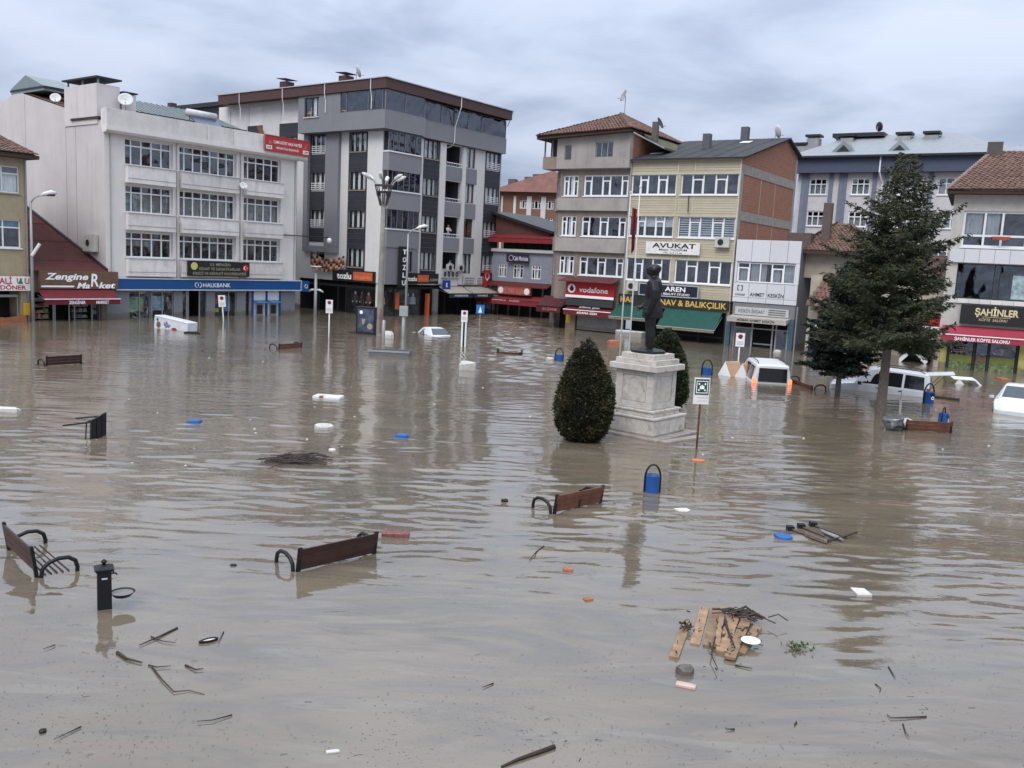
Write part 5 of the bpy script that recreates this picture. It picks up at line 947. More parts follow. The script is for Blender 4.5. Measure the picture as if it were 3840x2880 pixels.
MB().box(0.1, 3.9, 0.0, 0.055, 2.2, 2.75).build('fascia_board', mat('board_pale', (0, 0, 0)), t); text(t, 'KESKİN İNŞAAT', mat('grey_lettering_dark', (0.12, 0.12, 0.13), 0.6), 1.3, 2.47, -0.006, 0.24, 1.9, bold=0.02)
for k in range(3): MB().box(2.5, 3.7, -0.012, -0.002, 2.3 + 0.15 * k, 2.37 + 0.15 * k).build('text_line', _M['grey_lettering_dark'], t)
MB().hexa([(-0.1, -0.9, 1.72), (4.05, -0.9, 1.72), (4.05, 0.05, 1.95), (-0.1, 0.05, 1.95), (-0.1, -0.9, 2.05), (4.05, -0.9, 2.05), (4.05, 0.05, 2.15), (-0.1, 0.05, 2.15)]).build('canopy', mat('canopy_tan', (0.38, 0.35, 0.31), 0.7), t); text(t, 'MİMAR AHMET KESKİN', M_BLKT, 1.95, 1.88, -0.91, 0.17, 2.6, bold=0.02)
ir = MB().face([(0.05, 1.6, ZB), (4.0, 1.6, ZB), (4.0, 1.6, 1.7), (0.05, 1.6, 1.7)]).build('shop_interior', M_ROOM, t)
sf = MB()
for x in (0.06, 1.35, 2.8, 3.05, 3.85): sf.box(x, x + 0.1, 0.15, 0.22, ZB, 1.7)
sf.box(0.06, 4.0, 0.155, 0.215, 1.25, 1.33).box(1.4, 2.8, 0.6, 0.64, 0.15, 0.25); sf.build('shop_front', mat('pier_light', (0.32, 0.32, 0.33), 0.5), t)
for x, x1 in ((0.17, 1.34), (3.16, 3.84)): MB().box(x, x1, 0.18, 0.19, ZB, 1.24).build('pane', M_GLASS, t)
for x in (-0.42, 4.02): MB().box(x, x + 0.3, -0.12, 0.0, ZB, 2.1).build('teal_pier', mat('teal_tile', (0.05, 0.1, 0.14), 0.4, var=0.35, vs=6), t)
MB().tube([(4.5, -0.1, ZB), (4.5, -0.1, 3.0)], 0.06, 6).build('downpipe', M_STEEL, t)
# ================================================================== BLUE BUILDING behind
FB = far(2984, 84, -33.6); U = lambda x, y: FB.uz(x, y)
t = thing('blue_building', 'long grey building with broad blue band and metal roof behind the row', 'apartment building', FB.o, FB.a)
z_et, z_eb = U(2984, 594)[1], U(2984, 651)[1]; uR = U(3660, 640)[0] + 3
cols = [(U(3036, 700)[0], U(3100, 700)[0]), (U(3192, 700)[0], U(3262, 700)[0]), (U(3348, 700)[0], U(3415, 700)[0]), (U(3517, 700)[0], U(3610, 700)[0])]
zr_ = [(U(3060, 730)[1], U(3060, 670)[1]), (U(3045, 847)[1], U(3045, 791)[1])]; fh = zr_[0][0] - zr_[1][0]
zr_ += [(zr_[1][0] - fh, zr_[1][1] - fh)]
m = MB(); wall(m, -0.5, uR, ZB, z_eb, [(a, b_, c, e) for a, b_ in cols for c, e in zr_], 0.25); m.face([(-0.5, 0, ZB), (-0.5, 12, ZB), (-0.5, 12, z_eb), (-0.5, 0, z_eb)]).face([(uR, 0, ZB), (uR, 12, ZB), (uR, 12, z_eb), (uR, 0, z_eb)]); m.build('wall', mat('grey_spar', (0.5, 0.48, 0.49), 0.9, var=0.1, bump=0.3, bs=12), t)
M_BLU = mat('blue_band', (0.065, 0.08, 0.125), 0.6, var=0.06); M_BLP = mat('blue_strip', (0.16, 0.18, 0.24), 0.7)
MB().box(-1.2, uR + 0.6, -0.7, 0.0, z_eb - 0.02, z_et).build('blue_band', M_BLU, t)
xs = []
for a, b_ in cols: xs += [a - 0.75, b_ + 0.2]
xs += [(cols[0][1] + cols[1][0]) / 2, 0.2]
for x in xs: MB().box(x, x + 0.36, -0.12, 0.0, ZB, z_eb - 0.03).build('pilaster', M_BLP, t)
for a, b_ in cols:
    for c, e in zr_: window(t, I_, a, b_, c, e, [1, 1, 1], 1, at=0.06, fw=0.09, curt=[(0.03, 0.97, 0, 0.65)], cm=mat('grey_net', (0, 0, 0)), sill=M_WHITE, trf=0.35)
M_ZINC = mat('zinc_sheet', (0.235, 0.26, 0.285), 0.6, 0.1, var=0.1)
zr = U(3200, 528)[1] + 1.2
rf = MB(); rf.hexa([(-1.6, -1.1, z_et + 0.005), (uR + 0.9, -1.1, z_et + 0.005), (uR + 0.9, 13, z_et + 0.005), (-1.6, 13, z_et + 0.005), (2.5, 5.5, zr), (uR - 5.5, 5.5, zr), (uR - 5.5, 7, zr), (2.5, 7, zr)]); rf = rf.build('roof', M_ZINC, t)
MB().box(-1.65, uR + 0.95, -1.16, -1.04, z_et - 0.12, z_et + 0.06).build('gutter', M_DARK, rf)
for px, py in ((3051, 545), (3005, 575), (3178, 545), (3390, 538), (3493, 535)):
    u, z = FB.uz(px, py, 4); MB().box(u - 0.55, u + 0.55, 3.5, 4.6, z - 1.2, z + 0.6).build('chimney', mat('chimney_pale', (0.3, 0.3, 0.3), 0.9), rf); MB().box(u - 0.7, u + 0.7, 3.4, 4.7, z + 0.75, z + 0.95).build('chimney_cap', M_DARK, rf)
u, z = FB.uz(3222, 535, 5); MB().box(u - 2, u + 2, 4.5, 6, z - 1.5, z + 0.3).build('chimney', _M['chimney_pale'], rf); MB().box(u - 2.3, u + 2.3, 4.2, 6.2, z + 0.45, z + 0.8).build('chimney_cap', M_DARK, rf)
for px in (3170, 3378):
    u, z = FB.uz(px, 572, 1); MB().extr([(u - 1.6, z - 0.6), (u + 1.6, z - 0.6), (u, z + 1.0)], 0.2, 4).build('dormer', M_ZINC, rf); MB().extr([(u - 1.1, z - 0.5), (u + 1.1, z - 0.5), (u, z + 0.55)], 0.15, 0.19).build('dormer_front', M_DARK, rf)
for px in (3120, 3278, 3490): u, z = FB.uz(px, 570, 2); MB().box(u - 1.6, u + 1.6, 2.0, 2.1, z - 0.1, z + 0.1).build('snow_rail', M_DARK, rf)
MB().tube([(U(3310, 600)[0], -0.8, z_et), (U(3310, 600)[0], -0.8, z_eb), (U(3308, 700)[0], -0.1, z_eb - 1), (U(3308, 700)[0], -0.1, ZB)], 0.07, 6).build('downpipe', M_WHITE, t)
dish(FB.w(FB.uz(3290, 530, 5)[0], 5, zr), 0.45, R_(110), R_(10), 'satellite dish on the zinc roof of the blue building', 0.4, M_DARK)
F2 = far(3560, 115, -33.6); z = F2.uz(3560, 553)[1]
t = thing('zinc_roofed_block', 'zinc roofed block behind the blue building on the right', 'apartment building', F2.o, F2.a)
a, b_ = F2.uz(3440, 545)[0], F2.uz(3730, 545)[0]; MB().box(a, b_, 0, 12, ZB, z).build('wall', mat('slate_render', (0, 0, 0)), t); MB().hexa([(a - 1, -1.2, z), (b_ + 1, -1.2, z), (b_ + 1, 13, z), (a - 1, 13, z), (a + 2, 5, z + 2.6), (b_ - 6, 5, z + 2.6), (b_ - 6, 7, z + 2.6), (a + 2, 7, z + 2.6)]).build('roof', M_ZINC, t)
F2 = far(3800, 125, -33.6); z = F2.uz(3800, 568)[1]
t = thing('zinc_roofed_block', 'far zinc roofed block at the right edge above the tiles', 'apartment building', F2.o, F2.a)
a, b_ = F2.uz(3735, 570)[0], F2.uz(3900, 570)[0]; MB().box(a, b_, 0, 12, ZB, z).build('wall', M_BLP, t); MB().hexa([(a - 1, -1.2, z), (b_ + 1, -1.2, z), (b_ + 1, 13, z), (a - 1, 13, z), (a + 3, 5, z + 1.5), (b_ - 3, 5, z + 1.5), (b_ - 3, 7, z + 1.5), (a + 3, 7, z + 1.5)]).build('roof', M_ZINC, t)
# ================================================================== LITTLE TILED HOUSE and the shop row under the trees
FI = Frame(gnd(3010, 1322), -30); U = lambda x, y, d=0: FI.uz(x, y, d)
t = fthing(FI, 0, 0, 0, 'shop_row', 'low old shop row with red and blue signs half hidden by the trees', 'shops')
uE = U(3520, 1372)[0]
m = MB(); wall(m, 0.1, uE, ZB, 5.2, [(0.3, 2.4, ZB, 2.3), (6.0, uE - 0.4, ZB, 1.7)], 0.3); m.face([(uE, 0, ZB), (uE, 6, ZB), (uE, 6, 5.2), (uE, 0, 5.2)]); m.build('wall', mat('old_cream', (0.36, 0.32, 0.26), 0.9, streak=0.4, wet=True), t)
MB().box(0.3, uE - 0.4, 1.3, 1.32, ZB, 2.3).build('shop_interior', M_ROOM, t)
MB().box(0.35, 2.35, 0.1, 0.2, ZB, 0.75).build('shop_front', mat('shop_indigo', (0.02, 0.025, 0.09), 0.5), t); MB().box(0.35, 2.35, 0.12, 0.14, 0.76, 2.25).build('pane', M_GLASSD, t); MB().box(1.2, 2.0, 0.05, 0.1, 0.4, 0.6).build('yellow_strip', mat('yellow_paint', (0, 0, 0)), t)
sf = MB()
for x in (6.0, 7.5, 8.6, 9.7, uE - 0.5): sf.box(x, x + 0.14, 0.1, 0.2, ZB, 1.7)
sf.build('shop_front', mat('tan_post', (0, 0, 0)), t)
hd = [(U(3006, 938, 1)[0], U(3006, 938, 1)[1]), (U(3266, 960, 1)[0], U(3266, 960, 1)[1]), U(3075, 872, 4)]
z0 = hd[0][1]; ux0, ux1 = hd[0][0] - 0.6, hd[1][0]
ho = thing('tiled_house', 'small house with mossy red tile roof beside the white panelled office', 'house', FI.w(0, 1.5, 0), FI.a)
MB().box(ux0 + 0.4, ux1 - 0.2, 0.5, 8, 5.0, z0).build('wall', _M['old_cream'], ho)
ap = ((ux0 + ux1) / 2 - 0.8, 4.2, z0 + 2.0); ap2 = ((ux0 + ux1) / 2 + 0.3, 4.2, z0 + 2.0); E = [(ux0 - 0.3, -0.2, z0), (ux1 + 0.3, -0.2, z0), (ux1 + 0.3, 8.6, z0), (ux0 - 0.3, 8.6, z0)]
rf = MB().face([E[0], E[1], ap2, ap]).face([E[1], E[2], ap2]).face([E[2], E[3], ap, ap2]).face([E[3], E[0], ap]).build('roof', M_TILE, ho)
tile_roof(rf, E[0], E[1], ap2, ap, M_TILE); tile_roof(rf, E[1], E[2], ap2, ap2, M_TILE); tile_roof(rf, E[3], E[0], ap, ap, M_TILE)
MB().box(E[0][0], E[1][0], -0.3, -0.05, z0 - 0.2, z0 - 0.01).build('gutter', mat('dark_eave', (0, 0, 0)), rf)
MB().box(ap[0] - 0.3, ap[0] + 0.25, 1.2, 1.8, z0 + 0.3, z0 + 3.3).build('chimney', mat('chimney_brown', (0.1, 0.075, 0.065), 0.9), rf); MB().box(ap[0] - 2.4, ap[0] - 0.8, 0.5, 2.0, z0 + 0.1, z0 + 1.2).build('dormer', _M['chimney_brown'], rf)
# tiled lean-to behind the trees
MB().hexa([(2.6, -0.3, 5.2), (uE + 0.2, -0.3, 5.2), (uE + 0.2, 5, 6.8), (2.6, 5, 6.8), (2.6, -0.3, 5.3), (uE + 0.2, -0.3, 5.3), (uE + 0.2, 5, 6.9), (2.6, 5, 6.9)]).build('roof', M_TILE, t)
a, z = U(3245, 1165); b2 = U(3548, 1190)[0]
b, w_, h = signboard(FI, a, b2, U(3380, 1225)[1], U(3380, 1172)[1], -0.4, 'shop_sign', 'long red sign with white foot behind the big spruce', _M['telecom_red'], 0.2); MB().box(-w_, w_, -0.02, -0.003, -0.02, 0.16).build('white_stripe', M_TXT, b)
a, b2 = U(3300, 1260)[0], U(3506, 1280)[0]
b, w_, h = signboard(FI, a, b2, U(3420, 1297)[1], U(3420, 1272)[1], -0.5, 'shop_sign', 'dark blue sign with spaced white letters under the spruce', mat('sign_navy2', (0.015, 0.02, 0.06), 0.5), 0.15); text(b, 'İ L E T İ Ş İ M', M_TXT, 0.35, h / 2, -0.006, 0.24, w_ * 1.45, bold=0.02)
b, w_, h = signboard(FI, a, b2, U(3420, 1271)[1] + 0.03, U(3420, 1245)[1], -0.55, 'shop_sign', 'white sign strip above the dark blue sign under the spruce', mat('sign_white', (0, 0, 0)), 0.15)
b, w_, h = signboard(FI, 0.6, 1.7, U(3020, 1232)[1], U(3020, 1210)[1], -0.12, 'shop_sign', 'small white plate on the indigo shop beside the panelled office', _M['plate_white'], 0.06); text(b, 'Servis', mat('grey_lettering_dark', (0, 0, 0)), 0, h / 2, -0.006, 0.18)
yb = fthing(FI, U(3494, 1310)[0], -0.3, U(3494, 1308)[1], 'gas_box', 'yellow gas meter box beside the kebab house pillar', 'meter box'); MB().box(-0.22, 0.22, 0, 0.25, 0, 0.38).build('cabinet', mat('yellow_paint', (0, 0, 0)), yb, bevel=0.02)
MB().face([(0.15, -1.05, 3.15), (4.1, -1.05, 3.15), (4.1, -0.01, 5.25), (1.2, -0.01, 5.25)]).build('porch_roof', M_TILE, t); tile_roof(t, (0.15, -1.05, 3.17), (4.1, -1.05, 3.17), (4.1, -0.01, 5.27), (1.2, -0.01, 5.27), M_TILE)
# toppled white furniture in the broken shop
for k, (px, py, rz, lab) in enumerate(((3380, 1345, 0.6, 'white board leaning inside the broken shop, left one'), (3440, 1330, -0.5, 'white board leaning inside the broken shop, right one'))):
    u, z = U(px, py); b = fthing(FI, u, 0.05, z, 'loose_board', lab, 'board'); MB().box(-0.75, 0.75, 0, 0.06, -0.12, 0.12).build('board', M_WHITE, b); b.rotation_euler = (0, -rz * 1.4, FI.a)

# ================================================================== KEBAB HOUSE at the right edge
t = fthing(FS, 0, 0, 0, 'restaurant_house', 'pale three storey restaurant house with brown tile roof at the right edge', 'restaurant')
M_OLDW = mat('old_white_render', (0.48, 0.46, 0.43), 0.9, wet=True, var=0.1, streak=0.25, grime=0.15, bump=0.1); XE = 7.5
m = MB(); wall(m, -0.5, XE, ZB, 10.4, [(0.12, XE - 0.5, 7.33, 9.45), (0.1, XE - 0.5, 4.25, 6.35), (0.05, 4.0, ZB, 1.75)], 0.3); m.face([(-0.5, 0, ZB), (-0.5, 10, ZB), (-0.5, 10, 10.4), (-0.5, 0, 10.4)]); m.build('wall', M_OLDW, t)
window(t, I_, 0.12, XE - 0.5, 7.33, 9.45, [1.0, 0.8, 1.1, 1.0, 1.0, 1.0], 1, at=0.1, fw=0.12, trf=0.68, curt=[(0.01, 0.15, 0.32, 1), (0.17, 0.28, 0.32, 1)], cm=mat('grey_net', (0, 0, 0)), sill=M_WHITE)
window(t, I_, 0.1, XE - 0.5, 4.25, 6.35, [1.6, 0.25, 1.15, 1.3, 1.2], at=0.15, fw=0.06, fm=M_DARK, gm=M_GLASSD, depth=1.6)
MB().box(3.1, 4.3, 0.14, 0.149, 4.35, 5.75).build('poster', mat('poster_pale', (0.3, 0.4, 0.42), 0.5, var=0.5, vs=5), t)
xs = [-0.4 + 0.8 * k for k in range(11)]
for a, b_ in zip(xs, xs[1:]): MB().box(a + 0.01, b_ - 0.01, -0.18, 0.0, 6.4, 7.2).build('white_panel', M_PAN, t)
n = 12
for k in range(n): MB().box(-0.3 + k * 0.6, 0.28 + k * 0.6, -0.12, 0.0, 3.98, 4.22).build('stone_panel', M_PALE, t)
rf = MB(); rf.hexa([(-0.9, -0.7, 10.41), (XE, -0.7, 10.41), (XE, 9, 10.41), (-0.9, 9, 10.41), (-0.9, -0.7, 10.6), (XE, -0.7, 10.6), (XE, 9, 10.6), (-0.9, 9, 10.6)]); rf = rf.build('roof', mat('dark_eave', (0, 0, 0)), t)
MB().face([(-0.9, -0.75, 10.6), (XE, -0.75, 10.6), (XE, 7.2, 13.75), (1.2, 7.2, 13.75)]).face([(-0.9, -0.75, 10.6), (1.2, 7.2, 13.75), (-0.9, 12, 10.6)]).build('roof_slope', M_TILE, rf)
tile_roof(rf, (-0.9, -0.8, 10.62), (XE, -0.8, 10.62), (XE, 7.2, 13.77), (1.2, 7.2, 13.77), M_TILE, single=300, w=0.3, step=0.36)
rd = MB()
for k in range(22):
    f = k / 22; p = Vector((-0.9, -0.75, 10.66)).lerp(Vector((1.2, 7.2, 13.8)), f); rd.box(p.x - 0.12, p.x + 0.12, p.y, p.y + 0.4, p.z, p.z + 0.12)
rd.build('hip_tiles', mat('pale_mortar', (0.36, 0.31, 0.28), 0.9), rf)
MB().box(0.9, 1.8, 6.2, 7.2, 12.2, 14.3).build('chimney', mat('chimney_soot', (0.1, 0.09, 0.085), 0.9), rf)
cl = fthing(FS, 2.2, -0.25, 7.85, 'hanging_cloth', 'small red brown cloth drying below the white window frame', 'cloth'); MB().extr([(-0.5, 0.12), (0.5, 0.12), (0.45, -0.05), (0.1, -0.12), (-0.2, -0.02), (-0.4, -0.08)], -0.04, 0.0).build('cloth', mat('rug_red', (0, 0, 0)), cl)
b, w_, h = signboard(FS, 0.55, XE - 0.8, 2.75, 3.92, -0.35, 'shop_sign', 'black restaurant sign with pale gold capitals at the right edge', M_BLACK, 0.25)
text(b, 'ŞAHİNLER', mat('cream_gold', (0.62, 0.52, 0.32), 0.5, rnd=0), -1.15, h * 0.66, -0.006, 0.4, 2.3, bold=0.03); text(b, 'KÖFTE  SALONU', _M['cream_gold'], -1.3, h * 0.27, -0.006, 0.16, 1.5, shear=0.2); MB().box(-1.9, -0.4, -0.01, -0.002, h * 0.4, h * 0.42).build('rule', _M['cream_gold'], b)
M_PINK = mat('crimson_canvas', (0.3, 0.03, 0.055), 0.75, var=0.1)
aw = awning(t, -0.35, 4.3, -0.1, 2.6, -1.0, 2.1, 0.38, M_PINK); text(aw, 'ŞAHİNLER KÖFTE SALONU', M_TXT, 1.85, 1.87, -1.03, 0.19, 2.9, bold=0.02)
MB().face([(0.05, 1.2, ZB), (4.0, 1.2, ZB), (4.0, 1.2, 1.75), (0.05, 1.2, 1.75)]).build('shop_interior', M_ROOM, t)
M_LIME = mat('lime_film', (0.2, 0.23, 0.05), 0.5, var=0.2); M_LEAFP = mat('leaf_print', (0.16, 0.2, 0.09), 0.5, var=0.9, vs=7)
for a, b_ in ((0.12, 1.44), (1.65, 2.22), (2.4, 3.72)):
    MB().box(a, b_, 0.1, 0.12, 0.85, 1.75).build('pane', M_GLASSD, t)
    MB().box(a, b_, 0.1, 0.125, 0.45, 0.84).build('window_film', M_LIME if b_ - a > 1 else mat('brown_print', (0.2, 0.12, 0.07), 0.6, var=0.6, vs=6), t); MB().box(a, b_, 0.1, 0.125, ZB, 0.44).build('window_film', M_LEAFP, t)
    if b_ - a > 1:
        MB().tube([((a + b_) / 2 + 0.5 * math.cos(R_(180 - k * 18)), 0.09, 1.2 + 0.22 * math.sin(R_(180 - k * 18))) for k in range(11)], 0.02, 4).build('arch_print', mat('print_mauve', (0.3, 0.2, 0.22), 0.6), t)
        for k in range(2): MB().box((a + b_) / 2 - 0.35, (a + b_) / 2 + 0.35, 0.085, 0.09, 1.02 + 0.1 * k, 1.06 + 0.1 * k).build('text_line', _M['print_mauve'], t)
sf = MB()
for x in (0.05, 1.46, 2.24, 3.74): sf.box(x, x + 0.16, 0.06, 0.16, ZB, 1.75)
sf.build('shop_front', M_DARK, t)
for x in (-0.3, 3.9): MB().box(x, x + 0.3, -0.15, 0.0, ZB, 1.8).build('lime_pier', mat('lime_pier', (0.36, 0.34, 0.1), 0.7, var=0.25, wet=True), t)
MB().box(-0.62, -0.33, -0.12, 0.0, ZB, 2.0).build('stone_pier', mat('stone_pier', (0.34, 0.29, 0.26), 0.9, var=0.6, vs=5), t)
# ================================================================== FIGURES
def remesh(m, name, voxel, smooth=6):
    me = m.mesh(name); o = bpy.data.objects.new('tmp', me); COL.objects.link(o)
    r = o.modifiers.new('r', 'REMESH'); r.mode = 'VOXEL'; r.voxel_size = voxel
    s = o.modifiers.new('s', 'SMOOTH'); s.factor = 0.5; s.iterations = smooth
    bpy.context.view_layer.update(); dg = bpy.context.evaluated_depsgraph_get(); out = bpy.data.meshes.new_from_object(o.evaluated_get(dg))
    bpy.data.objects.remove(o); bpy.data.meshes.remove(me)
    for p in out.polygons: p.use_smooth = True
    out.name = name; return out
def figure(coat=True, larm=None, rarm=None, skirt=False):
    """standing person of height 1, facing -y, feet at z = 0; one closed skin after remeshing"""
    m = MB()
    for s in (-1, 1):
        m.loft([(s * 0.052, -0.005, 0.02, 0.026, 0.034), (s * 0.052, 0.004, 0.06, 0.027, 0.03), (s * 0.053, 0.008, 0.17, 0.034, 0.038), (s * 0.053, 0.0, 0.28, 0.034, 0.036), (s * 0.051, -0.002, 0.38, 0.044, 0.047), (s * 0.047, 0.0, 0.5, 0.052, 0.06)], 12)
        m.loft([(s * 0.056, -0.03, 0.0, 0.027, 0.072), (s * 0.056, -0.032, 0.022, 0.027, 0.07), (s * 0.054, -0.012, 0.042, 0.024, 0.045), (s * 0.053, 0.004, 0.06, 0.022, 0.028)], 12)
        arm = (larm if s > 0 else rarm) or [(s * 0.108, 0.0, 0.805), (s * 0.135, 0.01, 0.7), (s * 0.142, 0.006, 0.615), (s * 0.14, -0.02, 0.53), (s * 0.135, -0.035, 0.478)]
        m.tube(arm, [0.044, 0.043, 0.04, 0.034, 0.024], 10)
        h = Vector(arm[-1]); dr = (h - Vector(arm[-2])).normalized(); sd = Vector((0, 1, 0)) if abs(dr.y) < 0.8 else Vector((1, 0, 0)); sd = (sd - dr * sd.dot(dr)).normalized()
        m.tube([h - dr * 0.005, h + dr * 0.02, h + dr * 0.045], [0.018, 0.024, 0.02], 8)
        for k, ln in enumerate((0.034, 0.042, 0.045, 0.04)):     # four fingers, curled in
            b0 = h + dr * 0.042 + sd * (0.016 - 0.0105 * k); cu = Vector((-s, 0, 0)); cu = (cu - dr * cu.dot(dr)).normalized()
            m.tube([b0, b0 + dr * ln * 0.5, b0 + dr * ln * 0.85 + cu * ln * 0.3], [0.0062, 0.006, 0.005], 6)
        b0 = h + dr * 0.012 - sd * 0.018; m.tube([b0, b0 + dr * 0.02 - sd * 0.012, b0 + dr * 0.038 - sd * 0.01], [0.007, 0.0068, 0.0055], 6)
    if coat:
        m.loft([(0, 0.012, 0.385, 0.104, 0.088), (0, 0.012, 0.46, 0.102, 0.084), (0, 0.006, 0.53, 0.096, 0.076), (0, 0.004, 0.6, 0.086, 0.066), (0, 0.004, 0.68, 0.097, 0.071), (0, 0.008, 0.755, 0.108, 0.07), (0, 0.012, 0.805, 0.108, 0.056), (0, 0.014, 0.832, 0.07, 0.045), (0, 0.014, 0.85, 0.04, 0.036)], 20)
    else:
        m.loft([(0, 0.0, 0.44, 0.09, 0.066), (0, 0.0, 0.52, 0.092, 0.068), (0, 0.0, 0.6, 0.08, 0.058), (0, 0.0, 0.68, 0.09, 0.063), (0, 0.004, 0.755, 0.1, 0.062), (0, 0.008, 0.805, 0.1, 0.05), (0, 0.01, 0.83, 0.065, 0.042), (0, 0.01, 0.85, 0.038, 0.034)], 20)
    m.loft([(0, 0.008, 0.82, 0.036, 0.036), (0, 0.0, 0.865, 0.031, 0.033), (0, -0.004, 0.885, 0.033, 0.036)], 12)
    m.loft([(0, -0.02, 0.868, 0.02, 0.026), (0, -0.012, 0.88, 0.036, 0.046), (0, -0.006, 0.905, 0.043, 0.056), (0, -0.002, 0.935, 0.046, 0.06), (0, 0.002, 0.962, 0.045, 0.058), (0, 0.004, 0.985, 0.035, 0.044), (0, 0.004, 0.999, 0.012, 0.016)], 16)
    m.loft([(0, -0.062, 0.912, 0.009, 0.012), (0, -0.06, 0.93, 0.006, 0.008), (0, -0.056, 0.945, 0.006, 0.006)], 8)       # nose
    m.tube([(-0.03, -0.05, 0.945), (0, -0.06, 0.948), (0.03, -0.05, 0.945)], 0.006, 6)                                   # brow
    m.tube([(-0.015, -0.058, 0.893), (0.015, -0.058, 0.893)], 0.005, 6)                                                 # mouth
    for s in (-1, 1): m.loft([(s * 0.047, 0.0, 0.915, 0.006, 0.01), (s * 0.049, 0.003, 0.935, 0.007, 0.014), (s * 0.047, 0.004, 0.948, 0.005, 0.009)], 8)
    return m
# ------------------------------------------------------------------ monument
M_MARB = marble_mat()
pc = gnd(2437, 1640); ang = R_(-33)
pc = Vector((pc.x - 0.08, pc.y + 1.0, 0)); ped = thing('monument_pedestal', 'stepped veined marble pedestal under the bronze statue', 'pedestal', pc, R_(12))
# plan axes chosen so that one arris points at the viewer
ped.rotation_euler.z = R_(-40)
def sq(m, r, z0, z1): return m.box(-r, r, -r, r, z0, z1)
sq(MB(), 1.28, ZB, 0.06).build('platform', mat('wet_stone', (0.27, 0.24, 0.21), 0.4, var=0.3, vs=3), ped, bevel=0.02)
sq(MB(), 0.94, 0.062, 0.56).build('base_block', M_MARB, ped, bevel=0.015); sq(MB(), 0.98, 0.562, 0.62).build('base_slab', M_MARB, ped, bevel=0.01)
sq(MB(), 0.8, 0.622, 0.76).build('plinth', M_MARB, ped, bevel=0.01); sq(MB(), 0.84, 0.762, 0.82).build('plinth_slab', M_MARB, ped, bevel=0.01)
sq(MB(), 0.66, 0.822, 2.02).build('shaft', M_MARB, ped, bevel=0.012)
for k in range(4):
    c, s = round(math.cos(k * math.pi / 2)), round(math.sin(k * math.pi / 2)); T = lambda a, d, z, c=c, s=s: (a * c - d * s, a * s + d * c, z)
    for a, b_, z0, z1 in ((-0.665, -0.44, 0.83, 2.01), (0.44, 0.665, 0.83, 2.01), (-0.435, 0.435, 0.83, 1.02), (-0.435, 0.435, 1.86, 2.01)): MB(T).box(a, b_, -0.69 - 0.002 * k, -0.661, z0, z1).build('marble_slab', M_MARB, ped, bevel=0.006)
    MB(T).box(-0.42, 0.42, -0.672, -0.6605, 1.04, 1.84).build('marble_panel', M_MARB, ped, bevel=0.004)
    for z0, z1, q in ((0.1, 0.52, 0.945),):
        for a, b_ in ((-0.93, -0.02), (0.02, 0.93)): MB(T).box(a, b_, -0.955 - 0.002 * k, -0.941, z0, z1).build('marble_slab', M_MARB, ped, bevel=0.004)
sq(MB(), 0.86, 2.022, 2.2).build('cornice', M_MARB, ped, bevel=0.012); sq(MB(), 0.72, 2.202, 2.36).build('cap_block', M_MARB, ped, bevel=0.01); sq(MB(), 0.6, 2.362, 2.52).build('cap_block', M_MARB, ped, bevel=0.01)
sb_ = thing('step_slab', 'wet stone kerb lying at the foot of the marble pedestal on the right', 'kerb', gnd(2560, 1650), R_(42)); MB().box(-1.0, 0.9, -0.15, 0.15, -0.4, 0.05).build('kerb', mat('wet_stone', (0, 0, 0)), sb_)
M_BRZ = mat('dark_bronze', (0.011, 0.011, 0.0125), 0.42, 0.2, var=0.4, vs=5, rnd=0)
st = thing('statue', 'dark bronze statue of a man in a long coat facing left', 'statue', (pc.x, pc.y, 2.525), R_(-104))
me = remesh(figure(True, rarm=[(-0.108, 0.0, 0.805), (-0.138, 0.025, 0.7), (-0.145, 0.02, 0.615), (-0.135, -0.04, 0.55), (-0.115, -0.085, 0.505)], larm=[(0.108, 0.0, 0.805), (0.134, 0.025, 0.7), (0.138, 0.03, 0.61), (0.134, 0.012, 0.53), (0.13, -0.008, 0.475)]), 'body', 0.0065, 4); me.materials.append(M_BRZ)
o = put('body', me, st); o.scale = (3.3, 3.75, 2.72); o.location = (0, 0, 0.05)
pb = MB(); n = 14; pb.rings([[((0.52 + 0.05 * math.sin(k * 2.3)) * r * math.cos(2 * math.pi * k / n), (0.5 + 0.05 * math.cos(k * 1.7)) * r * math.sin(2 * math.pi * k / n), z) for k in range(n)] for r, z in ((1.0, 0), (0.98, 0.07), (0.8, 0.11))]); pb.build('bronze_plinth', M_BRZ, st)
cu = MB(); cu.box(-0.13, 0.13, -0.012, 0.0, 0.0, 0.28)
lap = MB(); lap.extr([(-0.02, 2.2), (-0.22, 2.26), (-0.1, 1.72)], -0.25, -0.19).extr([(0.02, 2.2), (0.22, 2.26), (0.1, 1.72)], -0.25, -0.19)
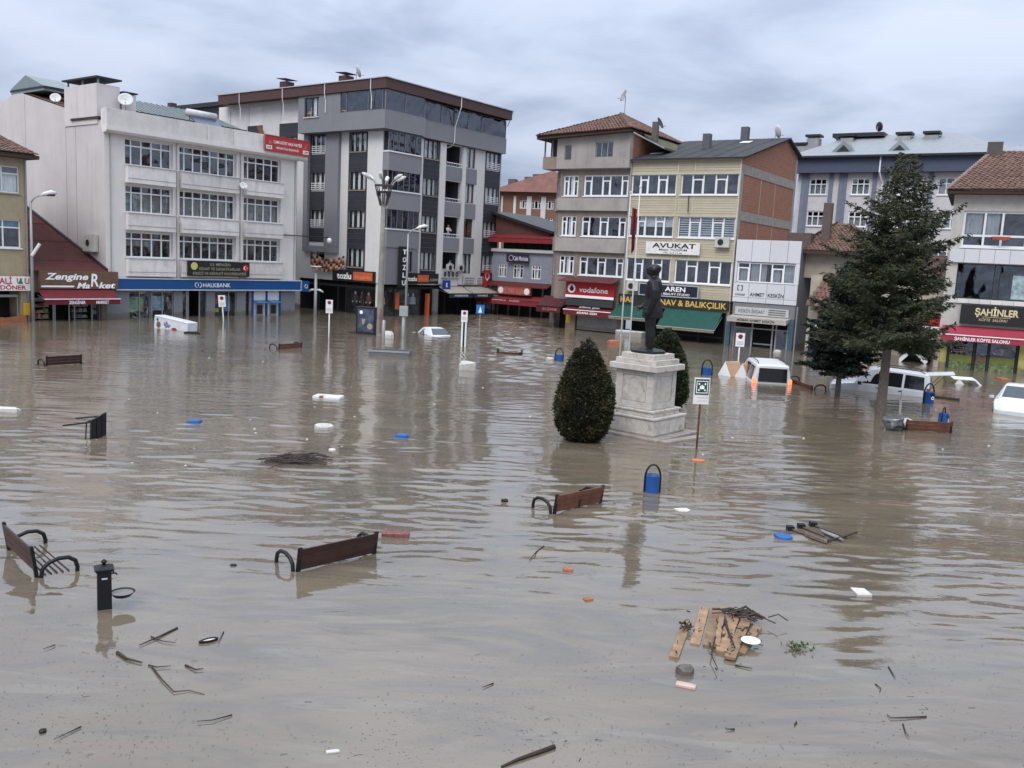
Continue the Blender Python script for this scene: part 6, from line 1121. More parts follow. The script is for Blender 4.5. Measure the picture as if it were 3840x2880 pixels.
# ------------------------------------------------------------------ onlookers
SK = mat('skin', (0.42, 0.25, 0.17), 0.6); HR = mat('dark_hair', (0.02, 0.015, 0.012), 0.7); TRS = mat('dark_trousers', (0.03, 0.03, 0.04), 0.8)
_fig = {}
def person(fr, u, d, z, col, label, yaw=0.0, h=1.7, name='person', cat='person', skin=SK, hair=HR, arms='lean', group='people watching the flood from windows and balconies'):
    if arms not in _fig:
        A = dict(lean=([(0.108, 0.0, 0.805), (0.15, -0.03, 0.71), (0.15, -0.1, 0.66), (0.1, -0.17, 0.66), (0.05, -0.19, 0.665)], [(-0.108, 0.0, 0.805), (-0.15, -0.03, 0.71), (-0.15, -0.1, 0.66), (-0.1, -0.17, 0.66), (-0.05, -0.19, 0.67)]), down=(None, None))[arms]
        _fig[arms] = remesh(figure(False, *A), 'body', 0.012, 3)
    t = fthing(fr, u, d, z, name, label, cat, group); t.rotation_euler.z = fr.a + yaw
    me = _fig[arms].copy()
    for x in (mat('cloth_%s' % label[:14], col, 0.85), skin, hair, TRS): me.materials.append(x)
    for p in me.polygons:
        c = p.center; i = 0
        if c.z > 0.85: i = 2 if (c.z > 0.955 or (c.y > 0.015 and c.z > 0.9)) else 1
        elif c.z < 0.46: i = 3
        elif arms == 'lean' and c.y < -0.14: i = 1
        elif arms == 'down' and c.z < 0.53 and abs(c.x) > 0.115: i = 1
        p.material_index = i
    o = put('body', me, t); o.scale = (h, h, h); return t
person(FG, 8.7, 0.35, 6.38, (0.6, 0.58, 0.56), 'person in white shirt leaning on a grey block balcony, third storey', arms='lean')
person(FG, 11.5, 0.55, 6.45, (0.5, 0.48, 0.45), 'person in pale top at the window beside the middle balcony')
person(FG, 9.2, 0.4, 3.25, (0.4, 0.42, 0.46), 'person in grey on the lowest balcony of the grey block')
person(FGL, -8.3, -0.45, 15.55, (0.45, 0.2, 0.16), 'person in red top at the upper left window of the grey block')
person(FGL, -3.95, -0.55, 15.5, (0.6, 0.58, 0.55), 'person in white top at the glazed terrace corner')
person(FS, 2.35, 0.75, 4.3, (0.04, 0.04, 0.06), 'person in dark clothes behind the restaurant upper window, left one', arms='down')
person(FS, 2.8, 0.7, 4.3, (0.03, 0.035, 0.05), 'person in dark clothes behind the restaurant upper window, right one', arms='down')
MQ = mat('mannequin', (0.6, 0.58, 0.55), 0.5)
for k, (fr, s_, d, c) in enumerate(((FGL, -3.5, 0.6, (0.03, 0.03, 0.035)), (FGL, -2.65, 0.6, (0.12, 0.02, 0.03)), (FGL, -1.9, 0.6, (0.15, 0.03, 0.03)), (FG, 0.8, 0.5, (0.4, 0.4, 0.3)), (FG, 3.9, 0.5, (0.15, 0.2, 0.28)), (FG, 4.5, 0.45, (0.35, 0.42, 0.5)))):
    person(fr, s_, d, 0.15, c, ['black dressed dummy, leftmost in the left shop window', 'maroon dressed dummy in the middle of the left shop window', 'red dressed dummy, rightmost in the left shop window', 'dummy in long pale dress near the corner shop door', 'dummy in blue jacket behind the right shop window', 'dummy in pale blue top at the right shop window edge'][k], h=1.75, name='mannequin', cat='mannequin', skin=MQ, hair=MQ, arms='down', group='shop window mannequins')

# ================================================================== VEHICLES
M_CARW = mat('white_car_paint', (0.6, 0.62, 0.65), 0.28, var=0.04, spec=0.5, rnd=0.02, grime=0.35, dirt=(0.4, 0.36, 0.3))
M_CARG = mat('car_glass', (0.012, 0.014, 0.018), 0.06, spec=0.6, var=0.02, rnd=0); M_TRIMB = mat('black_trim', (0.015, 0.015, 0.017), 0.5)
M_TAIL = mat('lit_tail_lamp', (0.6, 0.05, 0.02), 0.3, emit=2.6, emitc=(1.0, 0.14, 0.05), rnd=0); M_TAILR = mat('red_lens', (0.25, 0.012, 0.012), 0.2, rnd=0); M_AMB = mat('lit_amber_lamp', (0.8, 0.35, 0.08), 0.3, emit=9.0, emitc=(1.0, 0.45, 0.12), rnd=0)
def car_body(st, name, parent):
    """stations (x, half width, sill z, belt z, roof half width, roof z) from nose to tail"""
    m = MB(); rr = []
    for x, w, zs, zb, wr, zr in st:
        h = []
        for s in (1, -1):
            q = [(x, w * 0.93, zs), (x, w, zs + (zb - zs) * 0.35), (x, w * 1.0, zb - 0.03), (x, w * 0.985, zb), (x, wr, zr - 0.04), (x, wr * 0.9, zr), (x, wr * 0.45, zr + 0.012)]
            q = [(a, b * s, c) for a, b, c in q]; h.append(q)
        rr.append(h[0] + h[1][::-1])
    m.rings(rr); o = m.build(name, M_CARW, parent, True)
    b = o.modifiers.new('bevel', 'BEVEL'); b.width = 0.02; b.segments = 2; b.limit_method = 'ANGLE'; b.angle_limit = R_(35)
    w = o.modifiers.new('n', 'WEIGHTED_NORMAL'); return o
def lerp(a, b, f): return a + (b - a) * f
def stat(st, x):
    for p, q in zip(st, st[1:]):
        if p[0] <= x <= q[0]: f = (x - p[0]) / (q[0] - p[0] + 1e-9); return [lerp(a, b, f) for a, b in zip(p, q)]
    return st[-1]
def side_glass(st, parent, x0, x1, s, lo=0.06, hi=0.1, slant0=0.0, slant1=0.0, name='side_window'):
    m = MB(); n = 4; pts = []
    for k in range(n + 1):
        x = lerp(x0, x1, k / n); p = stat(st, x); y0, z0, y1, z1 = p[1] * 0.985, p[3], p[4], p[5] - 0.04
        f0 = lo / max(0.2, z1 - z0); f1 = 1 - hi / max(0.2, z1 - z0)
        sh = slant0 * (1 - k / n) + slant1 * k / n
        pts.append(((x, s * (lerp(y0, y1, f0) + 0.006), lerp(z0, z1, f0)), (x + sh, s * (lerp(y0, y1, f1) + 0.006), lerp(z0, z1, f1))))
    for a, b in zip(pts, pts[1:]): m.face([a[0], b[0], b[1], a[1]])
    return m.build(name, M_CARG, parent)
VAN = [(0, 0.55, 0.3, 0.72, 0.5, 0.75), (0.08, 0.78, 0.25, 0.8, 0.7, 0.86), (0.75, 0.85, 0.22, 0.95, 0.74, 1.02), (1.05, 0.86, 0.22, 1.0, 0.72, 1.1), (1.65, 0.86, 0.22, 1.02, 0.66, 1.72), (2.0, 0.86, 0.22, 1.02, 0.68, 1.8), (3.3, 0.86, 0.22, 1.02, 0.69, 1.82), (4.05, 0.85, 0.22, 1.02, 0.68, 1.8), (4.17, 0.83, 0.24, 1.0, 0.66, 1.74), (4.22, 0.8, 0.35, 0.96, 0.62, 1.5)]
def van(loc, yaw, sink, label, tail_open=False, tilt=(0, 0)):
    t = thing('minivan', label, 'van', loc, yaw, 'white vans stranded in the flood', rot=(tilt[0], tilt[1], yaw)); t.location.z = -sink
    b = car_body(VAN, 'body', t)
    for s in (-1, 1):
        side_glass(VAN, b, 1.28, 2.12, s, 0.05, 0.08, 0.42, 0.0); side_glass(VAN, b, 2.22, 3.05, s, 0.05, 0.08, 0.05, 0); side_glass(VAN, b, 3.15, 4.0, s, 0.06, 0.1, 0.0, -0.06)
        d = MB()
        for x in (2.17, 3.1): d.box(x - 0.006, x + 0.006, s * 0.861 - 0.004, s * 0.861 + 0.004, 0.4, 1.0)
        d.build('door_seam', M_TRIMB, b); MB().box(2.0, 2.14, s * 0.87 - 0.015, s * 0.87 + 0.015, 0.9, 0.94).build('door_handle', M_TRIMB, b); MB().box(2.95, 3.08, s * 0.87 - 0.015, s * 0.87 + 0.015, 0.9, 0.94).build('door_handle', M_TRIMB, b)
        MB().loft([(1.28, s * 1.0, 0.98, 0.09, 0.1), (1.26, s * 1.0, 1.12, 0.08, 0.1)], 10).build('wing_mirror', M_TRIMB, t)
        rr = MB(); rr.tube([(1.9, s * 0.58, 1.84), (2.1, s * 0.58, 1.91), (3.7, s * 0.58, 1.91), (3.95, s * 0.58, 1.83)], 0.02, 6); rr.build('roof_rail', M_TRIMB, t)
        MB().box(4.08, 4.23, s * 0.74 - 0.075, s * 0.74 + 0.085, 0.72, 1.2).build('tail_lamp', M_TAIL if not tail_open else M_TAILR, t, bevel=0.03)
        if tail_open: MB().box(4.06, 4.24, s * 0.74 - 0.02, s * 0.74 + 0.1, 0.9, 1.05).build('indicator', M_AMB, t)
        for x in (0.85, 3.45):
            wl = MB(); wl.tube([(x, s * 0.66, 0.3), (x, s * 0.86, 0.3)], 0.3, 18); wl = wl.build('wheel', M_TRIMB, t, True); rm = MB(); rm.tube([(x, s * 0.865, 0.3), (x, s * 0.872, 0.3)], 0.19, 14); rm.build('rim', M_STEEL, wl)
    ws = MB(); ws.face([(1.12, -0.62, 1.215), (1.12, 0.62, 1.215), (1.585, 0.56, 1.695), (1.585, -0.56, 1.695)]); ws.build('windscreen', M_CARG, b)
    for s in (-1, 1): MB().box(0.02, 0.2, s * 0.6 - 0.13, s * 0.6 + 0.13, 0.62, 0.8).build('headlamp', mat('lamp_clear', (0.6, 0.62, 0.6), 0.15), t, bevel=0.03)
    if tail_open:
        MB().box(4.16, 4.245, -0.62, 0.62, 0.45, 1.6).build('tailgate_opening', M_ROOM, t)
        MB().hexa([(4.1, -0.66, 1.74), (4.1, 0.66, 1.74), (5.15, 0.62, 1.92), (5.15, -0.62, 1.92), (4.1, -0.66, 1.8), (4.1, 0.66, 1.8), (5.15, 0.62, 1.99), (5.15, -0.62, 1.99)]).build('tailgate', M_CARW, t, bevel=0.02)
        st_ = MB()
        for s in (-1, 1): st_.tube([(4.2, s * 0.62, 1.1), (4.75, s * 0.6, 1.85)], 0.015, 5)
        st_.build('gas_strut', M_TRIMB, t)
    else:
        MB().hexa([(4.245, -0.6, 1.06), (4.245, 0.6, 1.06), (4.235, 0.6, 1.06), (4.235, -0.6, 1.06), (4.238, -0.58, 1.66), (4.238, 0.58, 1.66), (4.18, 0.58, 1.66), (4.18, -0.58, 1.66)]).build('rear_window', M_CARG, t)
        MB().box(4.2, 4.25, -0.62, 0.62, 0.62, 0.74).build('plate_recess', M_TRIMB, t); MB().tube([(4.235, 0, 0.9), (4.25, 0, 0.9)], 0.06, 12).build('badge', M_TRIMB, t); MB().box(4.1, 4.3, -0.78, 0.78, 0.3, 0.55).build('bumper', M_TRIMB, t, bevel=0.04)
    return t
# van seen from behind: tail towards the viewer
A1 = gnd(2745, 1437); B1 = gnd(2985, 1437); c1 = gnd(2862, 1437); yaw = R_(-94)
tail = Vector((math.cos(yaw), math.sin(yaw), 0)); v1 = van(c1 - tail * 4.6 + Vector((0.4, 0, 0)), yaw, 0.9, 'white van with lit red tail lamps seen from behind beside the pedestal', tilt=(0, R_(2))); v1.scale = (1.1, 1.12, 1.08)
p0, p1 = gnd(3172, 1462), gnd(3435, 1487); dv = (p1 - p0); yaw = math.atan2(dv.y, dv.x); nn = Vector((-dv.y, dv.x, 0)).normalized()
van(p1 + nn * 0.85 - dv.normalized() * 3.75, yaw, 0.58, 'white van seen from the side with its tailgate raised behind the spruce trunk', True, tilt=(0, R_(3)))
SED = [(0, 0.5, 0.35, 0.6, 0.45, 0.62), (0.1, 0.76, 0.28, 0.66, 0.66, 0.7), (0.9, 0.84, 0.25, 0.82, 0.72, 0.87), (1.25, 0.85, 0.25, 0.88, 0.7, 0.95), (2.05, 0.85, 0.25, 0.9, 0.57, 1.4), (2.5, 0.85, 0.25, 0.9, 0.58, 1.44), (3.2, 0.85, 0.25, 0.9, 0.56, 1.4), (3.95, 0.84, 0.26, 0.9, 0.68, 0.98), (4.4, 0.8, 0.28, 0.86, 0.66, 0.93), (4.5, 0.72, 0.35, 0.8, 0.6, 0.84)]
def sedan(loc, yaw, sink, label, tilt=0.0):
    t = thing('saloon_car', label, 'car', loc, yaw, rot=(0, tilt, yaw)); t.location.z = -sink; b = car_body(SED, 'body', t)
    MB().face([(1.33, -0.6, 1.025), (1.33, 0.6, 1.025), (2.0, 0.5, 1.41), (2.0, -0.5, 1.41)]).build('windscreen', mat('screen_glass', (0.05, 0.065, 0.085), 0.08, rnd=0), b)
    MB().face([(3.88, -0.6, 1.05), (3.88, 0.6, 1.05), (3.27, 0.48, 1.41), (3.27, -0.48, 1.41)]).build('rear_window', _M['screen_glass'], b)
    for s in (-1, 1):
        side_glass(SED, b, 1.6, 2.4, s, 0.05, 0.06, 0.42, 0.0); side_glass(SED, b, 2.48, 3.3, s, 0.05, 0.06, 0.0, -0.28)
        MB().loft([(1.5, s * 0.98, 0.9, 0.07, 0.1), (1.48, s * 0.98, 1.0, 0.07, 0.1)], 10).build('wing_mirror', M_CARW, t)
        MB().hexa([(0.12, s * 0.42, 0.5), (0.5, s * 0.8, 0.52), (0.52, s * 0.79, 0.52), (0.2, s * 0.42, 0.5), (0.13, s * 0.42, 0.67), (0.6, s * 0.81, 0.74), (0.62, s * 0.79, 0.74), (0.2, s * 0.42, 0.67)]).build('headlamp', M_CARG, t)
        MB().box(4.42, 4.51, s * 0.62 - 0.12, s * 0.62 + 0.12, 0.66, 0.8).build('tail_lamp', M_TRIMB, t, bevel=0.02)
        for x in (0.85, 3.5): wl = MB(); wl.tube([(x, s * 0.64, 0.3), (x, s * 0.84, 0.3)], 0.3, 18); wl.build('wheel', M_TRIMB, t, True)
    MB().box(0.02, 0.1, -0.4, 0.4, 0.5, 0.62).build('grille', M_TRIMB, t)
    return t
yaw = R_(58); c = gnd(3800, 1556); hd = Vector((math.cos(yaw), math.sin(yaw), 0)); c4 = sedan(c - hd * 0.15 + Vector((0.05, 0, 0)), yaw, 0.48, 'white saloon car nose down in the water at the right edge', R_(-1.5))
yaw = R_(118); c = gnd(1665, 1262); hd = Vector((math.cos(yaw), math.sin(yaw), 0)); sedan(c + hd * 4.35, yaw + math.pi, 0.98, 'white saloon car sunk to its rear window in the middle of the square')

# ================================================================== TREES AND SHRUBS
def leaf_mesh(name, pts, m, rnd, size=(0.03, 0.07), aspect=0.5, n=None):
    """pts: (centre, preferred direction) -> small folded blades"""
    v = []; f = []
    for p, d in pts:
        l = rnd.uniform(*size); w = l * aspect
        d = (Vector(d) + Vector((rnd.uniform(-1, 1), rnd.uniform(-1, 1), rnd.uniform(-1, 1))) * 0.7).normalized()
        q = d.cross(Vector((rnd.uniform(-1, 1), rnd.uniform(-1, 1), rnd.uniform(-1, 1)))).normalized(); b = len(v); p = Vector(p)
        v += [p - q * w * 0.5, p + d * l * 0.5 - q * w * 0.5, p + d * l, p + d * l * 0.5 + q * w * 0.5, p + q * w * 0.1]
        f += [(b, b + 1, b + 2, b + 4), (b + 4, b + 2, b + 3)]
    me = bpy.data.meshes.new(name); me.from_pydata([tuple(x) for x in v], [], f); me.materials.append(m); me.update(); return me
def foliage_mat(name, a, b, c=None, sc=3.0):
    m = bpy.data.materials.new(name); m.use_nodes = True; t = m.node_tree; bs = t.nodes['Principled BSDF']; tc = N(t, 'ShaderNodeTexCoord')
    n1 = N(t, 'ShaderNodeTexNoise', i_Scale=sc, i_Detail=3.0); L(t, tc.outputs['Object'], n1.inputs['Vector']); n2 = N(t, 'ShaderNodeTexNoise', i_Scale=sc * 9, i_Detail=2.0); L(t, tc.outputs['Object'], n2.inputs['Vector'])
    f = math_(t, 'ADD', math_(t, 'MULTIPLY', n1.outputs[0], 0.55), math_(t, 'MULTIPLY', n2.outputs[0], 0.45))
    col = ramp(t, f, [(0.38, a), (0.56, b)] + ([(0.68, c)] if c else []))
    L(t, col, bs.inputs['Base Color']); bs.inputs['Roughness'].default_value = 0.65; bs.inputs['Specular IOR Level'].default_value = 0.3; _M[name] = m; return m
M_BARK = mat('spruce_bark', (0.15, 0.125, 0.105), 0.95, var=0.35, vs=6, bump=0.6, bs=20)
def spruce(loc, H, z0, R, label, fm, seed, nb=110, dens=1.0, trunk=0.17, up=0.25, low=1.0, power=0.75):
    rnd = random.Random(seed); t = thing('spruce_tree', label, 'tree', loc, rnd.random())
    tk = MB(); tk.tube([(0, 0, ZB), (0.0, 0, 0), (0.02, 0.01, H * 0.3), (-0.02, 0.02, H * 0.6), (0, 0, H * 0.97)], [trunk * 1.15, trunk, trunk * 0.75, trunk * 0.42, 0.015], 10); tk.build('trunk', M_BARK, t, True)
    br = MB(); pts = []
    for i in range(nb):
        f = (i + rnd.random() * 0.6) / nb; z = z0 + (H - z0) * f; ln = R * (1 - f) ** power * rnd.uniform(0.42, 1.15) + 0.12; az = i * 2.39996 + rnd.uniform(-0.4, 0.4)
        ln *= lerp(low, 1.0, min(1, f / 0.22))
        dr = Vector((math.cos(az), math.sin(az), 0)); sd = Vector((-dr.y, dr.x, 0)); dp = rnd.uniform(-0.3, -0.05) * (1 - f) + 0.35 * f; tip = up * rnd.uniform(0.6, 1.3)
        P = lambda s: Vector((0, 0, z)) + dr * ln * s + Vector((0, 0, dp * ln * s + tip * ln * s * s)) + sd * 0.06 * ln * math.sin(s * 3 + i)
        br.tube([P(0), P(0.3), P(0.65), P(1)], [0.028 * (1 - f) + 0.008, 0.02 * (1 - f) + 0.006, 0.01, 0.004], 4)
        ns = max(4, int(ln * 9 * dens))
        for k in range(ns):
            s = lerp(0.12, 1.0, (k + rnd.random()) / ns); base = P(s); tl = (0.5 * ln * (1 - s) + 0.16) * rnd.uniform(0.5, 1.0); sg = 1 if k % 2 else -1
            d2 = (sd * sg + dr * rnd.uniform(0.4, 1.0) + Vector((0, 0, rnd.uniform(-0.35, 0.3)))).normalized()
            if tl > 0.25: br.tube([base, base + d2 * tl], [0.006, 0.003], 3, False)
            nn_ = max(8, int(tl * 34 * dens))
            for q in range(nn_):
                r = rnd.random(); pts.append((base + d2 * tl * r + Vector((rnd.uniform(-1, 1), rnd.uniform(-1, 1), rnd.uniform(-1.2, 0.6))) * 0.05, d2 + Vector((0, 0, -0.2))))
    br.build('branches', M_BARK, t)
    put('crown', leaf_mesh('crown', pts, fm, rnd, (0.09, 0.19), 0.32), t); return t, len(pts)
F_SPR = foliage_mat('spruce_needles', (0.016, 0.023, 0.011), (0.045, 0.055, 0.025), (0.1, 0.1, 0.045), 2.4)
F_DRK = foliage_mat('dark_needles', (0.008, 0.015, 0.011), (0.02, 0.033, 0.022), (0.045, 0.055, 0.03), 2.0)
tp = gnd(3300, 1556); T1 = spruce(tp, 9.75, 2.6, 3.55, 'tall ragged spruce with bare grey trunk before the restaurant', F_SPR, 11, 125, 1.35, 0.2, low=0.8, power=0.72)
tp = gnd(3140, 1478); T2 = spruce(tp, 5.7, 0.95, 2.05, 'dense dark spruce left of the tall ragged spruce', F_DRK, 5, 130, 2.0, 0.13, 0.15, low=0.6, power=0.6)
print('needles', T1[1], T2[1])
F_BSH = foliage_mat('bush_leaves', (0.007, 0.009, 0.004), (0.04, 0.042, 0.016), (0.13, 0.085, 0.05), 3.4)
F_BSH2 = foliage_mat('bush_leaves_green', (0.007, 0.011, 0.005), (0.034, 0.046, 0.016), (0.1, 0.1, 0.045), 3.4)
def egg(loc, W, H, label, fm, seed, n=15000, tufts=()):
    rnd = random.Random(seed); t = thing('clipped_bush', label, 'bush', loc, seed, 'clipped egg shaped bushes beside the monument')
    prof = [(0.0, 0.48), (0.06, 0.69), (0.14, 0.87), (0.27, 0.985), (0.43, 1.0), (0.6, 0.89), (0.72, 0.73), (0.86, 0.5), (0.95, 0.34), (1.0, 0.14)]
    def R(f):
        for a, b in zip(prof, prof[1:]):
            if a[0] <= f <= b[0]: return lerp(a[1], b[1], (f - a[0]) / (b[0] - a[0]))
        return 0
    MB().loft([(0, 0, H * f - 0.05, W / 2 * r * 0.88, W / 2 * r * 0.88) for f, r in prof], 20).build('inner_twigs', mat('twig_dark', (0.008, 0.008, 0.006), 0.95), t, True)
    MB().tube([(0, 0, ZB), (0, 0, 0.3)], 0.12, 8).build('stem', M_BARK, t)
    pts = []
    while len(pts) < n:
        f = rnd.random(); r = R(f)
        if rnd.random() > r + 0.08: continue
        az = rnd.random() * 6.283; lump = 1 + 0.05 * math.sin(az * 3 + f * 9) + 0.04 * math.sin(az * 7 - f * 17 + seed); rr = W / 2 * r * lump * (1 - 0.16 * rnd.random() ** 2)
        if rnd.random() < 0.22: rr += abs(rnd.gauss(0, 0.045))
        pts.append(((rr * math.cos(az), rr * math.sin(az), f * H - 0.03), (math.cos(az), math.sin(az), 0.35)))
    for k in range(160): az = rnd.random() * 6.283; z = H * rnd.uniform(0.95, 1.02); pts.append(((rnd.gauss(0, 0.1), rnd.gauss(0, 0.1), z), (math.cos(az) * 0.4, math.sin(az) * 0.4, 1)))
    for c in tufts:
        for k in range(160): q = k / 160; pts.append((Vector(c[0]).lerp(Vector(c[1]), q) + Vector((rnd.gauss(0, 0.03), rnd.gauss(0, 0.03), rnd.gauss(0, 0.03))), Vector(c[1]) - Vector(c[0])))
    put('leaves', leaf_mesh('leaves', pts, fm, rnd, (0.05, 0.1), 0.55), t); return t
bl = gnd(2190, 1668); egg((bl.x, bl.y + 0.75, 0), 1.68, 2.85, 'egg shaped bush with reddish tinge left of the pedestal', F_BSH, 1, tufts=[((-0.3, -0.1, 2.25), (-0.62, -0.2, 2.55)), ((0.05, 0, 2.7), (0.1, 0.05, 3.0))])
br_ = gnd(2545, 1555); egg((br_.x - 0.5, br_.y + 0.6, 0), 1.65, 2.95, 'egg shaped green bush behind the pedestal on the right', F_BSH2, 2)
# ================================================================== STREET FURNITURE
M_IRON = mat('black_iron', (0.012, 0.012, 0.014), 0.45, 0.3, var=0.2); M_SLATD = mat('dark_bench_wood', (0.045, 0.018, 0.013), 0.5, var=0.35, vs=5, rnd=0.15); M_SLATB = mat('brown_bench_wood', (0.13, 0.05, 0.028), 0.55, var=0.35, vs=5, rnd=0.15)
M_CONCP = mat('pole_concrete', (0.21, 0.2, 0.185), 0.9, var=0.4, vs=1.2, grime=0.5); M_PGREY = mat('pole_grey', (0.3, 0.31, 0.32), 0.5, 0.3)
def bench(a, b, side, label, sm, z=0.0, hb=0.5, cat='bench', mid=False, seat=-0.05, sw=0.03, group='park benches standing in the water'):
    """back posts at ground points a and b; the seat lies to the left (side=1) or right (-1) of a->b"""
    v = b - a; ln = v.length; t = thing('park_bench', label, cat, (a.x, a.y, z), math.atan2(v.y, v.x), group)
    for x in [0.0, ln] + ([ln / 2] if mid else []):
        p = MB(); p.hexa([(x - 0.035, 0.0, -0.6), (x + 0.035, 0, -0.6), (x + 0.035, 0.06 * side, -0.6), (x - 0.035, 0.06 * side, -0.6), (x - 0.035, -0.14 * side, hb), (x + 0.035, -0.14 * side, hb), (x + 0.035, -0.09 * side, hb), (x - 0.035, -0.09 * side, hb)]); p.build('back_post', M_IRON, t, bevel=0.008)
    for k in range(3):
        z0 = hb - 0.02 - 0.125 * (k + 1); z1 = hb - 0.02 - 0.125 * k - 0.008; y = lambda zz: (-0.075 - 0.12 * zz / hb * 0.6) * side
        MB().hexa([(-0.02, y(z0), z0), (ln + 0.02, y(z0), z0), (ln + 0.02, y(z0) + 0.035 * side, z0), (-0.02, y(z0) + 0.035 * side, z0), (-0.02, y(z1), z1), (ln + 0.02, y(z1), z1), (ln + 0.02, y(z1) + 0.035 * side, z1), (-0.02, y(z1) + 0.035 * side, z1)]).build('back_slat', sm, t, bevel=0.006)
    for x in (-0.06, ln + 0.06):
        pth = [(x, side * yy, zz) for yy, zz in ((0.02, -0.25), (0.0, 0.0), (0.02, 0.12), (0.1, 0.2), (0.25, 0.25), (0.4, 0.24), (0.5, 0.17), (0.53, 0.06), (0.52, -0.08), (0.45, -0.25))]
        MB().tube(pth, 0.034, 8).build('armrest', M_IRON, t, True)
    for k in range(5): MB().box(0, ln, side * (0.08 + 0.085 * k) - sw, side * (0.08 + 0.085 * k) + sw, seat - 0.03, seat).build('seat_slat', sm, t)
    return t
bench(gnd(1111, 2140), gnd(1395, 2074), 1, 'dark wooden bench in the foreground left of centre, back towards the viewer', M_SLATD, hb=0.42)
bench(gnd(2072, 1922), gnd(2243, 1884), 1, 'brown wooden bench beside the blue bin below the monument', M_SLATB, hb=0.42, mid=True)
t = bench(gnd(150, 2160), gnd(46, 2062), -1, 'dark bench at the left edge with both iron armrests showing', M_SLATD, hb=0.5, seat=0.012, sw=0.007)
bench(gnd(3560, 1622), gnd(3395, 1612), -1, 'half sunk brown bench loaded with metal junk near the spruce', M_SLATB, hb=0.4)
bench(gnd(172, 1372), gnd(300, 1364), 1, 'far dark bench back on the left of the square', M_SLATD, hb=0.42)
bench(gnd(1042, 1310), gnd(1125, 1303), 1, 'small red brown bench back in the middle distance', M_SLATB, hb=0.3)
bench(gnd(2960, 1430), gnd(3052, 1462), 1, 'dark red bench back just above water behind the lit van', M_SLATB, hb=0.22)
bench(gnd(1868, 1325), gnd(1950, 1330), 1, 'thin brown bench edge left of the far blue bin', M_SLATB, hb=0.14)
# blue bins
M_BIN = mat('blue_bin', (0.012, 0.075, 0.27), 0.4, var=0.12)
def bin_(p, label, h=0.55, sc=1.0, tilt=0.0, yaw=0.0, lit=False):
    t = thing('litter_bin', label, 'litter bin', p, yaw, 'blue litter bins', rot=(0, tilt, yaw)); r = 0.185 * sc
    m = MB(); n = 18; m.rings([[(q * math.cos(2 * math.pi * k / n), q * math.sin(2 * math.pi * k / n), z) for k in range(n)] for q, z in ((r * 0.94, -0.35), (r * 0.97, 0), (r, h - 0.02), (r * 1.02, h), (r * 0.92, h), (r * 0.9, h - 0.1))], False); m.disc((0, 0, h - 0.1), r * 0.9, 2, 18); m.build('drum', M_BIN, t, True)
    hp = MB(); hp.tube([(-r * 1.08, 0, -0.9), (-r * 1.08, 0, h * 0.75)] + [(-r * 1.08 * math.cos(math.pi * k / 10), 0, h * 0.8 + (0.36 * sc) * math.sin(math.pi * k / 10)) for k in range(0, 11)] + [(r * 1.08, 0, h * 0.7), (r * 1.08, 0, -0.9)], 0.026 * sc, 8); hp.build('hoop', M_IRON, t, True)
    if lit:
        MB().box(-0.1, 0.1, -r * 1.06, -r * 0.98, h * 0.72, h * 0.88).build('slot', M_IRON, t); s_ = MB(); s_.disc((0, -r * 1.05, h * 0.5), 0.075); s_.build('sticker', M_TXT, t); MB().disc((0, -r * 1.06, h * 0.5), 0.035).build('sticker_mark', M_BLKT, t)
    return t
bin_(gnd(2444, 1846), 'blue litter bin with black hoop between bench and pedestal', 0.42, 0.9)
bin_(gnd(3480, 1512) , 'blue litter bin with white sticker behind the open van', 0.5, 1.25, lit=True, yaw=R_(15))
bin_(gnd(3532, 1606), 'leaning blue litter bin near the junk loaded bench', 0.55, 0.9, R_(5), R_(50), True)
bin_(gnd(2096, 1352), 'far blue litter bin left of the egg shaped bush', 0.32, 1.1)
bin_(gnd(2650, 1405), 'blue litter bin just behind the green assembly sign', 0.36, 1.3)
# drinking fountain
p = gnd(392, 2278); t = thing('drinking_fountain', 'black iron drinking fountain post with round bowl at lower left', 'drinking fountain', p, R_(28)); t.scale = (0.68, 0.68, 0.64); m = MB(); w_ = 0.145
m.hexa([(-w_, -w_, ZB * 1.5), (w_, -w_, ZB * 1.5), (w_, w_, ZB * 1.5), (-w_, w_, ZB * 1.5), (-w_ * 0.93, -w_ * 0.93, 0.86), (w_ * 0.93, -w_ * 0.93, 0.86), (w_ * 0.93, w_ * 0.93, 0.86), (-w_ * 0.93, w_ * 0.93, 0.86)]); m.build('post', M_IRON, t, bevel=0.012)
c_ = MB(); c_.box(-w_ * 1.12, w_ * 1.12, -w_ * 1.12, w_ * 1.12, 0.862, 0.9).box(-w_ * 1.3, w_ * 1.3, -w_ * 1.3, w_ * 1.3, 0.902, 0.935); c_.hexa([(-w_ * 1.25, -w_ * 1.25, 0.936), (w_ * 1.25, -w_ * 1.25, 0.936), (w_ * 1.25, w_ * 1.25, 0.936), (-w_ * 1.25, w_ * 1.25, 0.936), (-0.05, -0.05, 1.0), (0.05, -0.05, 1.0), (0.05, 0.05, 1.0), (-0.05, 0.05, 1.0)]); c_.build('cap', M_IRON, t, bevel=0.008)
MB().loft([(0, 0, 1.0, 0.03, 0.03), (0, 0, 1.03, 0.035, 0.035), (0, 0, 1.06, 0.065, 0.065), (0, 0, 1.09, 0.05, 0.05), (0, 0, 1.12, 0.012, 0.012)], 12).build('finial', M_IRON, t, True)
tb = MB(); tb.tube([(w_ * 0.9, -0.02, 0.78), (w_ + 0.08, -0.02, 0.78), (w_ + 0.1, -0.02, 0.74)], 0.018, 8); tb.box(w_ + 0.02, w_ + 0.05, -0.05, 0.01, 0.79, 0.83); tb.build('tap', M_IRON, t)
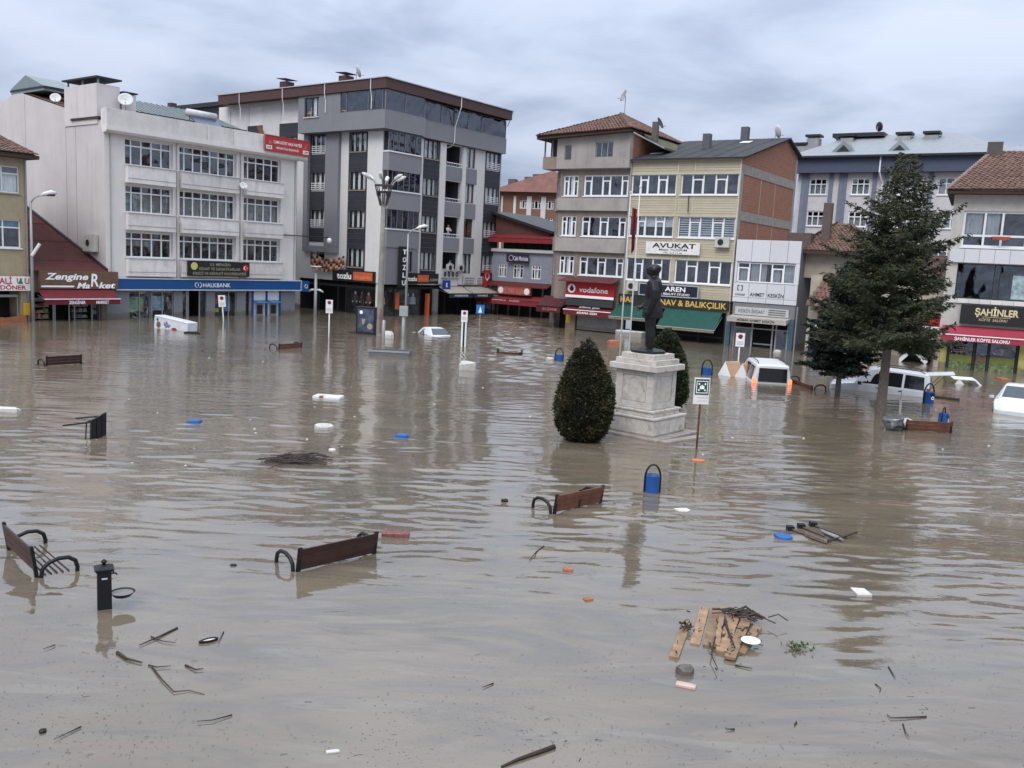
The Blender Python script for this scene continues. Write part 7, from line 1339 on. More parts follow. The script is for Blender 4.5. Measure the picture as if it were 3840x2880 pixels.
bo = MB(); n = 24; bo.rings([[(w_ + 0.2 + r * math.cos(2 * math.pi * k / n), -0.06 + r * math.sin(2 * math.pi * k / n), z) for k in range(n)] for r, z in ((0.05, 0.2), (0.17, 0.25), (0.235, 0.33), (0.255, 0.345), (0.225, 0.34), (0.16, 0.275), (0.04, 0.24))]); bo.build('bowl', M_IRON, t, True); MB().disc((w_ + 0.2, -0.06, 0.325), 0.215, 2, 24).build('bowl_water', mat('silty_water', (0.16, 0.14, 0.12), 0.1), t)
MB().box(-0.055, 0.055, -w_ * 1.0, -w_ * 0.94, 0.7, 0.73).build('maker_plate', M_DISH, t)
# mast with a crown of floodlights
p = gnd(1423, 1258); t = thing('floodlight_mast', 'tall concrete mast with a crown of floodlights before the grey block', 'light mast', p, 0.3); H = 8.25
MB().tube([(0, 0, ZB), (0, 0, 0), (0, 0, H * 0.5), (0, 0, H)], [0.22, 0.22, 0.18, 0.13], 12).build('mast', M_CONCP, t, True)
rk = MB()
for k in range(8): a = k * math.pi / 4; rk.tube([(0.2 * math.cos(a), 0.2 * math.sin(a), H - 0.1), (0.55 * math.cos(a), 0.55 * math.sin(a), H + 1.15)], 0.035, 5)
for r, z in ((0.42, H + 0.75), (0.55, H + 1.15)): rk.tube([(r * math.cos(k * math.pi / 8), r * math.sin(k * math.pi / 8), z) for k in range(17)], 0.045, 5)
rk.build('rack', mat('rusty_rack', (0.06, 0.05, 0.045), 0.8), t)
M_LAMPH = mat('lamp_head', (0.6, 0.6, 0.58), 0.4)
for k in range(6):
    a = k * math.pi / 3 + 0.2; d_ = Vector((math.cos(a), math.sin(a), 0)); q = Vector((0, 0, H + 1.1)) + d_ * 0.52
    MB().tube([q, q + d_ * 0.14 + Vector((0, 0, 0.28)), q + d_ * 0.3 + Vector((0, 0, 0.4))], 0.03, 5).build('bracket', M_PGREY, t)
    hd_ = MB(); e = q + d_ * 0.3 + Vector((0, 0, 0.4)); hd_.tube([e, e + d_ * 0.1 + Vector((0, 0, 0.05)), e + d_ * 0.4 + Vector((0, 0, 0.22)), e + d_ * 0.62 + Vector((0, 0, 0.3))], [0.04, 0.11, 0.13, 0.05], 10); hd_.build('floodlight', M_LAMPH, t, True)
for k in range(4): a = k * math.pi / 2 + 0.6; MB().loft([(0.42 * math.cos(a), 0.42 * math.sin(a), H + 0.5, 0.12, 0.12), (0.44 * math.cos(a), 0.44 * math.sin(a), H + 0.75, 0.15, 0.15)], 10).build('spotlight', M_DARK, t)
MB().tube([(0.0, -0.215, 0.2), (0.0, -0.205, 1.7)], [0.05, 0.05], 6).build('red_poster', mat('faded_red', (0.3, 0.09, 0.07), 0.8), t)
# street lamps
def street_lamp(px, py, H, label, reach, yaw, dbl=False):
    p = gnd(px, py); t = thing('street_lamp', label, 'street lamp', p, yaw, 'grey street lamps')
    MB().tube([(0, 0, ZB), (0, 0, H * 0.55), (0, 0, H)], [0.1, 0.085, 0.06], 8).build('pole', M_PGREY, t, True)
    MB().tube([(0, 0, H - 0.05), (reach * 0.4, 0, H + 0.25), (reach, 0, H + 0.45)], 0.045, 6).build('arm', M_PGREY, t, True)
    h = MB(); h.tube([(reach * 0.95, 0, H + 0.43), (reach + 0.25, 0, H + 0.55), (reach + 0.65, 0, H + 0.66), (reach + 0.95, 0, H + 0.66)], [0.05, 0.13, 0.16, 0.05], 10); h.build('lantern', M_LAMPH, t, True)
    MB().loft([(reach + 0.55, 0, H + 0.44, 0.25, 0.1), (reach + 0.55, 0, H + 0.54, 0.33, 0.13)], 12).build('lens', M_DARK, t)
    return t
a = street_lamp(125, 1206, 7.2, 'tall street lamp at the left before the maroon roof', 0.5, R_(30))
lw = MB(); lw.tube([(0, -0.1, 4.0), (0.45, -0.1, 4.75)], 0.1, 8); lw.build('low_lantern', M_LAMPH, a)
street_lamp(1520, 1205, 6.8, 'slim street lamp before the corner of the grey block', 0.6, R_(10))
p = gnd(1182, 1180); t = thing('camera_pole', 'short grey pole with globe lamp and cameras between bank and clothes shop', 'camera pole', p)
MB().tube([(0, 0, ZB), (0, 0, 3.35)], [0.14, 0.12], 10).build('pole', M_PGREY, t, True); MB().loft([(0, 0, 3.36, 0.1, 0.1), (0, 0, 3.5, 0.28, 0.28), (0, 0, 3.85, 0.36, 0.36)], 12).build('lantern_glass', M_GLASSC, t, True); MB().loft([(0, 0, 3.86, 0.5, 0.5), (0, 0, 3.93, 0.42, 0.42)], 14).build('lantern_cap', M_LAMPH, t, True)
m = MB()
for s in (-1, 1): m.tube([(0, 0, 2.05), (s * 0.35, 0, 2.0), (s * 0.62, 0, 1.85)], [0.06, 0.09, 0.06], 8)
m.build('camera', M_LAMPH, t, True)
p = FG.w(-1.5, 9.3, 6.0); t = thing('dome_camera', 'white dome camera on a long bracket right of the white office', 'camera', FA.w(18.9, -0.3, 6.05), FA.a); MB().tube([(-4.6, 0.2, 0.2), (0, 0, 0.2)], 0.04, 6).build('bracket', M_DARK, t); MB().loft([(0, 0, -0.25, 0.1, 0.1), (0, 0, -0.1, 0.2, 0.2), (0, 0, 0.1, 0.2, 0.2), (0, 0, 0.2, 0.05, 0.05)], 12).build('dome', M_WHITE, t, True)
# lit advertising panel
p = gnd(1371, 1252); t = thing('advert_panel', 'black framed advertising panel leaning against the floodlight mast', 'advert panel', p, R_(-20)); MB().box(-0.75, 0.75, 0, 0.3, -0.3, 1.75).build('frame', M_BLACK, t, bevel=0.03)
MB().box(-0.6, 0.55, -0.012, -0.001, 0.12, 1.6).build('poster', mat('advert_print', (0.06, 0.085, 0.13), 0.4, var=0.9, vs=2.4), t); MB().disc((-0.35, -0.02, 1.38), 0.12).build('poster_disc', M_TXT, t); MB().disc((0.3, -0.02, 0.5), 0.2).build('poster_disc', mat('poster_tan', (0.35, 0.28, 0.2), 0.5), t); MB().extr([(-0.3, 0.95), (-0.05, 0.95), (-0.12, 0.6), (-0.25, 0.6)], -0.02, -0.013).build('poster_cup', _M['poster_tan'], t); MB().box(-1.1, 0.7, -0.2, 0.5, -0.2, 0.05).build('foot', M_BLACK, t)
# signs on poles
def no_parking(px, py, H, label, w_=0.42, tilt=0.0, double=False, h=0.62, yaw=0.0):
    p = gnd(px, py); t = thing('parking_sign', label, 'road sign', p, yaw, 'white no parking signs', rot=(0, tilt, yaw))
    if double: MB().box(-0.15, -0.06, -0.03, 0.03, ZB, H).build('pole', M_WHITE, t); MB().box(0.06, 0.15, -0.03, 0.03, ZB, H).build('pole', M_WHITE, t); MB().box(-0.06, 0.06, -0.02, 0.02, ZB, H).build('pole_infill', M_DARK, t)
    else: MB().tube([(0, 0, ZB), (0, 0, H)], 0.04, 8).build('pole', M_LAMPH, t, True)
    MB().box(-w_ / 2, w_ / 2, -0.06, -0.041, H - 0.1, H + h).build('plate', mat('sign_white', (0, 0, 0)), t, bevel=0.008)
    r = w_ * 0.27; z = H + h - w_ * 0.4
    MB().disc((0, -0.063, z), r).build('ring', M_REDT, t); MB().disc((0, -0.066, z), r * 0.76).build('disc', mat('sign_indigo', (0.03, 0.02, 0.09), 0.5), t); m = MB(); m.extr([(-r * 0.6, z + r * 0.45), (-r * 0.45, z + r * 0.6), (r * 0.6, z - r * 0.45), (r * 0.45, z - r * 0.6)], -0.07, -0.068); m.build('bar', M_REDT, t)
    for k in range(3): MB().box(-w_ * 0.36, w_ * 0.36, -0.0625, -0.0615, H + 0.02 + 0.07 * k, H + 0.05 + 0.07 * k).build('text_line', mat('sign_grey', (0.35, 0.33, 0.35), 0.6), t)
    return t
no_parking(2767, 1370, 1.15, 'no parking sign on a white pole beside the lit van', 0.5, h=0.66)
no_parking(1737, 1300, 1.55, 'no parking sign on twin white posts right of the sunk car', 0.38, double=True, h=0.58)
no_parking(1233, 1268, 1.6, 'no parking sign on a thin pole before the clothes shop', 0.42, h=0.7)
no_parking(1921, 1180, 1.6, 'tilted white sign on a leaning pole in the far street', 0.75, R_(40), h=0.75)
no_parking(838, 1205, 1.1, 'white parking sign leaning before the bank window', 0.5, R_(-4), h=0.7)
p = gnd(1797, 1255); t = thing('crossing_sign', 'blue square sign on a thin pole in the street mouth', 'road sign', p); MB().tube([(0, 0, ZB), (0, 0, 1.9)], 0.035, 6).build('pole', M_PGREY, t); MB().box(-0.28, 0.28, -0.06, -0.04, 1.45, 2.05).build('plate', mat('road_blue', (0.02, 0.15, 0.45), 0.45), t); MB().extr([(-0.12, 1.52), (0.12, 1.52), (0.0, 1.95)], -0.066, -0.062).build('symbol', M_TXT, t)
p = gnd(1511, 1262); t = thing('utility_box', 'grey box on a pole before the corner of the grey block', 'control box', p); MB().tube([(0, 0, ZB), (0, 0, 1.3)], 0.1, 8).build('pole', M_PGREY, t, True); MB().box(-0.27, 0.27, -0.13, 0.13, 1.3, 1.95).build('cabinet', mat('box_grey', (0.3, 0.33, 0.33), 0.5), t, bevel=0.02)
p = gnd(1437, 1282); t = thing('post', 'short grey post right beside the floodlight mast', 'post', p); MB().tube([(0, 0, ZB), (0, 0, 1.25), (0, 0, 1.3)], [0.1, 0.1, 0.04], 8).build('shaft', M_PGREY, t, True)
p = gnd(2612, 1682); t = thing('assembly_sign', 'green assembly point sign on a rusty pole right of the pedestal', 'sign', p, R_(6)); MB().tube([(0, 0, ZB), (0.0, 0, 1.4), (0.0, 0.03, 2.1)], 0.032, 8).build('pole', mat('rusty_pole', (0.12, 0.055, 0.035), 0.8, var=0.5, vs=7), t, True)
MB().box(-0.235, 0.235, -0.06, -0.035, 1.32, 2.1).build('plate', mat('sign_white', (0, 0, 0)), t, bevel=0.008); MB().box(-0.205, 0.205, -0.064, -0.0605, 1.6, 2.06).build('green_field', mat('sign_green', (0.01, 0.055, 0.035), 0.5), t, bevel=0.002)
fr_ = MB(); z0 = 1.83
for a, b_, c, e in ((-0.17, 0.17, 0.16, 0.18), (-0.17, 0.17, -0.18, -0.16), (-0.17, -0.15, -0.16, 0.16), (0.15, 0.17, -0.16, 0.16)): fr_.box(a, b_, -0.068, -0.0645, z0 + c, z0 + e)
fr_.build('frame_line', M_TXT, t)
sy = MB()
for a, b_ in ((-0.09, 0.09), (0.09, 0.09), (-0.09, -0.09), (0.09, -0.09)): sy.disc((a, -0.068, z0 + b_), 0.026)
for a in (-0.045, 0.0, 0.045): sy.disc((a, -0.069, z0 + (0.045 if a == 0 else 0.02)), 0.022); sy.box(a - 0.022, a + 0.022, -0.07, -0.066, z0 - 0.06, z0 + (0.02 if a == 0 else 0.0))
sy.build('people_symbol', M_TXT, t); text(t, 'TOPLANMA BÖLGESİ', mat('sign_grey', (0, 0, 0)), 0.03, 1.52, -0.063, 0.045, 0.34); text(t, 'ASSEMBLY POINT', _M['sign_grey'], 0.03, 1.42, -0.063, 0.04, 0.28)
# flagpoles behind the statue
for k, (px, py, H, lab) in enumerate(((2336, 1345, 8.7, 'white flagpole behind the statue, right one'), (2322, 1325, 8.5, 'white flagpole behind the statue, left one'))):
    p = gnd(px, py + 12); p = gnd(2352, 1420) + Vector((0.0 - 0.02 * k - 0.3 * k, 0.8 * k, 0)); t = thing('flagpole', lab, 'flagpole', p, group='white flagpoles'); MB().tube([(0, 0, ZB), (0, 0, H * 0.6), (0, 0, H)], [0.04, 0.033, 0.022], 8).build('pole', M_LAMPH, t, True); MB().loft([(0, 0, H, 0.02, 0.02), (0, 0, H + 0.05, 0.06, 0.06), (0, 0, H + 0.11, 0.01, 0.01)], 10).build('finial', M_LAMPH, t, True)
    if k == 0: fp = p
f = thing('flag', 'limp dark red flag hanging between the two flagpoles', 'flag', fp + Vector((-0.04, -0.02, 6.0)), 0.0, 'red flags'); m = MB(); n = 6
for i in range(n):
    for j in range(8):
        P = lambda a, b_: (-0.03 - 0.22 * a / n * (1 - 0.35 * b_ / 8), 0.06 * math.sin(a * 2.4 + b_ * 0.3), 1.75 - 1.8 * b_ / 8 - 0.3 * a / n * (b_ / 8 - 0.2)); m.face([P(i, j), P(i + 1, j), P(i + 1, j + 1), P(i, j + 1)])
m.build('cloth', mat('flag_dark_red', (0.17, 0.012, 0.02), 0.85), f, True)
# ================================================================== FLOTSAM
M_PLANK = mat('wet_pine', (0.26, 0.165, 0.095), 0.6, var=0.4, vs=5, rnd=0.25, grime=0.6, dirt=(0.085, 0.055, 0.035)); M_TWIG = mat('wet_twig', (0.03, 0.022, 0.017), 0.7, var=0.3)
def plank(a, b, w_, label, z=0.012, th=0.03, m=None, name='plank', group='loose boards floating in the foreground', cat='plank'):
    v = b - a; ln = v.length; t = thing(name, label, cat, ((a.x + b.x) / 2, (a.y + b.y) / 2, z), math.atan2(v.y, v.x), group); MB().box(-ln / 2, ln / 2, -w_ / 2, w_ / 2, -th, th * 0.5).build('board', m or M_PLANK, t, bevel=0.005); return t
Z = lambda x, y: (2400 + x / 3.16, 2150 + y / 3.16)
PL = [((560, 580), (400, 1010), 0.13, 'mossy narrow plank, leftmost of the floating plank group', 0.015), ((765, 420), (650, 850), 0.14, 'clean plank second from the left in the floating group', 0.012), ((915, 430), (810, 880), 0.16, 'broad spotted plank in the middle of the floating group', 0.02), ((985, 440), (905, 900), 0.08, 'narrow plank lying along the broad spotted plank', 0.05), ((1130, 480), (960, 960), 0.17, 'dirty plank under the twigs in the floating group', 0.03), ((1260, 580), (1060, 1040), 0.15, 'plank with dark end right of the twigs', 0.045), ((1390, 650), (1190, 960), 0.13, 'rightmost plank under the white plate', 0.02)]
for a, b_, w_, lab, z in PL: plank(gnd(*Z(*a)), gnd(*Z(*b_)), w_, lab, z)
p = gnd(*Z(1310, 810), 0.08); t = thing('plate', 'white dinner plate lying on the floating planks', 'plate', p); n = 24; m = MB(); m.rings([[(r * math.cos(2 * math.pi * k / n), r * math.sin(2 * math.pi * k / n), z) for k in range(n)] for r, z in ((0.06, 0.0), (0.1, 0.004), (0.135, 0.02), (0.132, 0.025), (0.095, 0.01), (0.03, 0.008))]); m.build('dish', M_TXT, t, True)
def stick(pts, r, label, z=0.015, group='dark sticks and twigs floating in the foreground', cat='stick'):
    P = [gnd(x, y) for x, y in pts]; o = P[0]; t = thing('stick', label, cat, (o.x, o.y, z), 0, group); MB().tube([(q.x - o.x, q.y - o.y, 0.01 * math.sin(i)) for i, q in enumerate(P)], [r * (1 - 0.6 * i / (len(P) - 1)) for i in range(len(P))], 6).build('stem', M_TWIG, t, True); return t
A = lambda x, y: (x / 1.58, 2200 + y / 1.58); B = lambda x, y: (1400 + x / 2.011, 2200 + y / 2.011); Cc = lambda x, y: (2700 + x / 1.94, 2300 + y / 1.94)
ST = [([A(1050, 250), A(930, 310), A(825, 355)], 0.018, 'long straight twig right of the fountain reflection'), ([A(895, 300), A(960, 330), A(1040, 340)], 0.01, 'thin twig crossing the long straight twig'), ([A(695, 395), A(750, 435), A(840, 458)], 0.024, 'thick bent stick below the fountain reflection'), ([A(880, 470), A(930, 485), A(1015, 478)], 0.011, 'thin twig right of the thick bent stick'), ([A(900, 480), A(960, 560), A(1030, 632), A(1120, 620), A(1210, 640)], 0.01, 'long kinked twig trailing below the thick bent stick'), ([A(1098, 470), A(1160, 500), A(1205, 495)], 0.014, 'short forked twig at lower left'), ([A(325, 350), A(255, 378)], 0.009, 'short twig left of the fountain reflection'), ([A(480, 835), A(320, 915)], 0.009, 'straight twig near the black stone at lower left'), ([A(1375, 765), A(1260, 800), A(1165, 808)], 0.009, 'curved twig at the lower middle left'), ([A(1325, 272), A(1290, 345)], 0.008, 'thin twig beside the floating shoe'), ([B(1365, 1215), B(1220, 1270), B(1090, 1315), B(965, 1367)], 0.03, 'thick broken branch cut by the bottom edge'), ([B(905, 735), B(822, 770)], 0.01, 'small twig in the lower middle'), ([Cc(1500, 758), Cc(1330, 770), Cc(1240, 772), Cc(1215, 742)], 0.011, 'hooked straight stick at lower right'), ([Cc(1225, 395), Cc(1275, 480)], 0.01, 'small twig below the tree reflection'), ([Cc(1130, 520), Cc(1170, 555), Cc(1160, 580)], 0.008, 'curled twig below the tree reflection'), ([Cc(1330, 810), Cc(1350, 880), Cc(1375, 910)], 0.008, 'thin bent twig under the hooked stick'), ([Cc(105, 850), Cc(40, 853)], 0.012, 'short thick twig below the plank group'), ([Cc(110, 385), Cc(235, 410)], 0.012, 'dark twig at the lower end of the plank group'), ([Cc(555, 800), Cc(540, 822)], 0.014, 'stubby twig right of the plank group'), ([(1900 + 440 / 3.16, 1700 + 1105 / 3.16), (1900 + 350 / 3.16, 1700 + 1180 / 3.16), (1900 + 270 / 3.16, 1700 + 1275 / 3.16)], 0.014, 'curved twig below the brown bench'), ([Z(1000, 600), Z(1050, 760), Z(1120, 940)], 0.022, 'bare branch lying across the planks'), ([Z(890, 800), Z(860, 920), Z(835, 1010), Z(920, 1190)], 0.014, 'dark branch hanging off the plank group')]
for i, (p_, r, lab) in enumerate(ST): stick(p_, r, lab, 0.06 if 'planks' in lab or 'hanging' in lab else 0.012)
def twig_heap(c, rx, ry, n, label, seed, z=0.02, yaw=0.0, cat='twigs'):
    rnd = random.Random(seed); t = thing('twig_heap', label, cat, (c.x, c.y, z), yaw, 'tangled twig heaps'); m = MB()
    for k in range(n):
        a = rnd.gauss(0, 0.25); x, y = rnd.gauss(0, rx * 0.4), rnd.gauss(0, ry * 0.4); l = rnd.uniform(0.15, 0.5) * rx; m.tube([(x - l * math.cos(a), y - l * math.sin(a), rnd.uniform(0, 0.06)), (x, y, rnd.uniform(0.02, 0.1)), (x + l * math.cos(a), y + l * math.sin(a), rnd.uniform(0, 0.05))], rnd.uniform(0.006, 0.02), 4)
    m.build('twigs', M_TWIG, t); return t
twig_heap(gnd(1110, 1728), 0.75, 0.55, 90, 'dark tangled raft of twigs drifting in the middle distance', 3, yaw=0.35); twig_heap(gnd(*Z(1240, 560)), 0.34, 0.16, 46, 'dark twig tangle on top of the planks', 4, 0.07, -0.35); twig_heap(gnd(*Z(540, 680)), 0.1, 0.18, 14, 'dark twig tangle on the leftmost plank', 6, 0.045)
rnd = random.Random(12); m = MB()
for k in range(70):
    q = gnd(*Z(rnd.gauss(1020, 230), rnd.gauss(740, 170)), 0.07); a = rnd.random() * 3; l = rnd.uniform(0.01, 0.035); m.tube([(q.x - l * math.cos(a), q.y - l * math.sin(a), q.z - 0.01), (q.x + l * math.cos(a), q.y + l * math.sin(a), q.z)], rnd.uniform(0.004, 0.012), 4)
m.build('bark_crumbs', M_TWIG, kind='stuff')
# broken pallet
D_ = lambda x, y: (2800 + x / 3.16, 1850 + y / 3.16); pal = thing('broken_pallet', 'broken wooden pallet with three dark blocks right of the blue rag', 'pallet', gnd(*D_(850, 500)), 0.0); o = gnd(*D_(850, 500))
M_OLDP = mat('grey_pallet_wood', (0.09, 0.065, 0.05), 0.7, var=0.4, vs=5)
for k, (a, b_) in enumerate((((515, 430), (960, 605)), ((645, 405), (920, 520)), ((785, 385), (1180, 535)), ((690, 510), (950, 610)))):
    pa, pb_ = gnd(*D_(*a)) - o, gnd(*D_(*b_)) - o; MB().tube([(pa.x, pa.y, 0.02), (pb_.x, pb_.y, 0.03)], 0.024, 4).build('runner', M_OLDP, pal)
    if k < 3: MB().box(pa.x - 0.07, pa.x + 0.07, pa.y - 0.07, pa.y + 0.07, -0.03, 0.08).build('block', M_IRON, pal)
pa = gnd(*D_(880, 470)) - o; pb_ = gnd(*D_(1120, 570)) - o; MB().hexa([(pa.x, pa.y - 0.12, 0.04), (pb_.x, pb_.y - 0.16, 0.05), (pb_.x, pb_.y + 0.16, 0.05), (pa.x, pa.y + 0.12, 0.04), (pa.x, pa.y - 0.12, 0.06), (pb_.x, pb_.y - 0.16, 0.07), (pb_.x, pb_.y + 0.16, 0.07), (pa.x, pa.y + 0.12, 0.06)]).build('deck_board', mat('grey_wet_board', (0.2, 0.19, 0.18), 0.4, var=0.4, vs=6), pal)
pc2, pd = gnd(*D_(960, 590)) - o, gnd(*D_(1300, 515)) - o; MB().tube([(pc2.x, pc2.y, 0.05), ((pc2.x + pd.x) / 2, (pc2.y + pd.y) / 2, 0.06), (pd.x, pd.y, 0.1)], 0.025, 5).build('branch', M_TWIG, pal)
def scrap(px, py, pts, h, m, label, cat='litter', z=0.0, name='litter', yaw=0.0):
    p = gnd(px, py); t = thing(name, label, cat, (p.x, p.y, z), yaw, 'floating litter'); n = len(pts); b = MB(); b.rings([[(x, y, -0.02) for x, y in pts], [(x, y, h * (0.7 + 0.3 * math.sin(i * 2))) for i, (x, y) in enumerate(pts)], [(x * 0.6, y * 0.6, h * 1.1) for x, y in pts]]); b.build('body', m, t, bevel=0.005); return t
rc = lambda w_, d: [(-w_ / 2, -d / 2), (w_ / 2, -d / 2), (w_ / 2, d / 2), (-w_ / 2, d / 2)]; bl_ = lambda w_, d, n=7: [(w_ / 2 * math.cos(6.283 * k / n) * (1 + 0.2 * math.sin(k * 3)), d / 2 * math.sin(6.283 * k / n)) for k in range(n)]
M_FOAM = mat('white_foam', (0.52, 0.51, 0.49), 0.8, var=0.2, vs=9, grime=0.5, dirt=(0.25, 0.21, 0.17)); M_CARD = mat('sodden_card', (0.35, 0.12, 0.06), 0.7, var=0.4, vs=8); M_BRAG = mat('blue_rag', (0.012, 0.1, 0.34), 0.6)
scrap(2936, 2015, bl_(0.38, 0.3), 0.05, M_BRAG, 'crumpled blue rag left of the broken pallet', 'rag', yaw=-0.4)
scrap(3229, 2222, rc(0.24, 0.34), 0.035, M_FOAM, 'small square white foam tile at the right', 'foam tile'); scrap(2572, 2572, rc(0.25, 0.12), 0.03, mat('pale_carton', (0.5, 0.38, 0.33), 0.6, var=0.3), 'pale carton floating below the dark stone', 'carton', yaw=-0.35); scrap(2568, 2525, bl_(0.24, 0.18), 0.1, mat('wet_stone_dark', (0.1, 0.09, 0.08), 0.5), 'rounded dark stone like lump below the planks', 'lump')
scrap(2130, 2138, rc(0.18, 0.1), 0.04, M_CARD, 'small orange brick of carton below the brown bench', 'carton'); scrap(2205, 2250, rc(0.15, 0.09), 0.035, M_CARD, 'orange scrap of carton left of the statue reflection', 'carton', yaw=0.4); scrap(2618, 1728, rc(0.34, 0.22), 0.04, mat('orange_foam', (0.5, 0.16, 0.08), 0.7), 'orange foam slab under the green sign', 'foam slab'); scrap(2558, 1914, bl_(0.36, 0.3), 0.03, M_FOAM, 'white polystyrene lid right of the blue bin', 'foam lid')
scrap(1484, 2007, rc(0.5, 0.24), 0.07, mat('maroon_carton', (0.16, 0.06, 0.06), 0.6, var=0.6, vs=12), 'maroon printed carton right of the dark bench', 'carton'); scrap(1213, 1606, bl_(0.6, 0.5), 0.12, M_FOAM, 'oval white foam block left of the small blue can', 'foam block'); scrap(1507, 1640, rc(0.36, 0.2), 0.09, M_BRAG, 'small dark blue can in the middle of the square', 'can', yaw=-0.3); scrap(730, 1584, rc(0.35, 0.3), 0.08, M_BRAG, 'flat blue box lid on the left half of the water', 'box lid'); scrap(22, 1543, rc(0.8, 0.25), 0.12, M_FOAM, 'white bottle like float at the left edge', 'float')
t = thing('polystyrene_tray', 'long pale polystyrene tray with red mark in the middle distance', 'tray', gnd(1232, 1492), R_(-6)); MB().box(-0.5, 0.5, -0.3, 0.25, -0.05, 0.09).build('tray', mat('pale_blue_foam', (0.55, 0.58, 0.6), 0.7), t, bevel=0.03); MB().box(-0.25, -0.1, -0.31, -0.1, 0.02, 0.1).build('red_mark', M_CARD, t)
scrap(1455, 1268, bl_(0.7, 0.5), 0.4, M_FOAM, 'crumpled white bag drifting right of the floodlight mast', 'bag'); scrap(1745, 1385, [(-0.4, -0.25), (0.4, -0.3), (0.25, 0.3), (-0.2, 0.3)], 0.35, M_FOAM, 'slanted white box half sunk in the middle of the square', 'box', yaw=0.4)
scrap(2915, 1322, bl_(0.5, 0.35), 0.16, M_FOAM, 'white bag floating before the panelled office', 'bag'); scrap(2062, 1350, bl_(0.45, 0.3), 0.14, M_FOAM, 'white bag left of the far blue bin', 'bag'); scrap(2300, 1290, rc(0.8, 0.4), 0.25, M_CARD, 'brown carton drifting before the grey shutter', 'carton'); scrap(1245, 1690, bl_(0.2, 0.2), 0.05, M_FOAM, 'tiny white float above the twig raft', 'float')
scrap(720, 1250, rc(0.85, 0.35), 0.1, M_IRON, 'dark crate edge right of the white freezer', 'crate'); scrap(160, 2745, bl_(0.08, 0.08), 0.03, M_IRON, 'black pebble like lump at lower left', 'lump'); scrap(1248, 2820, rc(0.14, 0.05), 0.02, M_FOAM, 'tiny white wrapper near the bottom edge', 'wrapper', yaw=0.3); scrap(1892, 1880, bl_(0.16, 0.1), 0.05, M_IRON, 'small black lump left of the brown bench', 'lump'); scrap(875, 2122, bl_(0.12, 0.06), 0.03, M_IRON, 'small black scrap left of the dark bench', 'scrap')
# shoe, greens
p = gnd(782, 2405); t = thing('shoe', 'dark sole of a shoe floating right of the fountain', 'shoe', (p.x, p.y, 0.01), R_(38)); sh = MB(); n = 16; o_ = [(0.13 * math.cos(6.283 * k / n), 0.045 * (1 + 0.25 * math.cos(6.283 * k / n) - 0.2 * math.cos(12.566 * k / n)) * math.sin(6.283 * k / n)) for k in range(n)]; sh.rings([[(x, y, -0.02) for x, y in o_], [(x, y, 0.02) for x, y in o_], [(x * 0.82, y * 0.7, 0.02) for x, y in o_], [(x * 0.8, y * 0.66, 0.005) for x, y in o_]]); sh.build('sole', M_IRON, t); MB().rings([[(x * 0.78, y * 0.62, -0.004) for x, y in o_], [(x * 0.76, y * 0.6, 0.008) for x, y in o_]]).build('insole', M_DISH, t)
p = gnd(*Z(1860, 900)); t = thing('leaf_sprig', 'small sprig of green leaves right of the plank group', 'leaves', (p.x, p.y, 0.01)); rnd = random.Random(2); pts = [((rnd.gauss(0, 0.09), rnd.gauss(0, 0.05), rnd.uniform(0, 0.05)), (rnd.uniform(-1, 1), rnd.uniform(-1, 1), 0.4)) for k in range(70)]; put('leaves', leaf_mesh('leaves', pts, foliage_mat('sprig_green', (0.04, 0.05, 0.015), (0.12, 0.16, 0.05)), rnd, (0.04, 0.08), 0.5), t)
# overturned table, planter, freezer, boards, white table
p = gnd(372, 1640); t = thing('overturned_table', 'black table on its side with two legs pointing left', 'table', (p.x, p.y, 0), R_(80)); [MB().hexa([(x0, -0.03, -0.4), (x0 + 0.24, -0.03, -0.4), (x0 + 0.24, 0.03, -0.4), (x0, 0.03, -0.4), (x0 + 0.03, 0.02, z_), (x0 + 0.24, 0.02, z_ + 0.05), (x0 + 0.24, 0.07, z_ + 0.05), (x0 + 0.03, 0.07, z_)]).build('top_board', M_IRON, t) for x0, z_ in ((-0.42, 0.47), (-0.15, 0.53), (0.12, 0.6))]; t.rotation_euler = (0, R_(6), R_(82)); t.scale = (0.85, 0.95, 1.0)
lg = MB(); lg.tube([(-0.35, 0.06, 0.42), (-0.35, 0.9, 0.27)], 0.022, 6).tube([(0.35, 0.06, 0.55), (0.35, 0.95, 0.42)], 0.022, 6).tube([(-0.35, 0.22, 0.4), (0.35, 0.22, 0.52)], 0.018, 5).tube([(-0.35, 0.2, 0.4), (-0.35, 0.2, -0.3)], 0.018, 5); lg.build('legs', M_IRON, t)
a, b_ = gnd(1382, 1332), gnd(1532, 1340); v = b_ - a; t = thing('planter_box', 'grey open planter trough in the middle of the square', 'planter', a, math.atan2(v.y, v.x)); ln = v.length; m = MB(); th = 0.06
m.box(0, ln, 0, th, -0.6, 0.27).box(0, ln, 1.0, 1.0 + th, -0.6, 0.27).box(0, th, th, 1.0, -0.6, 0.268).box(ln - th, ln, th, 1.0, -0.6, 0.268); m.build('trough', mat('planter_grey', (0.12, 0.13, 0.14), 0.6), t); MB().box(th, ln - th, th, 1.0, -0.6, 0.1).build('soil', mat('soil', (0.05, 0.04, 0.03), 0.9), t); MB().box(-0.04, ln + 0.04, -0.03, -0.002, 0.2, 0.29).build('rim', M_PGREY, t)
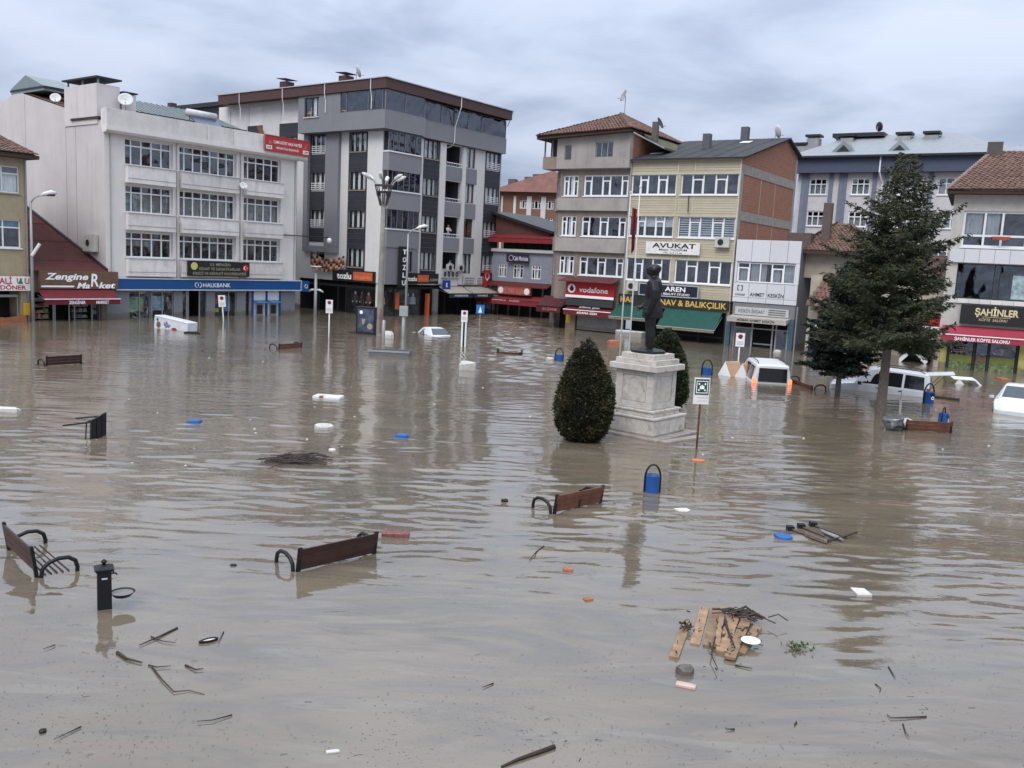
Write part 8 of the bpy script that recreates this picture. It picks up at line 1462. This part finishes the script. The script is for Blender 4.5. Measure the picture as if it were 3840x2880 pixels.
a, b_ = gnd(577, 1228), gnd(702, 1243); v = b_ - a; ln = v.length; t = thing('ice_cream_freezer', 'white printed ice cream chest drifting before the bank', 'freezer', a, math.atan2(v.y, v.x)); t.rotation_euler.y = R_(5); MB().box(0, ln, 0, 0.75, -0.2, 0.78).build('chest', mat('freezer_white', (0.6, 0.62, 0.66), 0.4), t, bevel=0.03); MB().box(0.02, ln - 0.02, -0.004, 0.754, 0.7, 0.72).build('lid_seam', M_PGREY, t)
MB().disc((ln * 0.62, -0.006, 0.05), 0.32, r2=0.24).build('red_print', mat('print_red', (0.3, 0.03, 0.04), 0.5), t); text(t, 'uğur', mat('print_violet', (0.05, 0.03, 0.2), 0.5), ln * 0.4, 0.38, -0.006, 0.3, 0.6, bold=0.03, rot=-0.2); MB().disc((ln * 0.14, -0.006, 0.25), 0.2).build('brown_print', mat('print_brown', (0.2, 0.1, 0.06), 0.5, var=0.6, vs=7), t); MB().disc((ln * 0.1, -0.006, 0.55), 0.1).build('green_print', mat('print_green', (0.03, 0.1, 0.1), 0.5), t); MB().box(ln * 0.1, ln * 0.8, -0.08, -0.01, -0.12, -0.02).build('foot_trim', M_WHITE, t)
for k, (px, py, lab) in enumerate(((2716, 1408, 'white and tan folded board shaped like a tent, left one'), (2780, 1416, 'white and tan folded board shaped like a tent beside the van'))):
    t = thing('folded_board', lab, 'board', gnd(px, py), R_(-55), 'folded boards beside the lit van'); MB().extr([(-0.5, -0.2), (0.0, 0.66), (0.5, -0.2)], -0.02, 0.02).build('end_panel', M_WHITE, t); MB().hexa([(0.0, 0.02, 0.66), (0.0, 1.0, 0.66), (0.5, 1.0, -0.2), (0.5, 0.02, -0.2), (0.03, 0.02, 0.69), (0.03, 1.0, 0.69), (0.54, 1.0, -0.18), (0.54, 0.02, -0.18)]).build('tan_panel', mat('tan_board', (0.42, 0.26, 0.17), 0.7), t); MB().hexa([(0.0, 0.02, 0.66), (0.0, 1.0, 0.66), (-0.5, 1.0, -0.2), (-0.5, 0.02, -0.2), (-0.03, 0.02, 0.69), (-0.03, 1.0, 0.69), (-0.54, 1.0, -0.18), (-0.54, 0.02, -0.18)]).build('white_panel', M_WHITE, t)
t = thing('white_table', 'white table frame floating between van and restaurant', 'table', gnd(3612, 1440), R_(-10)); MB().hexa([(-0.55, -0.3, 0.24), (0.5, -0.3, 0.24), (0.5, 0.35, 0.3), (-0.55, 0.35, 0.3), (-0.55, -0.3, 0.28), (0.5, -0.3, 0.28), (0.5, 0.35, 0.34), (-0.55, 0.35, 0.34)]).build('table_top', M_WHITE, t); MB().extr([(-0.6, -0.2), (0.15, -0.2), (-0.3, 0.31)], -0.28, -0.24).build('side_panel', mat('plate_white', (0, 0, 0)), t); m = MB(); m.tube([(0.46, -0.25, 0.27), (0.85, -0.3, -0.1)], 0.045, 6); m.build('leg', M_WHITE, t)
plank(gnd(3480, 1489), gnd(3598, 1502), 0.3, 'long dark plank behind the stickered blue bin', 0.06, 0.05, M_TWIG, group='dark planks far out'); plank(gnd(3745, 1420), gnd(3775, 1428), 0.5, 'brown plank before the restaurant window', 0.05, 0.06, M_CARD, group='dark planks far out')
# metal junk on the sunk bench
c = gnd(3355, 1612); t = thing('metal_drum', 'crumpled metal drum heaped on the sunk bench near the spruce', 'drum', (c.x, c.y, 0), 0.2); m = MB(); n = 14; m.rings([[(-0.05 + x + r * math.cos(6.283 * k / n), r * math.sin(6.283 * k / n), z + 0.06 * math.cos(6.283 * k / n)) for k in range(n)] for r, x, z in ((0.2, 0.1, -0.1), (0.28, 0.0, 0.12), (0.36, -0.06, 0.38), (0.36, -0.07, 0.46), (0.3, -0.07, 0.44))]); m.build('drum', mat('crumpled_zinc', (0.2, 0.22, 0.23), 0.3, 0.6, var=0.7, vs=6), t, True); hp = MB(); hp.tube([(0.28 * math.cos(k * 0.4), -0.3, 0.05 + 0.12 * math.sin(k * 0.4)) for k in range(9)], 0.03, 6); hp.build('hoop', M_IRON, t)
c = gnd(3398, 1606); t = thing('plastic_sack', 'pale torn plastic sack on the sunk bench', 'sack', (c.x, c.y, 0), 0.4); m = MB(); n = 9; m.rings([[(r * math.cos(6.283 * k / n) * (1 + 0.3 * math.sin(k * 2.2)), r * 0.7 * math.sin(6.283 * k / n), z + 0.05 * math.sin(k * 3.1)) for k in range(n)] for r, z in ((0.38, -0.05), (0.4, 0.12), (0.25, 0.3), (0.06, 0.36))]); m.build('sack', mat('sack_grey', (0.4, 0.39, 0.4), 0.6, var=0.5, vs=9), t)
# uncountable specks of leaf litter and silt crumbs
rnd = random.Random(9); m = MB()
CL = [(rnd.uniform(-50, 3890), 2880 - abs(rnd.gauss(0, 1)) * 380) for _ in range(90)]
for k in range(1500):
    px, py = rnd.uniform(-50, 3890), 2880 - abs(rnd.gauss(0, 1)) * 420
    if rnd.random() < 0.75: cx_, cy_ = rnd.choice(CL); px, py = cx_ + rnd.gauss(0, 130), cy_ + rnd.gauss(0, 45)
    if py < 1500: continue
    if 2440 < px < 2900 and 2250 < py < 2640: continue
    q = gnd(px, py); a = rnd.gauss(0.1, 0.6); l = rnd.uniform(0.004, 0.012) * (1 if rnd.random() < 0.93 else 4); w_ = rnd.uniform(0.0015, 0.004); c_, s_ = math.cos(a), math.sin(a)
    P = [(q.x + x * c_ - y * s_, q.y + x * s_ + y * c_) for x, y in ((-l, -w_), (l, -w_), (l, w_), (-l, w_))]; m.face([(x, y, 0.006) for x, y in P])
m.build('leaf_specks', M_TWIG, kind='stuff')
m = MB(); 
for k in range(90):
    px, py = rnd.uniform(0, 3840), rnd.uniform(1230, 1750); q = gnd(px, py); r = rnd.uniform(0.015, 0.05); m.loft([(q.x, q.y, -0.01, r, r * 0.7), (q.x, q.y, r * 0.4, r * 0.6, r * 0.4)], 6)
m.build('foam_specks', M_FOAM, kind='stuff')
